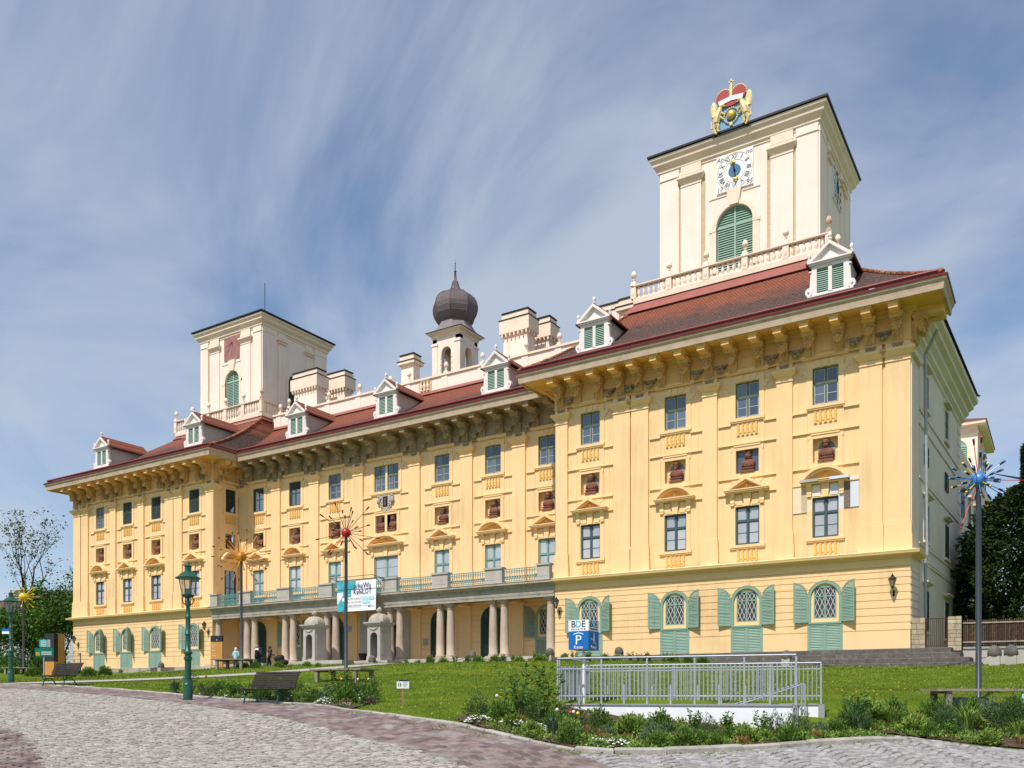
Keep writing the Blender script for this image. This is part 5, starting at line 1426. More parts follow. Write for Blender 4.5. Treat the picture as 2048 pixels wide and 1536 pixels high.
# wall behind the columns: doors, windows, pilaster strips, main gate
m = MB(); m.box(-.5, .5, 2.84, 2.96, .1, 4.0); m.box(-.6, .6, 2.78, 2.96, 4.0, 4.2); STRIP = m.mesh('wall_strip', 'trim')
for x in PP + [XL + .6, XI - .6]:
    ob('wall_strip', STRIP, palace, (x, 0, 0))
SHG = closed_shutter(1.5, .2, 3.4, 'deepgreen')
for i, x in enumerate(WC):
    if i in (0, 2, 3, 4):
        m = MB(); arch_ring(m, 1.05, .9, .15, 3.0, -.04, .06); m.prism(arch_poly(.92, .15, 3.0, .92, 10), .0, .03)
        o = ob('arched_door', m.mesh('arched_door', 'deepgreen'), palace, (x, 2.93, 0))
        m = MB(); m.box(-.02, .02, -.05, 0, .15, 3.8)
        for s_ in (-1, 1):
            louvre(m, min(s_ * .08, s_ * .82), max(s_ * .08, s_ * .82), 1.3, 3.2, -.03, .12, .05); m.box(min(s_ * .1, s_ * .8), max(s_ * .1, s_ * .8), -.02, 0, .3, 1.15)
        ob('door_leaf', m.mesh('door_leaf', 'deepgreen'), o)
    else:
        arched_window(x, 2.93, 30, 30)
m = MB(); q = MB(); arch_ring(q, 1.9, 1.35, .1, 2.6, -.25, .1, 16); q.box(-2.6, -1.9, -.2, .1, .1, 4.2); q.box(1.9, 2.6, -.2, .1, .1, 4.2); q.box(-2.6, 2.6, -.22, .1, 4.18, 4.38)
gt = ob('gateway', q.mesh('gateway', 'palestone'), palace, (CX, 2.93, 0))
m = MB(); m.prism(arch_poly(1.38, .1, 2.6, 1.38, 12), .02, .06); ob('dark_passage', m.mesh('dark_passage', 'blackmetal'), gt)
for x, z0, z1, w_ in ((CX - 3.9, 2.7, 3.15, .55), (CX + 4.1, 1.35, 1.8, .3)):
    m = MB(); m.box(-w_ / 2, w_ / 2, -.04, 0, z0, z1); ob('plaque', m.mesh('plaque', 'galv'), palace, (x, 2.83, 0))
# ============================================================ ground and paving
def spaced(a, b, fa, fb, step, far):
    xs = list(np.arange(fa, fb + 1e-6, step)); x = fb; s = step
    while x < b:
        s *= far; x += s; xs.append(min(x, b))
    x = fa; s = step
    while x > a:
        s *= far; x -= s; xs.insert(0, max(x, a))
    return np.array(xs)
gx = spaced(-900, 900, -46, 16, .5, 1.3); gy = spaced(-400, 1200, -46, 6, .5, 1.3)
X, Y = np.meshgrid(gx, gy); Zg = H(X, Y)
nx, ny = len(gx), len(gy)
me = bpy.data.meshes.new('ground')
i0 = (np.arange(ny - 1)[:, None] * nx + np.arange(nx - 1)[None]).ravel()
me.from_pydata(np.stack([X.ravel(), Y.ravel(), Zg.ravel()], -1).tolist(), [], np.stack([i0, i0 + 1, i0 + nx + 1, i0 + nx], -1).tolist())
me.materials.append(MATS['lawn']); me.polygons.foreach_set('use_smooth', [True] * len(me.polygons))
struct(ob('ground', me))

def resample(pts, step):
    P = np.array(pts, float); d = np.r_[0, np.cumsum(np.linalg.norm(np.diff(P, axis=0), axis=1))]
    n = max(2, int(d[-1] / step)); t = np.linspace(0, d[-1], n + 1)
    return np.stack([np.interp(t, d, P[:, k]) for k in range(2)], -1)
def smooth(pts, it=2):
    P = np.array(pts, float)
    for _ in range(it):
        Q = [P[0]]
        for a, b in zip(P, P[1:]):
            Q += [a * .75 + b * .25, a * .25 + b * .75]
        Q.append(P[-1]); P = np.array(Q)
    return P
def strip_sheet(name, A, B, n, m_, dz, material):
    A = resample(A, .01 + np.linalg.norm(np.diff(np.array(A), axis=0), axis=1).sum() / n)[:n + 1]; B = resample(B, .01 + np.linalg.norm(np.diff(np.array(B), axis=0), axis=1).sum() / n)[:n + 1]
    k = min(len(A), len(B)); A, B = A[:k], B[:k]
    t = np.linspace(0, 1, m_ + 1)
    P = A[:, None] * (1 - t[None, :, None]) + B[:, None] * t[None, :, None]
    z = H(P[..., 0], P[..., 1]) + dz
    V = np.concatenate([P, z[..., None]], -1).reshape(-1, 3)
    i = (np.arange(k - 1)[:, None] * (m_ + 1) + np.arange(m_)[None]).ravel()
    me = bpy.data.meshes.new(name); me.from_pydata(V.tolist(), [], np.stack([i, i + 1, i + m_ + 2, i + m_ + 1], -1).tolist())
    me.materials.append(MATS[material]); me.polygons.foreach_set('use_smooth', [True] * len(me.polygons))
    return ob(name, me)
KER = smooth([(-90, -28.6), (-40, -30.3), (-29.56, -30.5), (-25.35, -30.65), (-19.99, -30.94), (-14.94, -31.88), (-10.33, -33.05), (-7.41, -33.92), (-5.02, -34.82), (-3.53, -35.22), (-2.13, -35.49), (-1.03, -35.67)], 1)
KER2 = smooth([(-1.03, -35.67), (-.26, -35.51), (.91, -34.2), (2.05, -32.79), (3.15, -31.66), (3.93, -30.58)], 2)
BED_E = [(3.93, -30.58), (3.6, -29.95), (3.2, -29.62), (3.81, -29.75), (4.8, -29.88), (6.14, -29.77), (9, -29.6), (14, -29.4), (40, -29)]
OUT = smooth([(-90, -30.4), (-40, -31.7), (-29.08, -31.95), (-23.1, -32.23), (-17.84, -32.72), (-12.96, -34.18), (-9.36, -35.18), (-7.34, -35.61), (-5.05, -36.59), (-3.17, -37.43), (-2.03, -37.89), (-.4, -38.7), (1.6, -40), (4, -41.6)], 1)
INN = np.r_[KER, [(.15, -36.63), (1.6, -37.9), (3.5, -39.6), (5.5, -41.2)]]
north = np.r_[KER, KER2[1:], BED_E[1:]]
south = np.array([(-120, -80), (-60, -80), (-20, -80), (10, -80), (60, -80)])
sq = struct(strip_sheet('cobbled_square', north, south, 300, 90, .012, 'sand'))
band = struct(strip_sheet('paved_band', INN, OUT, 260, 10, .02, 'sand'))
m_sett = struct(strip_sheet('sett_path', np.r_[KER2, BED_E[1:8]], [(.15, -36.63), (1.6, -37.9), (3.5, -39.6), (6, -41), (12, -41)], 60, 24, .018, 'sand'))
lp = smooth([(-70, -27.6), (-46, -28.3), (-36.8, -28.5), (-31.5, -28.9), (-28.3, -28.1), (-25.3, -24.8), (-23.6, -19.8), (-25, -12), (-33, -6.2), (-40, -4.8)], 2)
nrm = np.gradient(lp, axis=0); nrm = np.stack([-nrm[:, 1], nrm[:, 0]], -1) / np.linalg.norm(nrm, axis=1)[:, None]
struct(strip_sheet('gravel_path', lp - nrm * .7, lp + nrm * .7, 120, 6, .03, 'pathgravel'))

def inside(poly, x, y):
    poly = np.array(poly); r_ = np.zeros(x.shape, bool); j = len(poly) - 1
    for i in range(len(poly)):
        xi, yi = poly[i]; xj, yj = poly[j]
        with np.errstate(divide='ignore', invalid='ignore'):
            c = ((yi > y) != (yj > y)) & (x < (xj - xi) * (y - yi) / (yj - yi + 1e-12) + xi)
        r_ ^= c; j = i
    return r_
RV = np.array([.8441, .5361]); FV = np.array([-.5361, .8441])
def in_view(x, y, margin=1.25, dmax=60):
    dx, dy = x - CAM[0], y - CAM[1]
    a = dx * RV[0] + dy * RV[1]; b = dx * FV[0] + dy * FV[1]
    z = H(x, y) - CAM[2]
    px = 1730 * a / np.maximum(b, .1); py = 1387 - 1730 * z / np.maximum(b, .1)
    return (b > 10) & (b < dmax) & (np.abs(px) < 1024 * margin) & (py < 1536 + 220), b
SV = [(-.5, -.5, -.03), (.5, -.5, -.03), (.5, .5, -.03), (-.5, .5, -.03), (-.5, -.5, .55), (.5, -.5, .55), (.5, .5, .55), (-.5, .5, .55), (-.38, -.38, 1), (.38, -.38, 1), (.38, .38, 1), (-.38, .38, 1)]
SF = [(0, 1, 5, 4), (1, 2, 6, 5), (2, 3, 7, 6), (3, 0, 4, 7), (4, 5, 9, 8), (5, 6, 10, 9), (6, 7, 11, 10), (7, 4, 8, 11), (8, 9, 10, 11)]
def lay(parent, piece, x, y, th, sx, sy, hgt, material, limit=300, jit=.1):
    """paving pieces: the nearest as objects of their own (shared meshes), the rest joined"""
    keep, D = in_view(x, y)
    x, y, th, D = x[keep], y[keep], th[keep], D[keep]
    sx = (np.broadcast_to(sx, keep.shape)[keep]) * rng.uniform(1 - jit, 1, x.shape); sy = np.broadcast_to(sy, keep.shape)[keep] * rng.uniform(1 - jit, 1, x.shape)
    o = np.argsort(D); x, y, th, sx, sy = x[o], y[o], th[o], sx[o], sy[o]
    z = H(x, y); e = .05; gxs = (H(x + e, y) - z) / e; gys = (H(x, y + e) - z) / e
    hh = hgt * rng.uniform(.55, 1.15, x.shape)
    protos = []
    base = np.array(SV)
    for k in range(8):
        v = base.copy(); v[:, :2] *= 1 + rng.uniform(-.09, .03, (12, 2)); v[4:8] = np.c_[v[:4, :2], v[4:8, 2]]; v[8:, 2] *= rng.uniform(.85, 1.1, 4)
        mb = MB(); mb.add(v.tolist(), SF); protos.append((mb.mesh(piece, material), v))
    n = min(limit, len(x))
    for i in range(n):
        c, s = math.cos(th[i]), math.sin(th[i])
        q = ob(piece, protos[i % 8][0], parent, (x[i], y[i], z[i] + .012), 0, (sx[i], sy[i], hh[i]))
        nv = Vector((-gxs[i], -gys[i], 1)).normalized(); xv = Vector((c, s, gxs[i] * c + gys[i] * s)).normalized(); yv = nv.cross(xv)
        q.rotation_euler = Matrix((xv, yv, nv)).transposed().to_euler()
    if len(x) > n:
        V = []; k_ = rng.integers(0, 8, len(x) - n); pv = np.array([p[1] for p in protos])[k_]
        xs, ys_, zs, t_ = x[n:, None], y[n:, None], z[n:, None], th[n:, None]
        lx, ly = pv[..., 0] * sx[n:, None], pv[..., 1] * sy[n:, None]
        dx, dy = lx * np.cos(t_) - ly * np.sin(t_), lx * np.sin(t_) + ly * np.cos(t_)
        vz = zs + .012 + pv[..., 2] * hh[n:, None] + dx * gxs[n:, None] + dy * gys[n:, None] + rng.uniform(-.004, .004, (len(x) - n, 1))
        V = np.stack([xs + dx, ys_ + dy, vz], -1).reshape(-1, 3)
        F = (np.array(SF)[None] + (np.arange(len(x) - n) * 12)[:, None, None]).reshape(-1, 4)
        me = bpy.data.meshes.new(piece + '_field'); me.from_pydata(V.tolist(), [], F.tolist()); me.materials.append(MATS[material])
        q = ob(piece + '_field', me, parent); q['kind'] = 'stuff'
# grey cobbles of the square
poly_c = np.r_[OUT, [(8, -44), (-6, -47), (-30, -47), (-60, -40), (-90, -34)]]
PATCH = [(-18.5, -38.2), (-15.49, -38.86), (-13.77, -39.28), (-11.86, -40.09), (-10.21, -40.84), (-8.28, -41.75), (-6.5, -42.8), (-5, -44.2), (-22, -44.2), (-22, -39)]
ang = R(-13); U = np.array([math.cos(ang), math.sin(ang)]); V_ = np.array([-math.sin(ang), math.cos(ang)])
su, sv = .135, .15
iu, iv = np.meshgrid(np.arange(-270, 150), np.arange(-100, 115))
uu = (iu + .5 * (iv % 2)) * su + rng.normal(0, .018, iu.shape); vv = iv * sv + .05 * np.sin(uu * 1.7) + rng.normal(0, .02, iu.shape)
x = -8 + uu * U[0] + vv * V_[0]; y = -38 + uu * U[1] + vv * V_[1]
x, y = x.ravel(), y.ravel()
ok = inside(poly_c, x, y) & ~inside(PATCH, x, y)
x, y = x[ok], y[ok]
lay(sq, 'cobble', x, y, np.full(x.shape, ang) + rng.normal(0, .09, x.shape), .13, .143, .026, 'cobble', 300, .14)
# red clinker pavers: the band along the kerb and the round patch at the left
def pavers(parent, A, B, row, ln):
    L_ = resample(np.array(A), .05)
    xs, ys_, ts = [], [], []
    d = np.gradient(L_, axis=0)
    nn = max(3, int(2.4 / row))
    k = int(ln / .05)
    Bm = resample(np.array(B), .05)
    for r_ in range(nn):
        t = (r_ + .5) / nn
        for i in range((r_ * k // 2) % k, len(L_), k):
            f = i / (len(L_) - 1); j = min(int(f * (len(Bm) - 1)), len(Bm) - 1)
            p = L_[i] * (1 - t) + Bm[j] * t
            xs.append(p[0]); ys_.append(p[1]); ts.append(math.atan2(d[i][1], d[i][0]))
    return np.array(xs), np.array(ys_), np.array(ts)
ka = INN[(INN[:, 0] > -44)]; kb = OUT[(OUT[:, 0] > -44)]
x, y, t = pavers(band, ka, kb, .2, .3)
wdt = np.full(x.shape, .28)
lay(band, 'paver', x, y, t, wdt, .19, .02, 'paver', 300, .05)
iu, iv = np.meshgrid(np.arange(-70, 70), np.arange(-40, 40))
x = (-14 + (iu + .5 * (iv % 2)) * .3).ravel(); y = (-42 + iv * .2 - .1 * (iu * .3)).ravel()
ok = inside(PATCH, x, y); lay(sq, 'paver', x[ok], y[ok], np.full(ok.sum(), R(-18)), .28, .19, .045, 'paver', 300, .05)
# grey setts in scalloped rows on the right
SETT = np.r_[KER2 + [(.08, -.16)], [(3.75, -29.9), (3.4, -29.75), (3.9, -29.85), (4.85, -29.98), (6.2, -29.88), (12, -29.7), (12, -41), (5.5, -41.2), (3.5, -39.6), (1.6, -37.9), (.15, -36.63)]]
iu, iv = np.meshgrid(np.arange(-60, 110), np.arange(-100, 100))
su = .15
a2 = R(33); U = np.array([math.cos(a2), math.sin(a2)]); V_ = np.array([-math.sin(a2), math.cos(a2)])
uu = (iu + .5 * (iv % 2)) * su + rng.normal(0, .008, iu.shape); ph = (uu / 1.1) % 1
vv = iv * .15 + .42 * (1 - (2 * ph - 1) ** 2) + rng.normal(0, .008, iu.shape)
slope = np.arctan2(.42 * -4 * (2 * ph - 1) / 1.1, 1)
x = (2 + uu * U[0] + vv * V_[0]).ravel(); y = (-35 + uu * U[1] + vv * V_[1]).ravel()
ok = inside(SETT, x, y)
lay(m_sett, 'sett', x[ok], y[ok], (slope.ravel() + a2)[ok], .14, .135, .035, 'sett', 300, .1)
# kerb stones
kb_ = struct(ob('kerb', None, None, (0, 0, 0)))
def kerb_run(pts, h, wdt, l0, l1, first=0):
    P = resample(pts, .02); i = 0
    while i < len(P) - 8:
        n = int(rng.uniform(l0, l1) / .02); a = P[i]; b = P[min(i + n - 1, len(P) - 1)]
        c = (a + b) / 2; d = b - a; Lg = np.linalg.norm(d)
        if in_view(np.array([c[0]]), np.array([c[1]]), 1.2, 50)[0][0] and Lg > .12:
            m = MB(); hh = h * rng.uniform(.8, 1.15); m.box(-Lg / 2, Lg / 2, -wdt / 2, wdt / 2, -.15, hh * .7); m.frustum(-Lg / 2, Lg / 2, -wdt / 2, wdt / 2, hh * .7, hh, .02, .025)
            o = ob('kerb_stone', m.mesh('kerb_stone', 'kerb'), kb_, (c[0], c[1] + .04, h1(*c)), math.atan2(d[1], d[0]))
            g = (h1(*b) - h1(*a)) / Lg; o.rotation_euler = (0, -math.atan(g), math.atan2(d[1], d[0]))
        i += n
kerb_run(KER, .07, .16, .45, .8)
kerb_run(KER2, .13, .2, .6, 1.1)
# soil of the planted beds
BEDS = dict(A=[(-4.8, -34.6), (-3.5, -35.05), (-1, -35.5), (-.3, -35.35), (.9, -34.05), (2, -32.65), (3.05, -31.5), (3.75, -30.5), (3.1, -29.7), (2.0, -29.9), (1.7, -30.1), (-4.0, -31.1), (-5.0, -33)],
            B=[(2.0, -29.4), (3.2, -29.52), (4.8, -29.75), (6.2, -29.65), (11, -29.4), (11, -26.6), (5, -26.7), (2.2, -27.6)],
            C=[(-20.5, -30.7), (-15, -31.65), (-10.4, -32.8), (-8.9, -33.2), (-10, -31), (-11.3, -29.6), (-14, -29.8), (-19, -29.9)])
for k, pl in BEDS.items():
    pl_ = np.array(pl); st = .12
    ax = np.arange(pl_[:, 0].min(), pl_[:, 0].max(), st); ay = np.arange(pl_[:, 1].min(), pl_[:, 1].max(), st)
    gx_, gy_ = np.meshgrid(ax, ay); ins = inside(pl, gx_, gy_)
    zz = H(gx_, gy_) + .03 + rng.normal(0, .012, gx_.shape)
    idx = np.arange(gx_.size).reshape(gx_.shape)
    cell = ins[:-1, :-1] & ins[1:, :-1] & ins[:-1, 1:] & ins[1:, 1:]
    f = np.stack([idx[:-1, :-1], idx[:-1, 1:], idx[1:, 1:], idx[1:, :-1]], -1)[cell]
    me = bpy.data.meshes.new('flower_bed'); me.from_pydata(np.stack([gx_, gy_, zz], -1).reshape(-1, 3).tolist(), [], f.tolist()); me.materials.append(MATS['soil'])
    b = bmesh.new(); b.from_mesh(me); bmesh.ops.delete(b, geom=[v for v in b.verts if not v.link_faces], context='VERTS'); b.to_mesh(me); b.free()
    struct(ob('flower_bed', me))

# ---- steps along the right wing, terrace and ramp at the portico
stp = struct(ob('stone_steps', None))
for i in range(4):
    x = -21.4; y0 = -.5 - .38 * i; xe = 2.0 + .45 * i; top = -.0 - .27 * i
    while x < xe - .2:
        ln = min(random.uniform(1.7, 3.2), xe - x)
        if xe - (x + ln) < .6:
            ln = xe - x
        m = MB(); m.box(x + .006, x + ln - .006, y0, y0 + .46 if i else .04, top - .30, top - .03); m.frustum(x + .006, x + ln - .006, y0, y0 + .46 if i else .04, top - .03, top, .012, .02)
        ob('step_block', m.mesh('step_block', 'darkstone'), stp); x += ln
    m = MB(); m.box(xe - .5, xe, y0 + .46 if i else .04, 3.0, top - .28, top - .004); ob('step_block', m.mesh('step_block', 'darkstone'), stp)
plth = struct(ob('plinth', None))
x = XE - .1
while x < XL:
    ln = min(random.uniform(1.5, 2.6), XL - x + .3); m = MB(); m.box(x, x + ln - .012, -.14, .05, -1.1, .02); ob('plinth_block', m.mesh('plinth_block', 'stone' if random.random() > .3 else 'darkstone'), plth); x += ln
ter = struct(ob('terrace', None))
m = MB(); m.box(XL, XI, -.7, 3.0, -1, .12); ob('terrace_floor', m.mesh('terrace_floor', 'stone'), ter)
x = XL + .2
while x < XI:
    ln = min(random.uniform(1.2, 2.8), XI - x); m = MB(); m.box(x, x + ln - .015, -.98, -.69, -1, .1); ob('terrace_block', m.mesh('terrace_block', random.choice(['stone', 'palestone', 'darkstone'])), ter); x += ln
m = MB(); m.add([(-52, -3.6, -.62), (-52, -1.0, -.62), (-41.5, -1.0, .06), (-41.5, -3.6, .06), (-37.5, -3.6, .06), (-37.5, -1.0, .06), (-41.5, -3.6, -1), (-37.5, -3.6, -1), (-52, -3.6, -1)], [(0, 1, 2, 3), (3, 2, 5, 4), (8, 0, 3, 6), (6, 3, 4, 7), (4, 5, 7)])
ob('ramp', m.mesh('ramp', 'palestone'), ter)
for k in range(3):
    for x0, x1 in ((-36.8, -32.6), (-29.5, -27.6), (-24.6, -23.0), (-56.2, -54.6)):
        m = MB(); m.box(x0, x1, -1.0 - .34 * (k + 1), -.97 - .34 * k, -1, .1 - .17 * (k + 1)); ob('terrace_step', m.mesh('terrace_step', 'palestone'), ter)
m = MB(); m.box(-36.9, -33.7, -3.0, -.9, -1, -.02); ob('sentry_plinth', m.mesh('sentry_plinth', 'palestone'), ter)
m = MB(); m.box(-43.3, -40.6, -3.0, -.9, -1, .065); ob('sentry_plinth', m.mesh('sentry_plinth', 'palestone'), ter)
# ============================================================ things standing about
ROTC = math.atan2(.5361, .8441)      # turn that squares a thing to the street side

# ---- green street lamps
def lamp_meshes():
    m = MB(); m.lathe([(.17, 0), (.17, .05), (.15, .06), (.15, .62), (.12, .68), (.12, .7), (.125, .72)], 10); base = m.mesh('base', 'lampgreen', True)
    m = MB(); m.lathe([(.1, .7), (.098, 1.3), (.13, 1.32), (.13, 1.4), (.1, 1.42), (.095, 1.48), (.14, 1.5), (.14, 1.56), (.09, 1.6), (.082, 2.1), (.1, 2.11), (.1, 2.15), (.08, 2.17), (.075, 2.65), (.09, 2.66), (.09, 2.7), (.07, 2.72), (.06, 3.0), (.1, 3.1), (.07, 3.16), (.05, 3.22), (.05, 3.32)], 12); post = m.mesh('post', 'lampgreen', True)
    m = MB()
    for i in range(4):
        a = math.pi / 4 + i * math.pi / 2; c, s = math.cos(a), math.sin(a)
        m.path([(.05 * c, .05 * s, 3.05), (.16 * c, .16 * s, 3.12), (.2 * c, .2 * s, 3.24), (.15 * c, .15 * s, 3.32), (.2 * c, .2 * s, 3.4)], .016, 5)
    m.lathe([(.06, 3.28), (.2, 3.34), (.21, 3.38), (.12, 3.4), (.12, 3.52), (.1, 3.58)], 8); brk = m.mesh('bracket', 'lampgreen', True)
    m = MB(); m.lathe([(.19, 3.4), (.30, 3.92)], 8); gl = m.mesh('glass', 'paneClear')
    m = MB()
    for i in range(8):
        a = i * math.pi / 4
        m.tube((.19 * math.cos(a), .19 * math.sin(a), 3.4), (.30 * math.cos(a), .30 * math.sin(a), 3.92), .009, n=4)
    lf = m.mesh('lantern_frame', 'lampgreen')
    m = MB(); m.lathe([(.38, 3.9), (.39, 3.93), (.3, 3.97), (.24, 4.05), (.13, 4.12), (.1, 4.14), (.1, 4.28), (.12, 4.29), (.12, 4.31), (.06, 4.34), (.03, 4.4), (.035, 4.43), (.01, 4.47)], 16); hat = m.mesh('hood', 'lampgreen', True)
    m = MB(); m.box(-.04, .04, -.158, -.15, .52, .57); pl = m.mesh('number_plate', 'galv')
    return base, (('post', post), ('bracket', brk), ('glass', gl), ('lantern_frame', lf), ('hood', hat), ('number_plate', pl))
LM = lamp_meshes()
# lantern glass is really clear
gm = MATS['paneClear']; gb = gm.node_tree.nodes['Principled BSDF']; gb.inputs['Alpha'].default_value = .28; gb.inputs['Coat Weight'].default_value = .8
for x, y, lab in ((-16.75, -32.43, 'dark green street lamp with glass lantern standing beside the flower bed'), (-35.58, -28.14, 'dark green street lamp at the far left by the grey path')):
    t = thing('street_lamp', lab, 'street lamp', (x, y, h1(x, y)), ROTC, 'green street lamps')
    ob('base', LM[0], t)
    for n_, me in LM[1]:
        ob(n_, me, t)
    if x < -30:
        m = MB(); m.box(-.42, -.06, -.02, 0, 2.5, 2.62); ob('street_name_plate', m.mesh('street_name_plate', 'signblue'), t); m = MB(); m.box(-.42, -.06, -.02, 0, 2.37, 2.49); ob('street_name_plate', m.mesh('street_name_plate', 'signwhite'), t)

# ---- slatted park benches on cast-iron legs
SL = MB(); SL.box(-1, 1, -.5, .5, -.5, .5); SLM = SL.mesh('slat', 'benchwood')
def bench(loc, rz, lab, L_=1.75):
    t = thing('park_bench', lab, 'bench', loc, rz, 'slatted park benches')
    for k in range(5):
        o = ob('slat', SLM, t, (0, -.28 + .105 * k, .43 - .012 * math.sin(k * .8)), 0, (L_ / 2, .085, .03))
    for k in range(7):
        a = k / 6
        o = ob('slat', SLM, t, (0, .23 + .10 * a + .10 * a * a, .5 + .42 * a), 0, (L_ / 2, .03, .058)); o.rotation_euler = (R(-14 - 14 * a), 0, 0)
    for s_ in (-1, 1):
        m = MB(); x = s_ * (L_ / 2 - .22)
        m.path([(x, -.30, 0), (x, -.27, .1), (x, -.25, .25), (x, -.32, .36), (x, -.28, .41), (x, .22, .40), (x, .3, .6), (x, .44, .95)], [.03, .022, .024, .02, .022, .022, .022, .016], 6)
        m.path([(x, -.26, .22), (x, -.12, .33), (x, .05, .34), (x, .18, .2), (x, .32, 0)], .022, 6); m.path([(x, -.24, .34), (x, -.17, .37), (x, -.17, .3), (x, -.22, .28)], .014, 5)
        m.box(x - .05, x + .05, -.35, -.24, 0, .02); m.box(x - .05, x + .05, .27, .38, 0, .02)
        ob('leg_frame', m.mesh('leg_frame', 'lampgreen', True), t)
bench((-12.95, -32.55, h1(-12.95, -32.55)), R(4), 'dark slatted bench on the red paving in front of the tulips')
bench((-27.6, -30.35, h1(-27.6, -30.35)), R(3), 'dark slatted bench at the left end of the red paving', 1.8)

# ---- low timber seats of sawn planks
def plank_seat(loc, rz, L_, W_, lab, board=False, ends=True):
    t = thing('timber_seat', lab, 'timber bench', loc, rz, 'sawn timber seats on the lawn')
    n = 7
    for k in range(n):
        m = MB(); m.box(-L_ / 2, L_ / 2, -.5 * W_ / n + .006, .5 * W_ / n - .006, .44, .5); ob('plank', m.mesh('plank', 'greywood'), t, (0, -W_ / 2 + (k + .5) * W_ / n, 0))
    for s_ in (-1, 1):
        for y in (-.5, .5):
            m = MB(); m.box(-.07, .07, -.07, .07, -.1, .40); ob('leg', m.mesh('leg', 'greywood'), t, (s_ * (L_ / 2 - .3), y * (W_ - .25), 0))
        m = MB(); m.box(-.06, .06, -W_ / 2 + .05, W_ / 2 - .05, .38, .44); ob('bearer', m.mesh('bearer', 'greywood'), t, (s_ * (L_ / 2 - .3), 0, 0))
    if board:
        m = MB(); m.box(.28, 1.45, -W_ / 2 - .03, -W_ / 2 - .01, .02, .37); p = ob('notice_board', m.mesh('notice_board', 'bannerpale'), t)
        for s_, sz, x, z in (('N&W', .1, .5, .24), ('Natur im', .06, .95, .29), ('ENTDECKEN', .075, 1.05, .21)):
            me = text_mesh(s_, sz, 'ink'); me.transform(Matrix.Translation((x, -W_ / 2 - .035, z))); ob('lettering', me, p)
    return t
plank_seat((-17.6, -24.4, h1(-17.6, -24.4)), R(6), 2.5, 1.3, 'pale timber seat at the foot of the red burst sculpture')
plank_seat((-30.2, -19.4, h1(-30.2, -19.4)), R(20), 2.0, 1.3, 'brown timber seat below the orange burst sculpture')
plank_seat((-60.9, -14.2, h1(-60.9, -14.2)), R(25), 2.4, 1.3, 'far timber seat below the yellow burst sculpture')
plank_seat((5.45, -25.6, h1(4.9, -25.9) - .02), R(26), 3.3, 1.2, 'long grey timber seat at the right edge with a blue notice board', True)

# ---- burst sculptures on poles: a ball bristling with ball-tipped rods
def burst(x, y, hgt, ballr, lab, palette, n, rmin, rmax, seed, extra=(), rib=False):
    rn = random.Random(seed)
    z = h1(x, y); t = thing('burst_sculpture', lab, 'sculpture', (x, y, z), 0, 'burst sculptures on poles')
    m = MB(); m.lathe([(.085, -.2), (.085, .02), (.075, .03), (.065, hgt * .75), (.062, hgt - ballr * .6)], 12); m.lathe([(.14, 0), (.14, .03)], 12); ob('pole', m.mesh('pole', 'polegrey', True), t)
    m = MB(); m.ball((0, 0, hgt), ballr, 18, 11); b = ob('ball', m.mesh('ball', palette[0], True), t)
    if rib:
        for k in range(7):
            m = MB(); zz = hgt + ballr * (-.75 + .25 * k); rr = math.sqrt(max(.001, ballr ** 2 - (zz - hgt) ** 2)) + .004
            m.path([(rr * math.cos(a), rr * math.sin(a), zz) for a in np.linspace(0, 2 * math.pi, 17)], .012, 4)
            ob('rope_coil', m.mesh('rope_coil', palette[0]), b)
    ga = math.pi * (3 - math.sqrt(5)); spec = []
    for i in range(n):
        zz = 1 - 2 * (i + .5) / n; rr = math.sqrt(1 - zz * zz); a = ga * i + rn.random() * .4
        if zz < -.93:
            continue
        spec.append((Vector((rr * math.cos(a), rr * math.sin(a), zz)), rn.uniform(rmin, rmax), palette[1] if rn.random() > palette[4] else palette[5], palette[2] if True else 0))
    for d, ln, rodm, tipm in spec + [(Vector(d).normalized(), ln, mt, mt) for d, ln, mt in extra]:
        tipm = rodm if rodm in ('yellowpaint', 'redpaint') and palette[0] == 'bluepaint' else tipm
        p0 = Vector((0, 0, hgt)) + d * ballr * .9; p1 = Vector((0, 0, hgt)) + d * ln
        m = MB(); m.tube(p0, p1 - d * .12, .011 if palette[0] in ('redpaint', 'bluepaint') else .014, n=5); r_ = ob('rod', m.mesh('rod', rodm), t)
        m = MB(); m.tube(p1 - d * .14, p1 - d * .03, .024, .03, 6); ob('collar', m.mesh('collar', 'blackmetal' if palette[3] else rodm), r_)
        m = MB(); m.ball(p1, palette[6], 7, 5); ob('tip', m.mesh('tip', tipm, True), r_)
burst(-17.31, -24.61, 5.95, .19, 'red ball bristling with thin black rods on a tall dark pole', ('redpaint', 'blackmetal', 'redpaint', True, 0.25, 'redpaint', .035), 30, .5, 1.45, 3)
burst(-30.22, -18.91, 5.95, .26, 'orange ribbed ball with orange rods on a pole before the left wing', ('orangepaint', 'orangepaint', 'orangepaint', True, 0, 'orangepaint', .04), 38, 1.2, 1.65, 5, rib=True)
burst(-61.45, -13.72, 5.95, .34, 'small yellow burst of rods on a pole before the trees', ('yellowpaint', 'yellowpaint', 'yellowpaint', False, 0, 'yellowpaint', .05), 34, .75, 1.3, 8)
RX, FY = Vector((.8441, .5361, 0)), Vector((-.5361, .8441, 0))
burst(4.97, -24.85, 5.75, .2, 'blue ball with blue and yellow rods on a pole at the right', ('bluepaint', 'bluepaint', 'bluepaint', True, .2, 'yellowpaint', .034), 42, .42, .80, 12,
      extra=(((RX * .02 + Vector((0, 0, 1)) - FY * .1), 1.08, 'redpaint'), ((RX * -.07 + Vector((0, 0, 1)) + FY * .1), 1.08, 'redpaint'), ((RX * -.42 + Vector((0, 0, -.78)) - FY * .3), 1.6, 'redpaint'), ((RX + Vector((0, 0, -.03)) - FY * .1), 1.5, 'redpaint')))

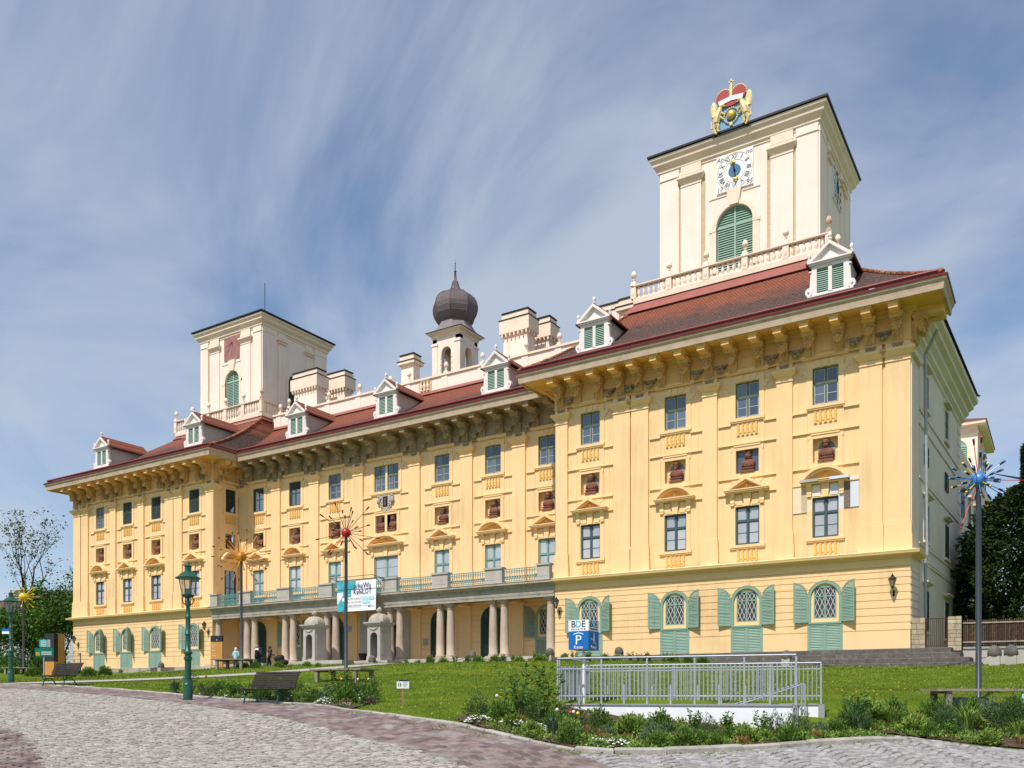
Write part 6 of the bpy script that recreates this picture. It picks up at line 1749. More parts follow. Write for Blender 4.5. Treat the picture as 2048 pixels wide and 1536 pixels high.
# ---- notice on a stake in the lawn
t = thing('lawn_sign', 'small white notice with two figures on a wooden stake in the lawn', 'sign', (-8.17, -32.12, h1(-8.17, -32.12)), ROTC)
m = MB(); m.box(-.022, .022, -.022, .022, -.1, .55); ob('stake', m.mesh('stake', 'brownwood'), t)
m = MB(); m.box(-.165, .165, -.035, -.022, .5, .73); b = ob('board', m.mesh('board', 'signwhite'), t)
m = MB(); m.box(-.166, .166, -.038, -.03, .69, .732); ob('header', m.mesh('header', 'ink'), b)
m = MB(); m.prism([(-.085 + .062 * math.cos(a), .6 + .062 * math.sin(a)) for a in np.linspace(0, 2 * math.pi, 20)[:-1]], -.038, -.034); ob('ring', m.mesh('ring', 'leaf_light'), b)
m = MB(); m.prism([(-.085 + .052 * math.cos(a), .6 + .052 * math.sin(a)) for a in np.linspace(0, 2 * math.pi, 20)[:-1]], -.041, -.037); ob('disc', m.mesh('disc', 'signwhite'), b)
for x in (-.107, -.063):
    m = MB(); m.ball((x, -.043, .637), .011, 6, 4, (1, .3, 1)); m.box(x - .012, x + .012, -.044, -.04, .592, .626); m.box(x - .009, x + .009, -.044, -.04, .56, .592); ob('pictogram', m.mesh('pictogram', 'ink'), b)
for k in range(7):
    m = MB(); m.box(0, .14 - .02 * (k % 3), -.038, -.034, .665 - .022 * k, .672 - .022 * k); ob('text_line', m.mesh('text_line', 'greytext'), b)
m = MB(); m.prism([(-.14, .705), (-.12, .725), (-.11, .705)], -.041, -.037); ob('mark', m.mesh('mark', 'signwhite'), b)

# ---- car-park stair: white walls, steel railings
fa, fb = Vector((-3.97, -31.19, 0)), Vector((1.75, -30.2, 0)); dr = (fb - fa).normalized(); nr = Vector((-dr.y, dr.x, 0)); Lf = (fb - fa).length; rzf = math.atan2(dr.y, dr.x); ZW = -2.68
t = thing('stair_enclosure', 'white walled car park stair with grey steel railings in the flower bed', 'stair enclosure', (fa.x, fa.y, ZW), rzf)
for nm, x0, x1, y0, y1, z0, z1, mt in (('front_wall', 0, Lf - .12, 0, .22, -1.0, 0, 'garagewhite'), ('front_wall_end', Lf - .12, Lf, -.01, .23, -1.0, .012, 'garagegrey'), ('rear_wall', 0, Lf + .3, 2.4, 2.62, -1.0, 0, 'garagewhite'), ('rear_wall_end', Lf + .3, Lf + .45, 2.38, 2.64, -1.0, .012, 'garagegrey'), ('side_wall', 0, .2, .22, 2.4, -1.0, 0, 'garagewhite'),
                                      ('coping', -.02, Lf - .12, -.03, .25, .0, .035, 'garagegrey'), ('coping', -.02, Lf + .3, 2.37, 2.65, .0, .035, 'garagegrey'), ('coping', -.02, .22, .25, 2.37, .0, .035, 'garagegrey')):
    m = MB(); m.box(x0, x1, y0, y1, z0, z1); ob(nm, m.mesh(nm, mt), t)
BAR = MB(); BAR.tube((0, 0, .12), (0, 0, .98), .0155, n=5); BARM = BAR.mesh('bar', 'steel')
POST = MB(); POST.box(-.022, .022, -.012, .012, .03, 1.14); POSTM = POST.mesh('post', 'steel')
SPUR = MB(); SPUR.box(-.022, .022, -.01, .01, .03, .5); SPURM = SPUR.mesh('spur', 'steel')
def railing(a, b, y, along='x', hand=1.17, n=None, posts=2.0):
    L_ = b - a; pt = lambda u: (u, y, 0) if along == 'x' else (y, u, 0)
    for z in (.22, .9):
        m = MB(); m.tube(Vector(pt(a)) + Vector((0, 0, z)), Vector(pt(b)) + Vector((0, 0, z)), .016, n=6); ob('rail', m.mesh('rail', 'steel', True), t)
    m = MB(); m.tube(Vector(pt(a)) + Vector((0, 0, hand)), Vector(pt(b)) + Vector((0, 0, hand)), .024, n=8); ob('handrail', m.mesh('handrail', 'steel', True), t)
    k = int(L_ / .103)
    for i in range(k + 1):
        ob('bar', BARM, t, pt(a + L_ * i / k))
    k = int(L_ / 1.15)
    for i in range(k + 1):
        ob('post', POSTM, t, pt(a + L_ * i / k), 0 if along == 'x' else R(90), (1, 1, 1 if hand > 1.1 else .95)); 
        if i < k:
            ob('spur', SPURM, t, pt(a + L_ * (i + .5) / k), 0 if along == 'x' else R(90))
railing(.0, Lf - .05, .11); railing(.0, Lf + .36, 2.5, hand=1.06); railing(.11, 2.5, .06, 'y')
for y in (.36, 2.2):
    m = MB(); x1 = Lf + (.05 if y < 1 else .0)
    m.path([(x1 - 1.75, y, -.05), (x1 - .05, y, .52), (x1, y, .5), (x1, y, -.42), (x1 - .05, y, -.46)], .02, 7); ob('stair_handrail', m.mesh('stair_handrail', 'steel', True), t)

# ---- lit parking cube on a post
t = thing('parking_sign', 'blue and white cube sign on a white post inside the stair railing', 'sign', (-3.55, -30.5, ZW), R(0))
m = MB(); m.tube((0, 0, -.1), (0, 0, 1.42), .038, n=10); ob('post', m.mesh('post', 'signwhite', True), t)
m = MB(); m.box(-.285, .285, -.285, .285, 1.40, 1.87); ob('cube', m.mesh('cube', 'signblue'), t)
m = MB(); m.box(-.287, .287, -.287, .287, 1.87, 2.15); ob('header', m.mesh('header', 'signwhite'), t)
def lett(me, dx, dz, face):
    me.transform(Matrix.Translation((dx, -.292, dz)))
    if face:
        me.transform(Matrix.Rotation(R(90), 4, 'Z'))
    ob('lettering', me, t)
for f_ in (0, 1):
    lett(text_mesh('B', .235, 'ink', sx=1.05), -.145, 1.97, f_); lett(text_mesh('D', .235, 'cyan', sx=1.0), .0, 1.97, f_); lett(text_mesh('E', .235, 'ink', sx=1.05), .145, 1.97, f_)
    lett(text_mesh('P A R K I N G', .06, 'ink', sx=1.15), 0, 1.90, f_)
lett(text_mesh('P', .34, 'signwhite', sx=1.1, extrude=.006), 0, 1.53, 0); lett(text_mesh('Kassa', .115, 'signwhite'), 0, 1.425, 0); lett(text_mesh('Garage', .115, 'signwhite', sx=.9), 0, 1.43, 1)
m = MB(); m.prism([(-.14, 1.78), (0, 1.815), (.14, 1.78), (.14, 1.80), (0, 1.838), (-.14, 1.80)], -.296, -.29); ob('roof_mark', m.mesh('roof_mark', 'signwhite'), t)
for lettered in ('P', 'Kassa'):
    pass
m = MB(); m.ball((0, -.292, 1.80), .028, 8, 5, (1, .2, 1)); m.box(-.03, .03, -.296, -.29, 1.66, 1.765); m.box(-.03, -.004, -.296, -.29, 1.56, 1.66); m.box(.006, .03, -.296, -.29, 1.58, 1.66)
m.path([(-.13, -.292, 1.67), (-.09, -.292, 1.66), (.1, -.292, 1.545), (.13, -.292, 1.545)], .012, 4)
me = m.mesh('pictogram', 'signwhite'); me.transform(Matrix.Rotation(R(90), 4, 'Z')); ob('pictogram', me, t)

# ---- domed stone bollards and chains
m = MB(); m.box(-.22, .22, -.22, .22, -.2, .42); BP = m.mesh('post', 'palestone')
m = MB(); m.lathe([(.27, .42), (.29, .46), (.29, .58), (.26, .72), (.19, .84), (.08, .9), (.01, .91)], 10); BC = m.mesh('cap', 'darkstone', True)
BX = [(-67.7, -3.2, 'leftmost bollard, before the first arched window of the left wing'), (-59.1, -3.2, 'second bollard, before the third arched window of the left wing'), (-34.77, -3.4, 'bollard beside the right sentry box with a chain'), (-26.2, -3.2, 'bollard in front of the right-hand paired columns'), (-20.25, -3.2, 'bollard at the inner corner of the right wing'), (-15.5, -3.2, 'bollard showing above the steel railing behind the parking cube'), (-5.65, -3.2, 'bollard before the rightmost green louvred shutters on the steps'), (4.1, -3.3, 'large pale bollard at the right end of the steps'), (4.75, -2.6, 'smaller pale bollard half hidden behind its twin at the right')]
for x, y, lab in BX:
    t = thing('stone_bollard', 'domed stone ' + lab, 'bollard', (x, y, h1(x, y)), 0, 'domed stone bollards', .95 if x < 3 else 1.05)
    ob('post', BP, t); ob('cap', BC, t)
LK = MB(); LK.path([(.05 * math.cos(a), 0, .028 * math.sin(a)) for a in np.linspace(0, 2 * math.pi, 9)], .012, 4); LKM = LK.mesh('link', 'blackmetal')
def chain(a, b, sag, lab):
    A = Vector((a[0], a[1], h1(a[0], a[1]) + .5)); B = Vector((b[0], b[1], h1(b[0], b[1]) + .5)); n = int((B - A).length / .085)
    t = thing('chain', lab, 'chain', A, 0, 'iron chains between bollards')
    if n > 75:
        n = int((B - A).length / .13)
    p0 = None
    for i in range(n + 1):
        u = i / n; p = (B - A) * u + Vector((0, 0, -sag * 4 * u * (1 - u)))
        if p0 is not None:
            o = ob('link', LKM, t, (p + p0) / 2, 0, ((p - p0).length / .085, 1, 1)); q = (p - p0).to_track_quat('X', 'Z'); o.rotation_mode = 'QUATERNION'; o.rotation_quaternion = q @ Matrix.Rotation(R(90 * (i % 2)), 3, 'X').to_quaternion()
        p0 = p
chain(BX[0], BX[1], .45, 'black chain sagging between the two left bollards')
chain(BX[2], BX[3], .5, 'black chain hanging from the bollard beside the right sentry box')
chain(BX[3], BX[4], .42, 'black chain sagging in front of the paired columns at the right')
chain(BX[6], BX[7], .75, 'long black chain hanging across the steps at the right')

# ---- stone sentry boxes
def sentry(x, y, z, lab):
    t = thing('sentry_box', lab, 'sentry box', (x, y, z), 0, 'stone sentry boxes'); h = .62
    q = MB()
    q.v = []
    aw, zs = .34, 1.75
    q.box(-h, -aw, -h, -h + .14, .3, 2.55); q.box(aw, h, -h, -h + .14, .3, 2.55)
    n = 10; pts = [(aw * math.cos(math.pi * i / n), zs + aw * math.sin(math.pi * i / n)) for i in range(n + 1)]
    for a, b in zip(pts, pts[1:]):
        q.prism([a, b, (b[0], 2.55), (a[0], 2.55)], -h, -h + .14)
    q.box(-h, -h + .14, -h + .14, h, .3, 2.55); q.box(h - .14, h, -h + .14, h, .3, 2.55); q.box(-h + .14, h - .14, h - .14, h, .3, 2.55)
    ob('shell', q.mesh('shell', 'palestone'), t)
    m = MB(); m.box(-h - .06, h + .06, -h - .06, h + .06, 0, .12); m.box(-h - .04, -aw, -h - .04, h + .04, .12, .34); m.box(aw, h + .04, -h - .04, h + .04, .12, .34); m.box(-aw, aw, -h + .2, h + .04, .12, .2); ob('base', m.mesh('base', 'palestone'), t)
    m = MB(); m.frustum(h, h + .03, -h + .16, h - .16, .5, 2.1, .0, .0); ob('side_panel', m.mesh('side_panel', 'palestone'), t)
    m = MB(); m.frustum(-h - .2, h + .2, -h - .2, h + .2, 2.75, 2.55, .14, .14); m.box(-h - .22, h + .22, -h - .22, h + .22, 2.75, 2.84); ob('cornice', m.mesh('cornice', 'palestone'), t)
    m = MB()
    for k in range(6):
        a, b = k / 6 * math.pi / 2, (k + 1) / 6 * math.pi / 2
        r0, r1 = (h + .1) * math.cos(a) + .06 * (k / 6), (h + .1) * math.cos(b) + .06 * ((k + 1) / 6)
        z0, z1 = 2.84 + .66 * math.sin(a), 2.84 + .66 * math.sin(b)
        R8 = lambda r_, z_: [(r_ * sx * (1 if abs(sx) == 1 else .92), r_ * sy * (1 if abs(sy) == 1 else .92), z_) for sx, sy in ((-1, -.6), (-.6, -1), (.6, -1), (1, -.6), (1, .6), (.6, 1), (-.6, 1), (-1, .6))]
        m.add(R8(r0, z0) + R8(max(r1, .05), z1), [(i, (i + 1) % 8, 8 + (i + 1) % 8, 8 + i) for i in range(8)])
    ob('dome', m.mesh('dome', 'stone'), t)
    m = MB(); m.lathe([(.14, 3.45), (.1, 3.54), (.12, 3.58)], 10); m.ball((0, 0, 3.72), .19, 10, 7, (1, 1, 1.1)); m.ball((0, .04, 3.84), .14, 8, 5); m.prismx([(-.2, 3.66), (-.2, 3.8), (-.08, 3.82), (-.08, 3.64)], -.11, .11); ob('helmet_finial', m.mesh('helmet_finial', 'stone', True), t)
    m = MB(); m.path([(-.4, -h - .03, 2.45), (-.2, -h - .05, 2.33), (0, -h - .05, 2.28), (.2, -h - .05, 2.33), (.4, -h - .03, 2.45)], .035, 6); ob('festoon', m.mesh('festoon', 'palestone', True), t)
sentry(-41.95, -1.9, .06, 'pale stone sentry box with helmet finial, left of the entrance')
sentry(-35.4, -1.9, -.03, 'pale stone sentry box with helmet finial, right of the entrance')

# ---- exhibition banner on the balcony
t = thing('banner', 'white and teal exhibition banner hung from the balcony over the entrance', 'banner', (-38.5, -1.0, 3.88), R(0))
m = MB(); m.quad((-1.95, 0, 0), (1.95, 0, 0), (1.95, .05, 2.36), (-1.95, .05, 2.36)); m.quad((-1.95, .02, 0), (1.95, .02, 0), (1.95, .07, 2.36), (-1.95, .07, 2.36)); ob('cloth', m.mesh('cloth', 'signwhite'), t)
m = MB(); m.prism([(-1.95, .0), (-.95, .0), (-1.05, .55), (-.9, 1.0), (-.55, 1.2), (-.55, 1.65), (-.1, 1.75), (-.1, 2.3), (-1.95, 2.3)], -.006, .06); ob('picture', m.mesh('picture', 'bannerteal'), t)
m = MB(); m.prism([(-1.95, .55), (-1.35, 1.25), (-1.35, 1.5), (-1.95, 1.45)], -.012, -.005); ob('white_wedge', m.mesh('white_wedge', 'signwhite'), t)
def btxt(s_, sz, mt, x, z, sx=1, al='LEFT'):
    me = text_mesh(s_, sz, mt, al, .003, sx); me.transform(Matrix.Translation((x, -.016, z))); ob('lettering', me, t)
btxt('scheWa', .62, 'navy', -.3, 1.72, .88); btxt('KehiLOT', .58, 'navy', -.3, 1.28, .84)
for k, (a_, b_) in enumerate((('DIE FÜRSTEN ESTERHÁZY', 'SCHLOSS ESTERHÁZY'), ('UND DIE JÜDISCHEN', 'EISENSTADT'), ('SIEBENGEMEINDEN', 'AUSSTELLUNG'))):
    z = .86 - .26 * k
    m = MB(); m.box(-1.45 + .3 * (k > 0), .58, -.011, -.004, z - .06, z + .2); ob('text_bar', m.mesh('text_bar', 'signwhite'), t)
    btxt(a_, .215, 'greytext', .55, z, .74, 'RIGHT')
    if k < 2:
        m = MB(); m.box(.64, 1.8 - .45 * k, -.011, -.004, z - .06, z + .2); ob('text_bar', m.mesh('text_bar', 'bannerpale'), t)
    btxt(b_, .2, 'signwhite' if k < 2 else 'bannerpale', .68, z, .62)
m = MB(); m.ball((1.28, -.01, .3), .07, 7, 5, (1, .2, 1)); m.path([(1.28, -.012, .3), (1.4, -.012, .38)], .02, 4); ob('mark', m.mesh('mark', 'ink'), t); btxt('privatstiftung', .08, 'ink', 1.4, .28)
m = MB(); m.path([(-2.0, .02, 2.4), (2.0, .02, 2.4)], .03, 6)
for s_ in (-1, 1):
    m.path([(s_ * 2.0, .02, 2.4), (s_ * 2.3, .95, 2.36), (s_ * 2.3, .95, 1.3)], .025, 5); m.path([(s_ * 2.0, .02, 2.4), (s_ * 2.2, .9, 1.4)], .02, 5); m.path([(s_ * 2.3, .95, 2.36), (s_ * 2.1, -.6, 2.55)], .025, 5)
m.path([(-2.1, -.6, 2.55), (2.1, -.6, 2.55)], .022, 5); ob('hanger', m.mesh('hanger', 'blackmetal'), t)

# ---- wall lanterns
def lantern(x, y, z, lab, rz=0):
    t = thing('wall_lantern', lab, 'wall lantern', (x, y, z), rz, 'black iron wall lanterns')
    m = MB(); m.path([(0, 0, .15), (0, -.18, .1), (0, -.3, .2), (0, -.45, .3)], .018, 6); m.path([(0, -.02, -.08), (0, -.15, .05), (0, -.1, .15)], .012, 5); m.box(-.05, .05, -.02, .02, -.12, .2); ob('arm', m.mesh('arm', 'blackmetal', True), t)
    m = MB()
    for i in range(6):
        a = i * math.pi / 3
        m.tube((.09 * math.cos(a), -.45 + .09 * math.sin(a), .36), (.19 * math.cos(a), -.45 + .19 * math.sin(a), .74), .01, n=4)
    m.lathe([(.07, .28), (.09, .34), (.1, .36)], 6, 0, -.45); m.lathe([(.22, .74), (.22, .77), (.12, .88), (.08, .9), (.09, .95), (.03, .97), (.04, 1.02), (.01, 1.06)], 6, 0, -.45); ob('cage', m.mesh('cage', 'blackmetal'), t)
    m = MB(); m.lathe([(.09, .36), (.185, .74)], 6, 0, -.45); ob('glass', m.mesh('glass', 'paneWarm'), t)
lantern(-.82, 0, 2.95, 'black wall lantern near the right corner of the palace')
lantern(-21.35, 0, 2.95, 'black wall lantern beside the last column at the right wing')
lantern(-56.9, 0, 2.95, 'black wall lantern beside the first column at the left wing')
lantern(-76.9, 0, 2.4, 'small black wall lantern at the far left corner of the palace')

# ---- orange stele at the portico, planters, far pylon, direction sign
t = thing('info_stele', 'tall orange information stele with black head beside the first column', 'information stele', (-50.9, -3.9, h1(-50.9, -3.9)), R(25))
m = MB(); m.box(-.5, .5, -.09, .09, 0, 2.15); ob('panel', m.mesh('panel', 'orangepanel'), t); m = MB(); m.box(-.5, .5, -.092, .092, 2.15, 2.65); ob('head', m.mesh('head', 'blackglass'), t)
for z, w_ in ((1.9, .25), (1.75, .2), (1.45, .3), (1.0, .35), (.15, .3)):
    m = MB(); m.box(-.38, -.38 + w_, -.096, -.089, z, z + .035); ob('text_line', m.mesh('text_line', 'tulipwhite'), t)
m = MB(); m.box(-.28, .22, -.096, -.089, .3, .75); ob('map_panel', m.mesh('map_panel', 'tulipwhite'), t)
m = MB(); m.ball((.02, -.095, 2.3), .05, 6, 4, (1, .3, 1)); ob('mark', m.mesh('mark', 'palegold'), t)
for x, lab in ((-40.2, 'black tapered planter left of the entrance arch'), (-33.0, 'black planter right of the entrance arch')):
    t = thing('planter', lab, 'planter', (x, 1.6, .12), 0, 'black planters at the entrance')
    m = MB(); m.lathe([(.22, 0), (.34, .62), (.34, .68), (.3, .68), (.29, .6)], 14); ob('pot', m.mesh('pot', 'blackmetal', True), t)
    m = MB(); m.lathe([(.29, .6), (.05, .61)], 12); ob('soil', m.mesh('soil', 'soil'), t)
t = thing('info_pylon', 'tall orange and black screen pylon behind the left bench', 'information pylon', (-54.2, -15.4, h1(-54.2, -15.4)), R(14))
m = MB(); m.box(-.42, .42, -.45, .45, 0, 1.15); ob('base', m.mesh('base', 'orangepanel'), t); m = MB(); m.box(-.42, .42, -.45, -.1, 1.15, 3.15); ob('screen', m.mesh('screen', 'blackglass'), t); m = MB(); m.box(.1, .43, -.1, .5, 1.15, 3.17); ob('back_panel', m.mesh('back_panel', 'orangepanel'), t)
t = thing('direction_sign', 'teal and green direction boards on a grey post behind the left bench', 'direction sign', (-44.85, -21.38, h1(-44.85, -21.38)), ROTC)
m = MB(); m.tube((0, 0, -.1), (0, 0, 2.6), .045, n=8); ob('post', m.mesh('post', 'galv', True), t)
m = MB(); m.box(-.5, .6, -.07, -.04, 1.55, 2.03); b = ob('lower_board', m.mesh('lower_board', 'greensign'), t)
m = MB(); m.box(-.42, -.22, -.08, -.069, 1.6, 1.78); ob('yellow_symbol', m.mesh('yellow_symbol', 'yellowpaint'), b)
for k in range(2):
    m = MB(); m.box(-.12, .5, -.08, -.069, 1.78 - .12 * k, 1.82 - .12 * k); ob('text_line', m.mesh('text_line', 'signwhite'), b)
m = MB(); m.path([(-.4, -.085, 1.62), (-.24, -.085, 1.76)], .01, 4); m.path([(-.24, -.085, 1.62), (-.4, -.085, 1.76)], .01, 4); ob('cross_mark', m.mesh('cross_mark', 'ink'), b)
m = MB(); m.box(-.25, .25, -.07, -.04, 2.1, 2.55); b = ob('upper_board', m.mesh('upper_board', 'tealsign'), t)
for k in range(4):
    m = MB(); m.box(-.15, .2, -.08, -.069, 2.45 - .1 * k, 2.48 - .1 * k); ob('text_line', m.mesh('text_line', 'signwhite'), b)
m = MB(); m.box(.25, .4, -.07, .05, 2.1, 2.55); ob('side_box', m.mesh('side_box', 'galv'), b)

# ---- gate, gate piers, picket fence and low wall at the right
def ashlar_pier(name, x, y, w_, z0, z1, lab):
    t = thing(name, lab, 'gate pier', (x, y, 0), R(2), 'stone gate piers')
    m = MB(); m.box(-w_ / 2 + .03, w_ / 2 - .03, -.25, .27, z0, z1 - .02); ob('core', m.mesh('core', 'sand'), t)
    z = z0; rn = random.Random(x)
    while z < z1 - .05:
        hh = min(rn.uniform(.2, .34), z1 - z); a = -w_ / 2
        while a < w_ / 2 - .01:
            ww = min(rn.uniform(.22, .42), w_ / 2 - a)
            if w_ / 2 - a - ww < .12:
                ww = w_ / 2 - a
            m = MB(); m.box(a + .008, a + ww - .008, -.28, .26, z + .008, z + hh - .008); m.frustum(a + .008, a + ww - .008, -.31, -.2, z + .01, z + hh - .01, .0, .0); ob('stone_block', m.mesh('stone_block', 'ashlar'), t); a += ww
        z += hh
ashlar_pier('gate_pier', .36, .35, .66, -.05, 1.62, 'rough stone gate pier against the corner of the palace')
ashlar_pier('gate_pier', 2.05, .75, .64, -.15, 1.66, 'rough stone gate pier between the iron gate and the picket fence')
t = thing('iron_gate', 'rusty brown iron gate between two stone piers', 'gate', (1.2, .55, 0), R(13))
for x in (-.5, .5):
    m = MB(); m.box(x - .03, x + .03, -.02, .02, .05, 1.6); ob('gate_frame', m.mesh('gate_frame', 'rust'), t)
for z in (.1, 1.56):
    m = MB(); m.box(-.5, .5, -.015, .015, z, z + .04); ob('gate_frame', m.mesh('gate_frame', 'rust'), t)
for k in range(9):
    m = MB(); m.tube((-.4 + .1 * k, 0, .1), (-.4 + .1 * k, 0, 1.57), .012, n=5); ob('bar', m.mesh('bar', 'rust'), t)
t = thing('picket_fence', 'brown weathered picket fence on a low pale wall at the right', 'fence', (2.4, .95, 0), R(7))
PK = MB(); PK.prism([(-.028, .12), (.028, .12), (.028, 1.45), (0, 1.5), (-.028, 1.45)], -.015, .015); PKM = PK.mesh('picket', 'picket')
for k in range(150):
    ob('picket', PKM, t, (.05 + .083 * k, 0, random.uniform(-.02, .02)), 0, (1, 1, random.uniform(.97, 1.02)))
for z in (.3, 1.3):
    m = MB(); m.box(0, 12.6, -.06, -.016, z - .035, z + .035); ob('rail', m.mesh('rail', 'rail'), t)
t2 = thing('low_wall', 'low pale rendered wall under the picket fence', 'wall', (2.4, .95, 0), R(7))
m = MB(); m.box(0, 12.6, -.16, .2, -1.2, -.06); ob('render_face', m.mesh('render_face', 'palestone'), t2); m = MB(); m.box(0, 12.6, -.22, .26, -.06, .05); ob('coping', m.mesh('coping', 'concrete'), t2)
# ---- concrete footing of the blue sculpture
t = thing('concrete_ring', 'round concrete footing half hidden by plants under the grey seat', 'footing', (4.85, -25.9, h1(4.85, -25.9)), 0)
m = MB(); m.lathe([(.42, -.3), (.42, .24), (.36, .26), (.3, .2)], 18); ob('ring', m.mesh('ring', 'concrete', True), t)

# ---- buildings behind
t = thing('rear_tower_house', 'pale rear tower with arched green shutters behind the right flank', 'building', (-5.6, 52, -2.4), 0)
m = MB(); m.box(-5.0, 5.0, 0, 12, 0, 28.0); ob('wall', m.mesh('wall', 'cream'), t)
m = MB(); m.box(-5.8, 5.8, -.8, 12.8, 28.0, 28.35); ob('cornice', m.mesh('cornice', 'creamtrim'), t)
m = MB(); m.add([(-5.9, -.9, 28.35), (5.9, -.9, 28.35), (5.9, 12.9, 28.35), (-5.9, 12.9, 28.35), (0, 6, 31)], [(0, 1, 4), (1, 2, 4), (2, 3, 4), (3, 0, 4), (0, 1, 2, 3)]); ob('roof', m.mesh('roof', 'tilescentre'), t)
for u, rz, loc in ((2.6, 0, (2.9, -.02, 0)), (0, R(90), (5.02, 3.0, 0)), (0, R(90), (5.02, 6.0, 0)), (0, R(90), (5.02, 9.0, 0))):
    q = MB(); w_ = 1.15 if rz == 0 else .8; q.prism(arch_poly(w_, 20.5, 25.6, w_, 12), -.05, .02); louvre(q, -w_ + .08, w_ - .08, 20.6, 26.0, -.09, .22, .08); ob('shutter', q.mesh('shutter', 'mint'), t, loc, rz)
    q = MB(); arch_ring(q, w_ + .2, w_, 20.5, 25.6, -.12, .0); ob('arch_surround', q.mesh('arch_surround', 'creamtrim'), t, loc, rz)
for z in (18.5, 27.2):
    m = MB(); m.box(-5.1, 5.1, -.1, 12.1, z, z + .2); ob('string_course', m.mesh('string_course', 'creamtrim'), t)
t = thing('rear_wing', 'shaded grey rear wing beyond the palace flank, with pale windows', 'building', (KS * 20, 20, -.3), SIDE - R(90))
m = MB(); m.box(-12, -.25, 0, 32, 0, 16); ob('wall', m.mesh('wall', 'sideplaster'), t)
for k in range(8):
    for z0, z1 in ((1.4, 4.2), (6.4, 8.8), (11, 12.8)):
        o = MB(); o.box(-.6, .6, -.04, .02, z0, z1); w0 = ob('window', o.mesh('window', 'paneWarm'), t, (-.25, 2.5 + k * 3.6, 0), R(90))
        o = MB(); o.box(-.05, .05, -.07, -.03, z0, z1); o.box(-.6, .6, -.07, -.03, z0 + (z1 - z0) * .6, z0 + (z1 - z0) * .65); o.box(-.68, -.6, -.07, .02, z0, z1); o.box(.6, .68, -.07, .02, z0, z1); ob('frame', o.mesh('frame', 'winframeblue'), w0)
        o = MB(); o.box(-.85, .85, -.28, .0, z1 + .3, z1 + .45); ob('hood_mould', o.mesh('hood_mould', 'sideplaster'), t, (-.25, 2.5 + k * 3.6, 0), R(90))
def house(loc, rz, w_, d, h, rh, wall, roof, lab, rows=2, cols_=3):
    t = thing('town_house', lab, 'house', loc, rz, 'town houses beyond the square')
    m = MB(); m.box(-w_ / 2, w_ / 2, 0, d, -2, h); ob('wall', m.mesh('wall', wall), t)
    m = MB(); m.prismx([(-.5, h - .1), (d / 2, h + rh), (d + .5, h - .1), (d + .5, h - .3), (-.5, h - .3)], -w_ / 2 - .3, w_ / 2 + .3); r_ = ob('roof', m.mesh('roof', roof), t)
    m = MB(); m.box(w_ * .2, w_ * .2 + .8, d * .3, d * .3 + .7, h, h + rh + .8); ob('chimney', m.mesh('chimney', wall), r_)
    for i in range(rows):
        for j in range(cols_):
            x = -w_ / 2 + w_ * (j + .5) / cols_; z = 1 + i * (h - 1) / rows
            m = MB(); m.box(x - .5, x + .5, -.05, .02, z, z + 1.5); w0 = ob('window', m.mesh('window', 'paneDark'), t); m = MB(); m.box(x - .6, x + .6, -.12, .0, z - .12, z); ob('sill', m.mesh('sill', wall), w0)
house((-101, 12, .3), R(40), 14, 10, 7.5, 3.5, 'housewhite', 'houseroofdark', 'white house with a dark roof at the left edge')
house((-97, 22, .3), R(35), 16, 10, 8.2, 4.2, 'housebeige', 'houseroof', 'beige house with brown roof behind the trees')
house((-118, 4, .3), R(45), 16, 10, 6, 4, 'housebeige', 'houseroof', 'low house with brown roof far left behind the lamp', 1)
t = thing('parked_car', 'white car parked in front of the white house at the left edge', 'car', (-88.5, -1.5, .25), R(40))
m = MB(); m.prism([(-2.1, .35), (2.1, .35), (2.15, .75), (1.5, .9), (.9, 1.38), (-1.1, 1.42), (-1.9, .95), (-2.15, .85)], -.85, .85); ob('body', m.mesh('body', 'carwhite'), t)
m = MB(); m.prism([(-1.65, .95), (1.3, .92), (.82, 1.32), (-1.05, 1.36)], -.86, .86); ob('windows', m.mesh('windows', 'paneDark'), t)
for x in (-1.35, 1.35):
    for y in (-.8, .8):
        m = MB(); m.tube((x, y - .1, .33), (x, y + .1, .33), .33, n=14); w0 = ob('wheel', m.mesh('wheel', 'tyre'), t); m = MB(); m.tube((x, y - .11, .33), (x, y + .11, .33), .19, n=10); ob('rim', m.mesh('rim', 'galv'), w0)
t = thing('wire_fence', 'dark wire mesh fence below the trees at the left', 'fence', (-84, -9, h1(-70, -6)), R(10))
for k in range(9):
    m = MB(); m.tube((k * 2.2, 0, -.3), (k * 2.2, 0, 1.9), .04, n=6); ob('post', m.mesh('post', 'blackmetal'), t)
for z in np.linspace(.1, 1.85, 8):
    m = MB(); m.tube((0, 0, z), (17.6, 0, z), .012, n=4); ob('wire', m.mesh('wire', 'blackmetal'), t)
for k in range(88):
    m = MB(); m.tube((k * .2, 0, .1), (k * .2, 0, 1.85), .006, n=3, caps=False); ob('wire', m.mesh('wire', 'blackmetal'), t)

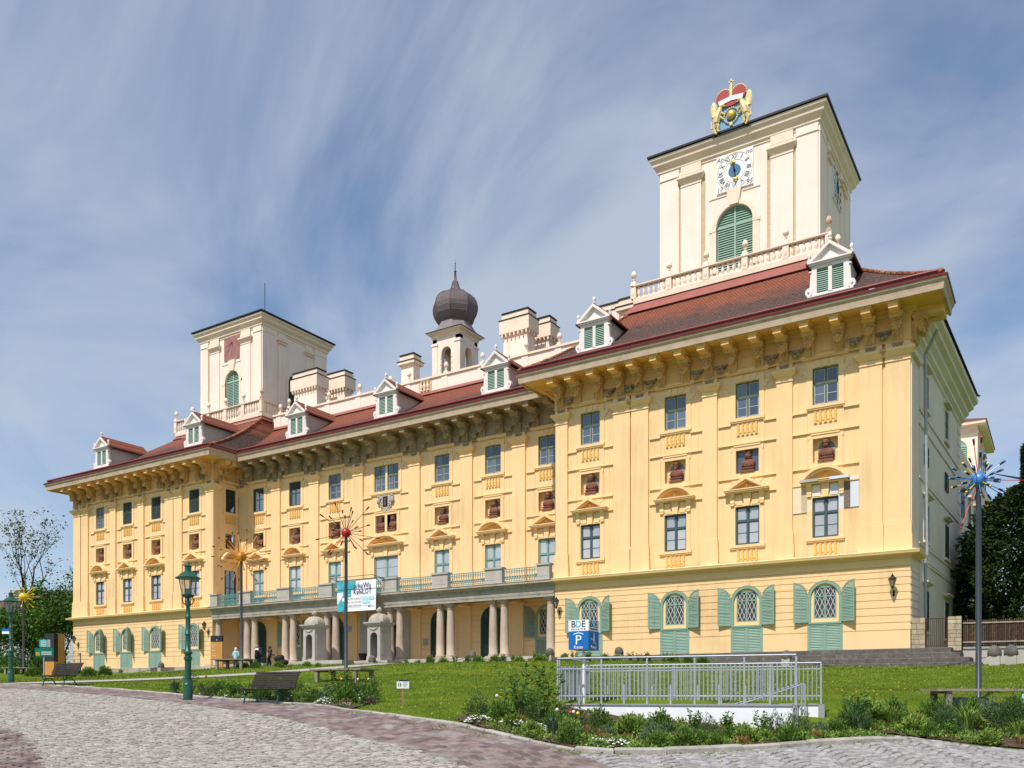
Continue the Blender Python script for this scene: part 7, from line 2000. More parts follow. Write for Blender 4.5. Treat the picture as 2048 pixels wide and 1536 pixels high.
# ---- people by the portico
def limb_mesh(name, chains, material, vox=.022):
    m = MB()
    for pts, rs in chains:
        m.path(pts, rs, 10)
        for p, r_ in zip(pts, rs):
            m.ball(p, r_, 10, 7)
    me = m.mesh(name, material, True)
    o = bpy.data.objects.new(name, me); COL.objects.link(o)
    md = o.modifiers.new('remesh', 'REMESH'); md.mode = 'VOXEL'; md.voxel_size = vox; md.use_smooth_shade = True
    sm = o.modifiers.new('smooth', 'SMOOTH'); sm.iterations = 4
    dg = bpy.context.evaluated_depsgraph_get()
    new = bpy.data.meshes.new_from_object(o.evaluated_get(dg)); new.materials.clear(); new.materials.append(MATS[material])
    bpy.data.objects.remove(o)
    return new
def person(x, y, rz, lab, h, top, legs, hair, lean=0, arm=0, shoe='bagblack', stride=.08):
    z = h1(x, y); s = h / 1.7
    t = thing('person', lab, 'person', (x, y, z), rz, None, s)
    L_ = lean
    hip = .92; sh = 1.42; dy = -L_ * .5
    body = [([(0, 0, hip), (0, dy * .5, 1.18), (0, dy, sh - .06)], [.15, .14, .16]), ([(-.16, dy, sh - .03), (.16, dy, sh - .03)], [.075, .075]), ([(0, dy, sh), (0, dy * 1.25, 1.5)], [.06, .05]), ([(0, dy * 1.35, 1.56), (0, dy * 1.4, 1.64)], [.085, .09])]
    hands = []
    for s_ in (-1, 1):
        kn = (s_ * .1, s_ * stride - .03, .48); an = (s_ * .1, s_ * stride * 2, .08)
        body.append(([(s_ * .09, 0, hip - .04), kn, an, (s_ * .1, s_ * stride * 2 - .14, .04)], [.085, .06, .045, .04]))
        el = (s_ * .25, dy - .06 * arm + .04, 1.14); wr = (s_ * (.22 - .06 * arm), dy - .28 * arm - .02, .92 + .14 * arm)
        hd = (wr[0], wr[1] - .03 - .06 * arm, wr[2] - .09 + .06 * arm)
        body.append(([(s_ * .19, dy, sh - .05), el, wr, hd], [.055, .045, .032, .034]))
        for f in range(4):
            body.append(([hd, (hd[0] + (f - 1.5) * .016, hd[1] - .03, hd[2] - .05 + .004 * f), (hd[0] + (f - 1.5) * .016, hd[1] - .04, hd[2] - .085 + .006 * abs(f - 1))], [.014, .010, .008]))
        body.append(([hd, (hd[0] - s_ * .035, hd[1] - .03, hd[2] - .02), (hd[0] - s_ * .04, hd[1] - .04, hd[2] - .05)], [.014, .011, .009]))
    ob('body', limb_mesh('body', body, 'skin', .016), t)
    jk = [([(0, 0, hip - .04), (0, dy * .5, 1.18), (0, dy, sh - .05)], [.175, .168, .185]), ([(-.17, dy, sh - .04), (.17, dy, sh - .04)], [.09, .09])]
    lg = [([(0, 0, hip), (0, 0, hip - .06)], [.165, .16])]
    sh_ = []
    for s_ in (-1, 1):
        el = (s_ * .25, dy - .06 * arm + .04, 1.14); wr = (s_ * (.22 - .06 * arm), dy - .28 * arm - .02, .92 + .14 * arm)
        jk.append(([(s_ * .19, dy, sh - .05), el, wr], [.075, .065, .05]))
        kn = (s_ * .1, s_ * stride - .03, .48); an = (s_ * .1, s_ * stride * 2, .1)
        lg.append(([(s_ * .09, 0, hip - .04), kn, an], [.105, .08, .062])); sh_.append(([(s_ * .1, s_ * stride * 2 + .03, .05), (s_ * .1, s_ * stride * 2 - .16, .04)], [.055, .045]))
    ob('jacket', limb_mesh('jacket', jk, top), t); ob('trousers', limb_mesh('trousers', lg, legs), t)
    for c in sh_:
        ob('shoe', limb_mesh('shoe', [c], shoe, .015), t)
    m = MB(); hy = dy * 1.4; m.ball((0, hy + .03, 1.655), .112, 12, 8, (1, 1, 1.08)); m.ball((0, hy + .07, 1.6), .09, 10, 6); ob('hair', m.mesh('hair', hair, True), t)
    m = MB()
    for s_ in (-1, 1):
        m.ball((s_ * .035, hy - .082, 1.61), .012, 6, 4)
    ob('eyes', m.mesh('eyes', 'ink'), t)
    m = MB(); m.ball((0, hy - .095, 1.58), .016, 6, 4, (1, 1, 1.5)); ob('nose', m.mesh('nose', 'skin'), t)
    return t
face_in = R(180 + 25)
person(-46.6, -5.6, face_in, 'person in a pale blue jacket with white hair walking alone', 1.62, 'clothblue', 'denim', 'hairwhite', .05, .2)
person(-45.0, -5.0, R(150), 'person in a cream shirt with grey hair facing the portico', 1.78, 'clothwhite', 'denim', 'hairgrey', .12, .4)
p3 = person(-44.35, -5.4, R(165), 'person in navy with a black backpack leaning forward', 1.62, 'clothnavy', 'denim', 'hairbrown', .3, .6)
person(-43.75, -4.9, R(140), 'person in a dark jacket pushing the black pushchair', 1.7, 'clothdark', 'clothnavy', 'hairbrown', .18, 1.0)
def bag(loc, rz, w_, d, hh, mt, name, lab, cat):
    t = thing(name, lab, cat, loc, rz)
    me = limb_mesh('bag_body', [([(0, 0, .1 * hh), (0, 0, .9 * hh)], [w_ / 2, w_ / 2.4])], mt); o = ob('bag_body', me, t, (0, 0, 0), 0, (1, d / w_, 1))
    m = MB(); m.path([(-w_ * .3, 0, hh * .2), (-w_ * .32, -d * .7, hh * .7), (-w_ * .3, -d * .2, hh)], .018, 5); m.path([(w_ * .3, 0, hh * .2), (w_ * .32, -d * .7, hh * .7), (w_ * .3, -d * .2, hh)], .018, 5); ob('strap', m.mesh('strap', mt, True), t)
bag((-44.28, -5.62, h1(-44.35, -5.4) + .93), R(165), .38, .3, .45, 'bagblack', 'backpack', 'black backpack on the back of the person in navy', 'backpack')
bag((-43.63, -5.12, h1(-43.75, -4.9) + .9), R(140), .32, .16, .26, 'bagpink', 'shoulder_bag', 'dusty pink shoulder bag of the person with the pushchair', 'bag')
t = thing('pushchair', 'black pushchair with raised hood in front of the group', 'pushchair', (-42.9, -4.55, h1(-42.9, -4.55)), R(-60))
ob('hood', limb_mesh('hood', [([(0, -.2, .75), (0, .1, .85)], [.26, .24]), ([(0, .05, .6), (0, .45, .5)], [.24, .2])], 'bagblack', .03), t)
m = MB(); m.path([(-.22, -.75, 1.0), (.22, -.75, 1.0)], .018, 6)
for s_ in (-1, 1):
    m.path([(s_ * .22, -.75, 1.0), (s_ * .24, .4, .18)], .016, 6); m.path([(s_ * .24, -.35, .18), (s_ * .24, .1, .55)], .016, 6)
ob('frame', m.mesh('frame', 'blackmetal'), t)
for s_ in (-1, 1):
    for y in (-.35, .42):
        m = MB(); m.tube((s_ * .26 - .02, y, .15), (s_ * .26 + .02, y, .15), .15, n=12); ob('wheel', m.mesh('wheel', 'tyre'), t)
# ============================================================ plants
def leaves_mesh(name, C_, nrm, size, asp, mats, mi=None, bend=.15):
    """many small pointed leaves; C_ centres, nrm growth directions"""
    n = len(C_); d = nrm / np.linalg.norm(nrm, axis=1)[:, None]
    r_ = rng.normal(size=(n, 3)); s = np.cross(d, r_); s /= np.linalg.norm(s, axis=1)[:, None] + 1e-9
    size = np.broadcast_to(size, (n,))[:, None]; w_ = size * asp
    up = np.cross(s, d)
    V = np.stack([C_, C_ + d * size * .5 + s * w_ * .5 + up * size * bend, C_ + d * size, C_ + d * size * .5 - s * w_ * .5 + up * size * bend], 1).reshape(-1, 3)
    F = np.arange(n * 4).reshape(-1, 4)
    me = bpy.data.meshes.new(name); me.from_pydata(V.tolist(), [], F.tolist())
    for m_ in mats:
        me.materials.append(MATS[m_])
    if mi is not None:
        me.polygons.foreach_set('material_index', mi)
    return me
def merge_stems(me_name, mb, mat_):
    return mb.mesh(me_name, mat_, False, recalc=False)
def unit(n):
    v = rng.normal(size=(n, 3)); return v / np.linalg.norm(v, axis=1)[:, None]
# --- tussock of grass / lily blades
def tuft(n, h, spread, wdt, mat_, name='blades'):
    a = rng.uniform(0, 2 * math.pi, n); r0 = rng.uniform(0, .25 * spread, n); hh = h * rng.uniform(.55, 1, n); sp = spread * rng.uniform(.3, 1, n)
    b = np.stack([r0 * np.cos(a), r0 * np.sin(a), np.zeros(n)], -1); dirv = np.stack([np.cos(a), np.sin(a), np.zeros(n)], -1); side = np.stack([-np.sin(a), np.cos(a), np.zeros(n)], -1) * wdt
    m1 = b + dirv * (sp * .35)[:, None] + np.array([0, 0, 1]) * (hh * .65)[:, None]; tip = b + dirv * sp[:, None] + np.array([0, 0, 1]) * (hh * rng.uniform(.7, 1.05, n))[:, None]
    V = np.stack([b - side * .5, b + side * .5, m1 + side * .45, m1 - side * .45, tip], 1).reshape(-1, 3)
    k = np.arange(n) * 5
    me = bpy.data.meshes.new(name); me.from_pydata(V.tolist(), [], np.stack([k, k + 1, k + 2, k + 3], -1).tolist() + np.stack([k + 3, k + 2, k + 4], -1).tolist()); me.materials.append(MATS[mat_])
    return me
# --- rounded leafy shrub
def shrub(n, r_, h, leaf, mat_, asp=.4, up=.5):
    u = unit(n); u[:, 2] = np.abs(u[:, 2]); rad = rng.uniform(.25, 1, n) ** .5
    lump = 1 + .22 * np.sin(u[:, 0] * 5 + 1) * np.cos(u[:, 1] * 6) + .12 * np.sin(u[:, 2] * 9)
    C_ = u * (rad * lump)[:, None] * np.array([r_, r_, h])
    me = leaves_mesh('foliage', C_, u + np.array([0, 0, up]) + .6 * unit(n), leaf * rng.uniform(.6, 1.2, n), asp, [mat_])
    st = MB()
    for k in range(7):
        a = k * .9; st.tube((0, 0, -.02), (r_ * .6 * math.cos(a), r_ * .6 * math.sin(a), h * .7), .008, .004, 4)
    return me, st.mesh('stems', 'stemgreen', recalc=False)
# --- upright leafy stems
def stems(ns, h, spread, leaf, mat_, asp=.35, per=22, flower=None):
    Cs, Ns = [], []; st = MB(); fl = MB()
    for k in range(ns):
        a = rng.uniform(0, 6.28); r0 = spread * .35 * rng.random(); hh = h * rng.uniform(.6, 1); t0 = np.array([r0 * math.cos(a), r0 * math.sin(a), 0]); t1 = t0 + np.array([spread * .6 * math.cos(a) * rng.random(), spread * .6 * math.sin(a) * rng.random(), hh])
        st.tube(t0, t1, .007, .004, 4, False)
        for j in range(per):
            f = rng.uniform(.08, 1); p = t0 + (t1 - t0) * f; b = rng.uniform(0, 6.28)
            Cs.append(p); Ns.append((math.cos(b), math.sin(b), rng.uniform(.1, .9)))
        if flower:
            fl.ball(tuple(t1), .028, 6, 4)
    me = leaves_mesh('foliage', np.array(Cs), np.array(Ns), leaf * rng.uniform(.6, 1.15, len(Cs)), asp, [mat_])
    return me, st.mesh('stems', 'stemgreen', recalc=False), (fl.mesh('flower_heads', flower) if flower else None)
# --- cushion of small white flowers
def cushion(r_, h, n, mat_fl='daisy'):
    u = unit(n * 3); u[:, 2] = np.abs(u[:, 2]) * .8 + .1
    C_ = u * np.array([r_, r_, h]) * rng.uniform(.5, 1, (n * 3, 1))
    lf = leaves_mesh('foliage', C_, u + .5 * unit(n * 3), .05, .45, ['leaf_mid'])
    fl = MB()
    for k in range(n):
        v = u[k] * np.array([r_, r_, h]) * rng.uniform(.9, 1.15); a0 = rng.random()
        fl.add([tuple(v + np.array([.022 * math.cos(a0 + i * 1.047), .022 * math.sin(a0 + i * 1.047), .012 * math.sin(a0 * 7 + i)])) for i in range(6)], [(0, 1, 2, 3, 4, 5)])
    return lf, fl.mesh('flower_heads', mat_fl, recalc=False)
KIND = {}
for v in range(3):
    KIND['rosemary', v] = shrub(1000, .34, .55, .075, 'leaf_dark', .22, 1.2)
    KIND['shrub', v] = shrub(700, .32, .42, .1, 'leaf_mid', .42, .5)
    KIND['light', v] = shrub(560, .34, .34, .12, 'leaf_light', .5, .3)
    KIND['sage', v] = shrub(620, .3, .4, .08, 'leaf_blue', .3, .9)
    KIND['lupin', v] = stems(10, .62, .32, .11, 'leaf_mid', .4, 26)
    KIND['tall', v] = stems(12, 1.15, .55, .13, 'leaf_mid', .3, 30)
    KIND['grass', v] = (tuft(150, .55, .42, .014, 'leaf_light'),)
    KIND['darkgrass', v] = (tuft(120, .6, .36, .02, 'leaf_blue'),)
    KIND['drygrass', v] = (tuft(110, .42, .3, .01, 'dryplant'),)
    KIND['daisy', v] = cushion(.28, .17, 120)
    KIND['ground', v] = shrub(330, .34, .13, .085, 'leaf_light', .55, .3)
    KIND['purple', v] = shrub(420, .26, .2, .05, 'purpleplant', .5, .6)
    KIND['rust', v] = shrub(300, .2, .16, .05, 'dryplant', .5, .6)
KN = dict(rosemary=('evergreen_shrub', 'dark needle-leaved shrub', 'shrub'), shrub=('leafy_shrub', 'rounded mid-green leafy shrub', 'shrub'), light=('leafy_perennial', 'bright green broad-leaved perennial', 'plant'), sage=('grey_shrub', 'grey-green small-leaved shrub', 'shrub'),
          lupin=('stemmed_perennial', 'upright stemmed green perennial', 'plant'), tall=('tall_perennial', 'tall wispy leafy perennial', 'plant'), grass=('grass_tussock', 'bright green grass tussock', 'grass tussock'), darkgrass=('strap_leaved_plant', 'blue-green strap-leaved clump', 'plant'),
          drygrass=('dry_grass', 'low tawny tuft of fine grass', 'grass tussock'), daisy=('daisy_cushion', 'low cushion of white flowers', 'flower'), ground=('ground_cover_plant', 'low spreading light green plant', 'plant'), purple=('purple_plant', 'low purple-leaved plant', 'plant'), rust=('rust_plant', 'small rust-brown dry plant', 'plant'))
PLANTED = []
def plant(kind, x, y, sc, where, grp):
    v = rng.integers(0, 3); ms = KIND[kind, v]; nm, lb, ct = KN[kind]
    t = thing(nm, lb + ' ' + where, ct, (x, y, h1(x, y) + .02), rng.uniform(0, 6.28), lb + ' ' + grp, sc * rng.uniform(.85, 1.15))
    PLANTED.append((t, lb, where))
    names = ('foliage', 'flower_heads') if kind == 'daisy' else ('foliage', 'stems', 'flower_heads')
    if kind in ('grass', 'darkgrass', 'drygrass'):
        names = ('blades',)
    for n_, me in zip(names, ms):
        if me:
            ob(n_, me, t)
# tulips: stem, two leaves, cup
def tulip(x, y, col, where, h=.42, grp='tulips'):
    t = thing('tulip', where, 'tulip', (x, y, h1(x, y) + .02), rng.uniform(0, 6), grp)
    m = MB(); m.tube((0, 0, 0), (.01, 0, h), .007, n=5); ob('stem', m.mesh('stem', 'stemgreen'), t)
    ob('leaf', tuft(4, h * .75, .14, .035, 'leaf_blue', 'leaf'), t)
    m = MB(); m.lathe([(.012, h), (.032, h + .015), (.038, h + .04), (.03, h + .065), (.012, h + .078)], 8, .01, 0); ob('cup', m.mesh('cup', col, True), t)
WA, WB, WC_ = 'before the white stair wall', 'on the bank by the grey seat', 'behind the dark bench'
def scatter(pl, n, dmin):
    pl_ = np.array(pl); pts = []
    for _ in range(6000):
        p = np.array([rng.uniform(pl_[:, 0].min(), pl_[:, 0].max()), rng.uniform(pl_[:, 1].min(), pl_[:, 1].max())])
        if inside(pl, p[:1], p[1:])[0] and all(np.hypot(*(p - q)) > dmin for q in pts):
            pts.append(p)
            if len(pts) >= n:
                break
    return pts
# bed before the stair: tall things against the wall, low towards the kerb
for (x, y, k, s) in [(-4.5, -33.9, 'rosemary', 1.0), (-3.9, -33.2, 'tall', 1.1), (-3.6, -32.5, 'tall', 1.15), (-3.3, -33.4, 'tall', .8), (-2.8, -32.3, 'lupin', 1.1), (-4.2, -32.2, 'shrub', 1.0), (-3.0, -33.0, 'shrub', 1.1), (-2.4, -31.9, 'shrub', 1.25), (-2.2, -32.6, 'rosemary', .9), (-1.8, -31.8, 'grass', 1.1), (-1.4, -32.3, 'light', 1.3), (-1.0, -31.6, 'shrub', 1.2), (-.6, -32.1, 'darkgrass', 1.1), (-.2, -31.5, 'lupin', 1.15),
                     (.2, -31.8, 'rosemary', 1.15), (.5, -31.3, 'lupin', 1.3), (.9, -31.5, 'grass', 1.1), (1.2, -31.0, 'lupin', 1.3), (1.55, -31.3, 'rosemary', 1.3), (1.9, -30.8, 'rosemary', 1.25), (2.3, -30.5, 'sage', 1.0), (-.7, -32.8, 'shrub', 1.0), (.1, -32.5, 'sage', 1.0), (.8, -32.1, 'shrub', .9), (1.5, -31.9, 'light', .8), (-1.6, -33.1, 'sage', 1.0), (-2.4, -33.4, 'light', 1.0), (2.6, -30.2, 'shrub', 1.1), (2.4, -31.2, 'ground', 1.2), (2.9, -30.8, 'ground', 1.1), (3.2, -30.6, 'ground', .9)]:
    plant(k, x, y, s * (.72 if x > -2.5 else .95), WA, 'before the white stair wall')
for p in scatter([(-4.4, -34.5), (-3.4, -34.8), (-1, -35.3), (-.3, -35.1), (.9, -33.9), (2, -32.5), (2.9, -31.3), (1.5, -32.0), (-1, -33.1), (-3.5, -33.4)], 30, .36):
    plant(rng.choice(['ground', 'light', 'ground', 'grass', 'drygrass', 'rust', 'sage', 'darkgrass', 'shrub']), p[0], p[1], rng.uniform(.55, .9), WA, 'before the white stair wall')
for x, y in ((-3.4, -34.2), (-3.0, -34.0), (-2.7, -34.3), (-1.0, -34.7), (-.7, -34.6), (-4.0, -34.6)):
    plant('daisy', x, y, .95, 'at the bed\'s kerb', 'at the kerb')
for x, y, c, l in ((-3.9, -34.0, 'tulipwhite', 'white and red striped tulip standing alone left in the stair bed'), (-1.95, -34.0, 'tulipwhite', 'pale striped tulip, highest of the group by the stair'), (-1.9, -34.25, 'tulipred', 'dark red striped tulip in the group by the stair'), (-1.75, -34.2, 'yellowpaint', 'yellow tulip in the group by the stair'), (-2.3, -34.1, 'tulipwhite', 'pale tulip left of the yellow one by the stair')):
    tulip(x, y, c, l, .5)
# bank on the right
for p in scatter(BEDS['B'], 58, .36):
    plant(rng.choice(['shrub', 'light', 'grass', 'sage', 'rosemary', 'ground', 'drygrass', 'lupin', 'darkgrass', 'shrub', 'grass']), p[0], p[1], rng.uniform(.75, 1.15) * (.75 if p[1] < -29 else 1), WB, 'on the right bank')
for x, y, s, k in ((2.75, -29.2, 1.35, 'rosemary'), (5.0, -28.4, 1.5, 'grass'), (6.0, -28.0, 1.5, 'rosemary'), (2.6, -28.3, 1.2, 'lupin'), (4.0, -28.6, 1.2, 'drygrass')):
    plant(k, x, y, s, WB, 'on the right bank')
# bed on the left along the kerb
for p in scatter(BEDS['C'], 46, .5):
    plant(rng.choice(['shrub', 'rosemary', 'lupin', 'darkgrass', 'grass', 'light', 'sage', 'daisy', 'shrub', 'tall']), p[0], p[1], rng.uniform(.6, .95), WC_, 'behind the bench')
for x, y, k in ((-9.9, -32.5, 'rust'), (-9.5, -32.0, 'purple'), (-17.5, -31.05, 'rust'), (-12.3, -32.1, 'daisy'), (-11.2, -31.9, 'daisy'), (-16.2, -31.2, 'daisy'), (-15.7, -31.0, 'daisy'), (-10.4, -31.3, 'daisy')):
    plant(k, x, y, 1.0, WC_, 'behind the bench')
cs = [('tulipwhite', 'white and red'), ('tulippeach', 'orange'), ('tulipred', 'red'), ('yellowpaint', 'yellow')]
for i, (x, y, c, w_) in enumerate([(-13.9, -31.2, 0, 'left of the dark bench, leftmost'), (-13.7, -31.35, 3, 'left of the dark bench'), (-13.4, -31.3, 0, 'just left of the dark bench back'), (-13.2, -31.4, 2, 'against the dark bench back'), (-11.9, -30.6, 1, 'right of the dark bench, tallest'), (-11.75, -30.8, 1, 'right of the dark bench, second'), (-11.55, -30.9, 3, 'right of the dark bench'), (-10.7, -30.7, 2, 'beside the pale timber seat'), (-10.5, -30.9, 0, 'beside the pale timber seat, right'), (-18.6, -30.3, 2, 'left of the green lamp'), (-10.9, -30.9, 0, 'beside the pale timber seat, left')]):
    tulip(x, y, cs[c][0], cs[c][1] + ' tulip ' + w_, .55)
# planting along the foot of the terrace
wterr = 'at the foot of the terrace'
for x in list(np.arange(-32, -9, 1.0)) + list(np.arange(-29, -12, 1.3)):
    plant(rng.choice(['shrub', 'lupin', 'grass', 'light', 'sage']), x + rng.uniform(-.3, .3), -4.0 + rng.uniform(-.5, .4), rng.uniform(.8, 1.15), wterr, wterr)
for k in range(16):
    plant(rng.choice(['lupin', 'grass', 'light', 'darkgrass', 'shrub']), -29.5 + rng.uniform(-1.5, 3.8), -18.6 + rng.uniform(-.7, .9), rng.uniform(.45, .75), 'by the orange burst sculpture', 'by the orange sculpture')
for k in range(10):
    plant(rng.choice(['shrub', 'light', 'grass']), -66 + rng.uniform(-5, 5), -4.2 + rng.uniform(-.3, .6), rng.uniform(.9, 1.3), 'before the left wing', 'before the left wing')
for k in range(14):
    plant(rng.choice(['shrub', 'light', 'grass', 'lupin']), -58 + rng.uniform(-8, 6), -13.5 + rng.uniform(-1.5, 1.5), rng.uniform(1, 1.6), 'round the yellow burst sculpture', 'round the yellow sculpture')

# ---- lawn blades and wild flowers
def lawn_points(n, dlo, dhi):
    D = np.sqrt(rng.uniform(dlo ** 2, dhi ** 2, n)); u = rng.uniform(-1.15, 1.15, n) * 1024 / 1730
    x = CAM[0] + D * (u * RV[0] + FV[0]); y = CAM[1] + D * (u * RV[1] + FV[1])
    no = north[(north[:, 0] > -60) & (north[:, 0] < 40)]
    o = np.argsort(no[:, 0]); yk = np.interp(x, no[o, 0], no[o, 1])
    ok = (y > yk + .1) & (y < -2.2)
    for pl in BEDS.values():
        ok &= ~inside(pl, x, y)
    d = np.min(np.hypot(x[:, None] - lp[None, :, 0], y[:, None] - lp[None, :, 1]), axis=1); ok &= d > .75
    # not inside the stair well
    q = np.stack([x - fa.x, y - fa.y], -1); uu = q @ np.array([dr.x, dr.y]); vv = q @ np.array([nr.x, nr.y]); ok &= ~((uu > -.1) & (uu < Lf + .3) & (vv > -.1) & (vv < 2.7))
    return x[ok], y[ok]
Vs, Fs, o0 = [], [], 0
for n, a, b, hh, wd in ((90000, 17, 26, .05, .011), (70000, 26, 38, .065, .018), (46000, 38, 62, .09, .035)):
    x, y = lawn_points(n, a, b); k = len(x); z = H(x, y)
    th = rng.uniform(0, 6.28, k); hgt = hh * rng.uniform(.4, 1.2, k); ln = rng.normal(0, .5, (k, 2)) * hgt[:, None]
    P = np.stack([x, y, z], -1); sd = np.stack([np.cos(th), np.sin(th), 0 * th], -1) * wd * .5
    V = np.stack([P - sd, P + sd, P + np.stack([ln[:, 0], ln[:, 1], hgt], -1)], 1).reshape(-1, 3)
    Vs.append(V); Fs.append(np.arange(k * 3).reshape(-1, 3) + o0); o0 += k * 3
me = bpy.data.meshes.new('lawn_grass'); me.from_pydata(np.concatenate(Vs).tolist(), [], np.concatenate(Fs).tolist()); me.materials.append(MATS['blade'])
o = ob('lawn_grass', me); o['kind'] = 'stuff'; tag(o, 'short mown green grass blades on the sloping lawn', 'grass')
for nm, mt, n, r0, lab in (('dandelions', 'dandelion', 900, .026, 'yellow dandelion heads dotted over the lawn'), ('lawn_daisies', 'daisy', 380, .016, 'tiny white daisies dotted over the lawn')):
    x, y = lawn_points(n, 18, 46)
    cl = np.sin(x * .9) * np.cos(y * .8) + rng.uniform(-1, 1, len(x)); x, y = x[cl > -.2], y[cl > -.2]; z = H(x, y)
    m = MB()
    for a, b, c in zip(x, y, z):
        rr = r0 * random.uniform(.7, 1.2); hz = c + random.uniform(.05, .1)
        m.add([(a + rr * math.cos(t_), b + rr * math.sin(t_), hz) for t_ in np.linspace(0, 6.28, 7)[:-1]] + [(a, b, hz + rr * .6)], [(i, (i + 1) % 6, 6) for i in range(6)])
    o = ob(nm, m.mesh(nm, mt, recalc=False)); o['kind'] = 'stuff'; tag(o, lab, 'wild flowers')
# weeds in the joints along the kerb
Cw = []
for q in range(34):
    P = KER2[rng.integers(0, len(KER2))] if q % 2 else KER[KER[:, 0] > -14][rng.integers(0, (KER[:, 0] > -14).sum())]
    c = P + rng.normal(0, .12, 2) + np.array([.1, -.16])
    for _ in range(26):
        p = c + rng.normal(0, .12, 2); Cw.append((p[0], p[1]))
Cw = np.array(Cw); me = leaves_mesh('kerb_weeds', np.c_[Cw, H(Cw[:, 0], Cw[:, 1]) + .015], unit(len(Cw)) * .7 + np.array([0, 0, .8]), .06 * rng.uniform(.5, 1.2, len(Cw)), .4, ['leaf_light'])
o = ob('kerb_weeds', me); o['kind'] = 'stuff'; tag(o, 'small green weeds growing along the kerb stones', 'weeds')

# ---- trees
def tree(loc, lab, height, trunk_h, r0, nlimb, spread, nleaf, leaf, leafmat, seed, clump=1.1, group=None, upright=.5, levels=3):
    rn = np.random.default_rng(seed); m = MB(); tips = []
    def grow(p, d, L_, r_, lev):
        pts = [p]; rs = [r_]
        for k in range(4):
            d = d + rn.normal(0, .13, 3); d[2] += .06 * upright; d /= np.linalg.norm(d)
            p = p + d * L_ / 4; pts.append(p); rs.append(r_ * (1 - .17 * (k + 1)))
        m.path([tuple(q) for q in pts], rs, 7 if lev == 0 else 5)
        if lev >= levels:
            tips.append(pts[-1]); tips.append(pts[2]); return
        for j in range(3 if lev else nlimb):
            a = rn.uniform(0, 6.28) if lev else 6.28 * j / nlimb + rn.uniform(-.3, .3)
            side = np.array([math.cos(a), math.sin(a), 0]); nd = d * (1.0 if lev else .9) + side * spread * rn.uniform(.7, 1.2); nd[2] += upright * .3; nd /= np.linalg.norm(nd)
            base = pts[-1] if j < 2 or not lev else pts[2 + rn.integers(0, 2)]
            grow(base, nd, L_ * rn.uniform(.55, .8) if lev else (height - trunk_h) * rn.uniform(.42, .55), rs[-1] * .78, lev + 1)
        tips.append(pts[-1])
    grow(np.zeros(3), np.array([0, 0, 1.]), trunk_h, r0, 0)
    t = thing('tree', lab, 'tree', loc, 0, group)
    ob('trunk', m.mesh('trunk', 'bark', recalc=False), t)
    T = np.array(tips); c = T[rn.integers(0, len(T), nleaf)] + rn.normal(0, clump, (nleaf, 3)) * rn.uniform(.2, 1, (nleaf, 1))
    ob('crown', leaves_mesh('crown', c, rn.normal(size=(nleaf, 3)) + np.array([0, 0, .2]), leaf * rn.uniform(.6, 1.3, nleaf), .6, [leafmat]), t)
    return t
TG = 'trees left of the palace'
tree((-90.5, 3.5, -.3), 'tall pollarded tree with thin young leaves left of the palace', 17.4, 6.4, .8, 5, .42, 1150, .28, 'leaf_olive', 4, .42, TG, 1.0)
tree((-90.5, 12, -.3), 'full green tree against the left corner of the palace', 12.6, 3.0, .25, 6, .8, 7500, .32, 'leaf_tree', 9, .95, TG, .5)
tree((-88, 2, -.3), 'round green tree behind the yellow burst sculpture', 7.6, 2.0, .22, 6, .9, 6500, .3, 'leaf_tree', 14, .9, TG, .4)
tree((-92, -4, -.3), 'low spreading tree left of the pollarded one', 6.4, 1.6, .2, 6, .9, 5000, .3, 'leaf_tree', 15, .85, TG, .3)
tree((-84, 8, -.3), 'pale green tree between houses and palace', 9.0, 2.4, .2, 6, .8, 5000, .3, 'leaf_light', 19, .9, TG, .4)
tree((-84.5, -4, -.3), 'leafy green tree right behind the wire fence', 6.8, 1.6, .2, 6, .9, 7000, .3, 'leaf_tree', 23, .9, TG, .4)
tree((-81.8, 1.5, -.3), 'leafy green tree filling the gap beside the left corner', 8.6, 2.0, .2, 6, .7, 7000, .3, 'leaf_tree', 29, .85, TG, .5)
def bush(loc, r_, h, n, leaf, mt, lab, grp):
    u = unit(n); u[:, 2] = np.abs(u[:, 2]); lump = 1 + .2 * np.sin(u[:, 0] * 5 + loc[0]) * np.cos(u[:, 1] * 5) + .1 * np.sin(u[:, 2] * 8)
    C_ = u * (rng.uniform(.6, 1, n) * lump)[:, None] * np.array([r_, r_, h])
    t = thing('bush', lab, 'bush', loc, 0, grp); ob('foliage', leaves_mesh('foliage', C_, u + .8 * unit(n), leaf * rng.uniform(.6, 1.2, n), .5, [mt]), t)
    m = MB()
    for k in range(6):
        m.tube((0, 0, -.2), (r_ * .5 * math.cos(k), r_ * .5 * math.sin(k), h * .7), .04, .02, 4)
    ob('stems', m.mesh('stems', 'bark'), t)
for x, y, r_, h, l in ((-83, -10.5, 2.0, 2.6, 'dense bush behind the wire fence, leftmost'), (-79.5, -8.5, 1.8, 2.2, 'dense bush behind the wire fence, second from left'), (-76, -7.0, 1.9, 2.4, 'dense bush behind the wire fence by the pollarded tree'), (-72.5, -6.2, 1.3, 1.7, 'dense bush by the left corner of the palace'), (-90, -14, 2.4, 3.0, 'dense bush at the far left edge behind the lamp'), (-80, -2, 2.2, 3.4, 'tall bush under the pollarded tree')):
    bush((x, y, h1(max(x, -100), y) - .1), r_, h, 1500, .26, 'leaf_tree', l, 'bushes left of the palace')
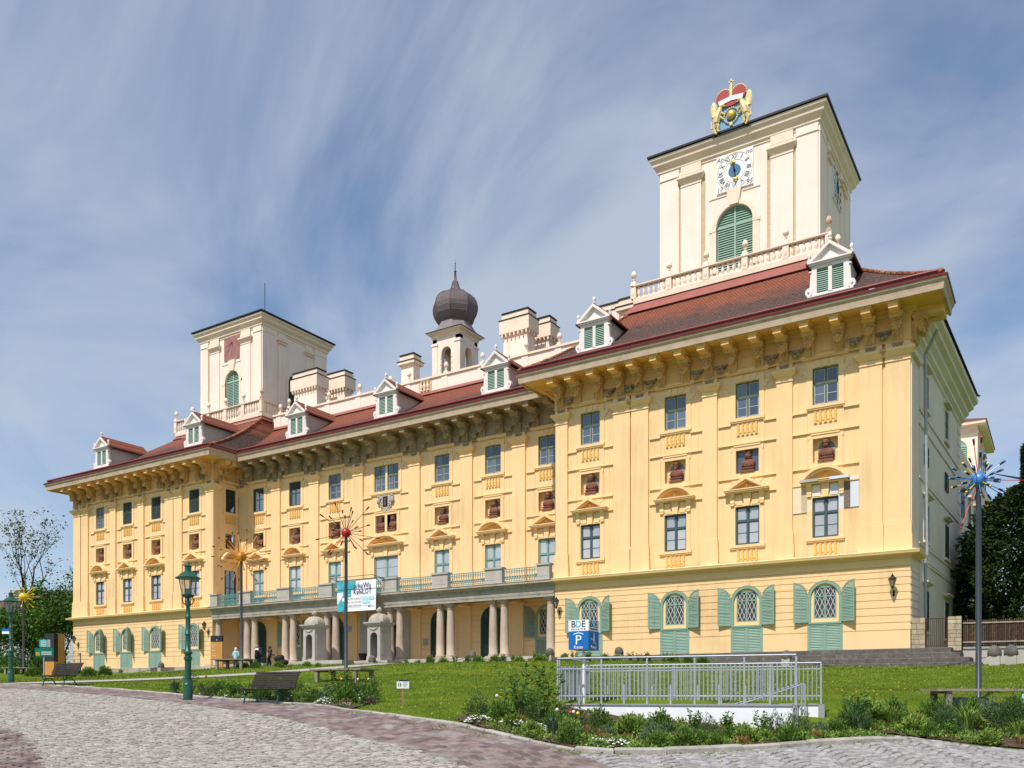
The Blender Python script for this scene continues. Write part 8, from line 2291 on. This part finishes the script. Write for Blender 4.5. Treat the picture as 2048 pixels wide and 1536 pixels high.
# great dark yews behind the picket fence
def yew(loc, r_, h, n, lab, seed):
    rn = np.random.default_rng(seed)
    zf = rn.uniform(0, 1, n); prof = np.sin(np.clip(zf * 1.08 + .12, 0, 1) * math.pi) ** .6 * (1 - .35 * zf)
    a = rn.uniform(0, 6.28, n); lump = 1 + .22 * np.sin(a * 4 + zf * 9) + .14 * np.sin(a * 9 - zf * 17) + .1 * np.sin(zf * 40 + a * 3)
    rad = r_ * prof * lump * rn.uniform(.72, 1.02, n)
    C_ = np.stack([rad * np.cos(a), rad * np.sin(a), .4 + zf * h], -1)
    d = np.stack([np.cos(a), np.sin(a), rn.uniform(-.5, .5, n)], -1) + .5 * rn.normal(size=(n, 3))
    t = thing('yew_tree', lab, 'tree', loc, 0, 'dark yews behind the picket fence')
    ob('crown', leaves_mesh('crown', C_, d, .42 * rn.uniform(.5, 1.3, n), .36, ['leaf_yew']), t)
    m = MB(); m.path([(0, 0, -.5), (.1, 0, h * .4), (0, .1, h * .9)], [.4, .28, .08], 8)
    for k in range(26):
        a = k * 2.4; z = h * (.1 + .8 * k / 26); rr = r_ * .75 * (1 - .5 * k / 26); m.tube((0, 0, z), (rr * math.cos(a), rr * math.sin(a), z + .5), .09, .03, 5)
    ob('trunk', m.mesh('trunk', 'bark'), t)
yew((4.9, 17.0, -.3), 5.0, 14.0, 46000, 'huge dark yew nearest the palace flank behind the fence', 1)
yew((11.5, 12.0, -.3), 4.8, 11.5, 22000, 'dark yew at the right edge behind the fence', 2)
yew((7.5, 22, -.3), 4.4, 13.2, 14000, 'tall dark yew farther back with a pointed top', 3)

# low growth that closes the beds between the single plants
Cg = []
for pl in BEDS.values():
    pl_ = np.array(pl); k = 0
    P = np.stack([rng.uniform(pl_[:, 0].min(), pl_[:, 0].max(), 26000), rng.uniform(pl_[:, 1].min(), pl_[:, 1].max(), 26000)], -1)
    P = P[inside(pl, P[:, 0], P[:, 1])]; c = np.sin(P[:, 0] * 2.1 + 1) * np.cos(P[:, 1] * 2.7) + .6 * np.sin(P[:, 0] * 5.3 + P[:, 1] * 4.1) + rng.normal(0, .35, len(P)); Cg.append(P[c > .1])
Cg = np.concatenate(Cg)
me = leaves_mesh('bed_ground_cover', np.c_[Cg, H(Cg[:, 0], Cg[:, 1]) + .03 + rng.uniform(0, .08, len(Cg))], unit(len(Cg)) * .8 + np.array([0, 0, .6]), .085 * rng.uniform(.5, 1.2, len(Cg)), .42, ['leaf_light', 'leaf_mid'], rng.integers(0, 2, len(Cg)).tolist())
o = ob('bed_ground_cover', me); o['kind'] = 'stuff'; tag(o, 'low mixed green growth covering the soil of the beds', 'ground cover')

# tell look-alike plants of one bed apart by their order from the left
ORD = 'first second third fourth fifth sixth seventh eighth ninth tenth eleventh twelfth thirteenth fourteenth fifteenth sixteenth seventeenth eighteenth nineteenth twentieth'.split()
sets = {}
for t, lb, wh in PLANTED:
    dx, dy = t.location.x - CAM[0], t.location.y - CAM[1]
    sets.setdefault((lb, wh), []).append(((dx * RV[0] + dy * RV[1]) / (dx * FV[0] + dy * FV[1]), t))
for (lb, wh), L_ in sets.items():
    if len(L_) > 1:
        for i, (_, t) in enumerate(sorted(L_, key=lambda q: q[0])):
            if i < 20:
                t['label'] = '%s, %s from left, %s' % (lb, ORD[i], wh)
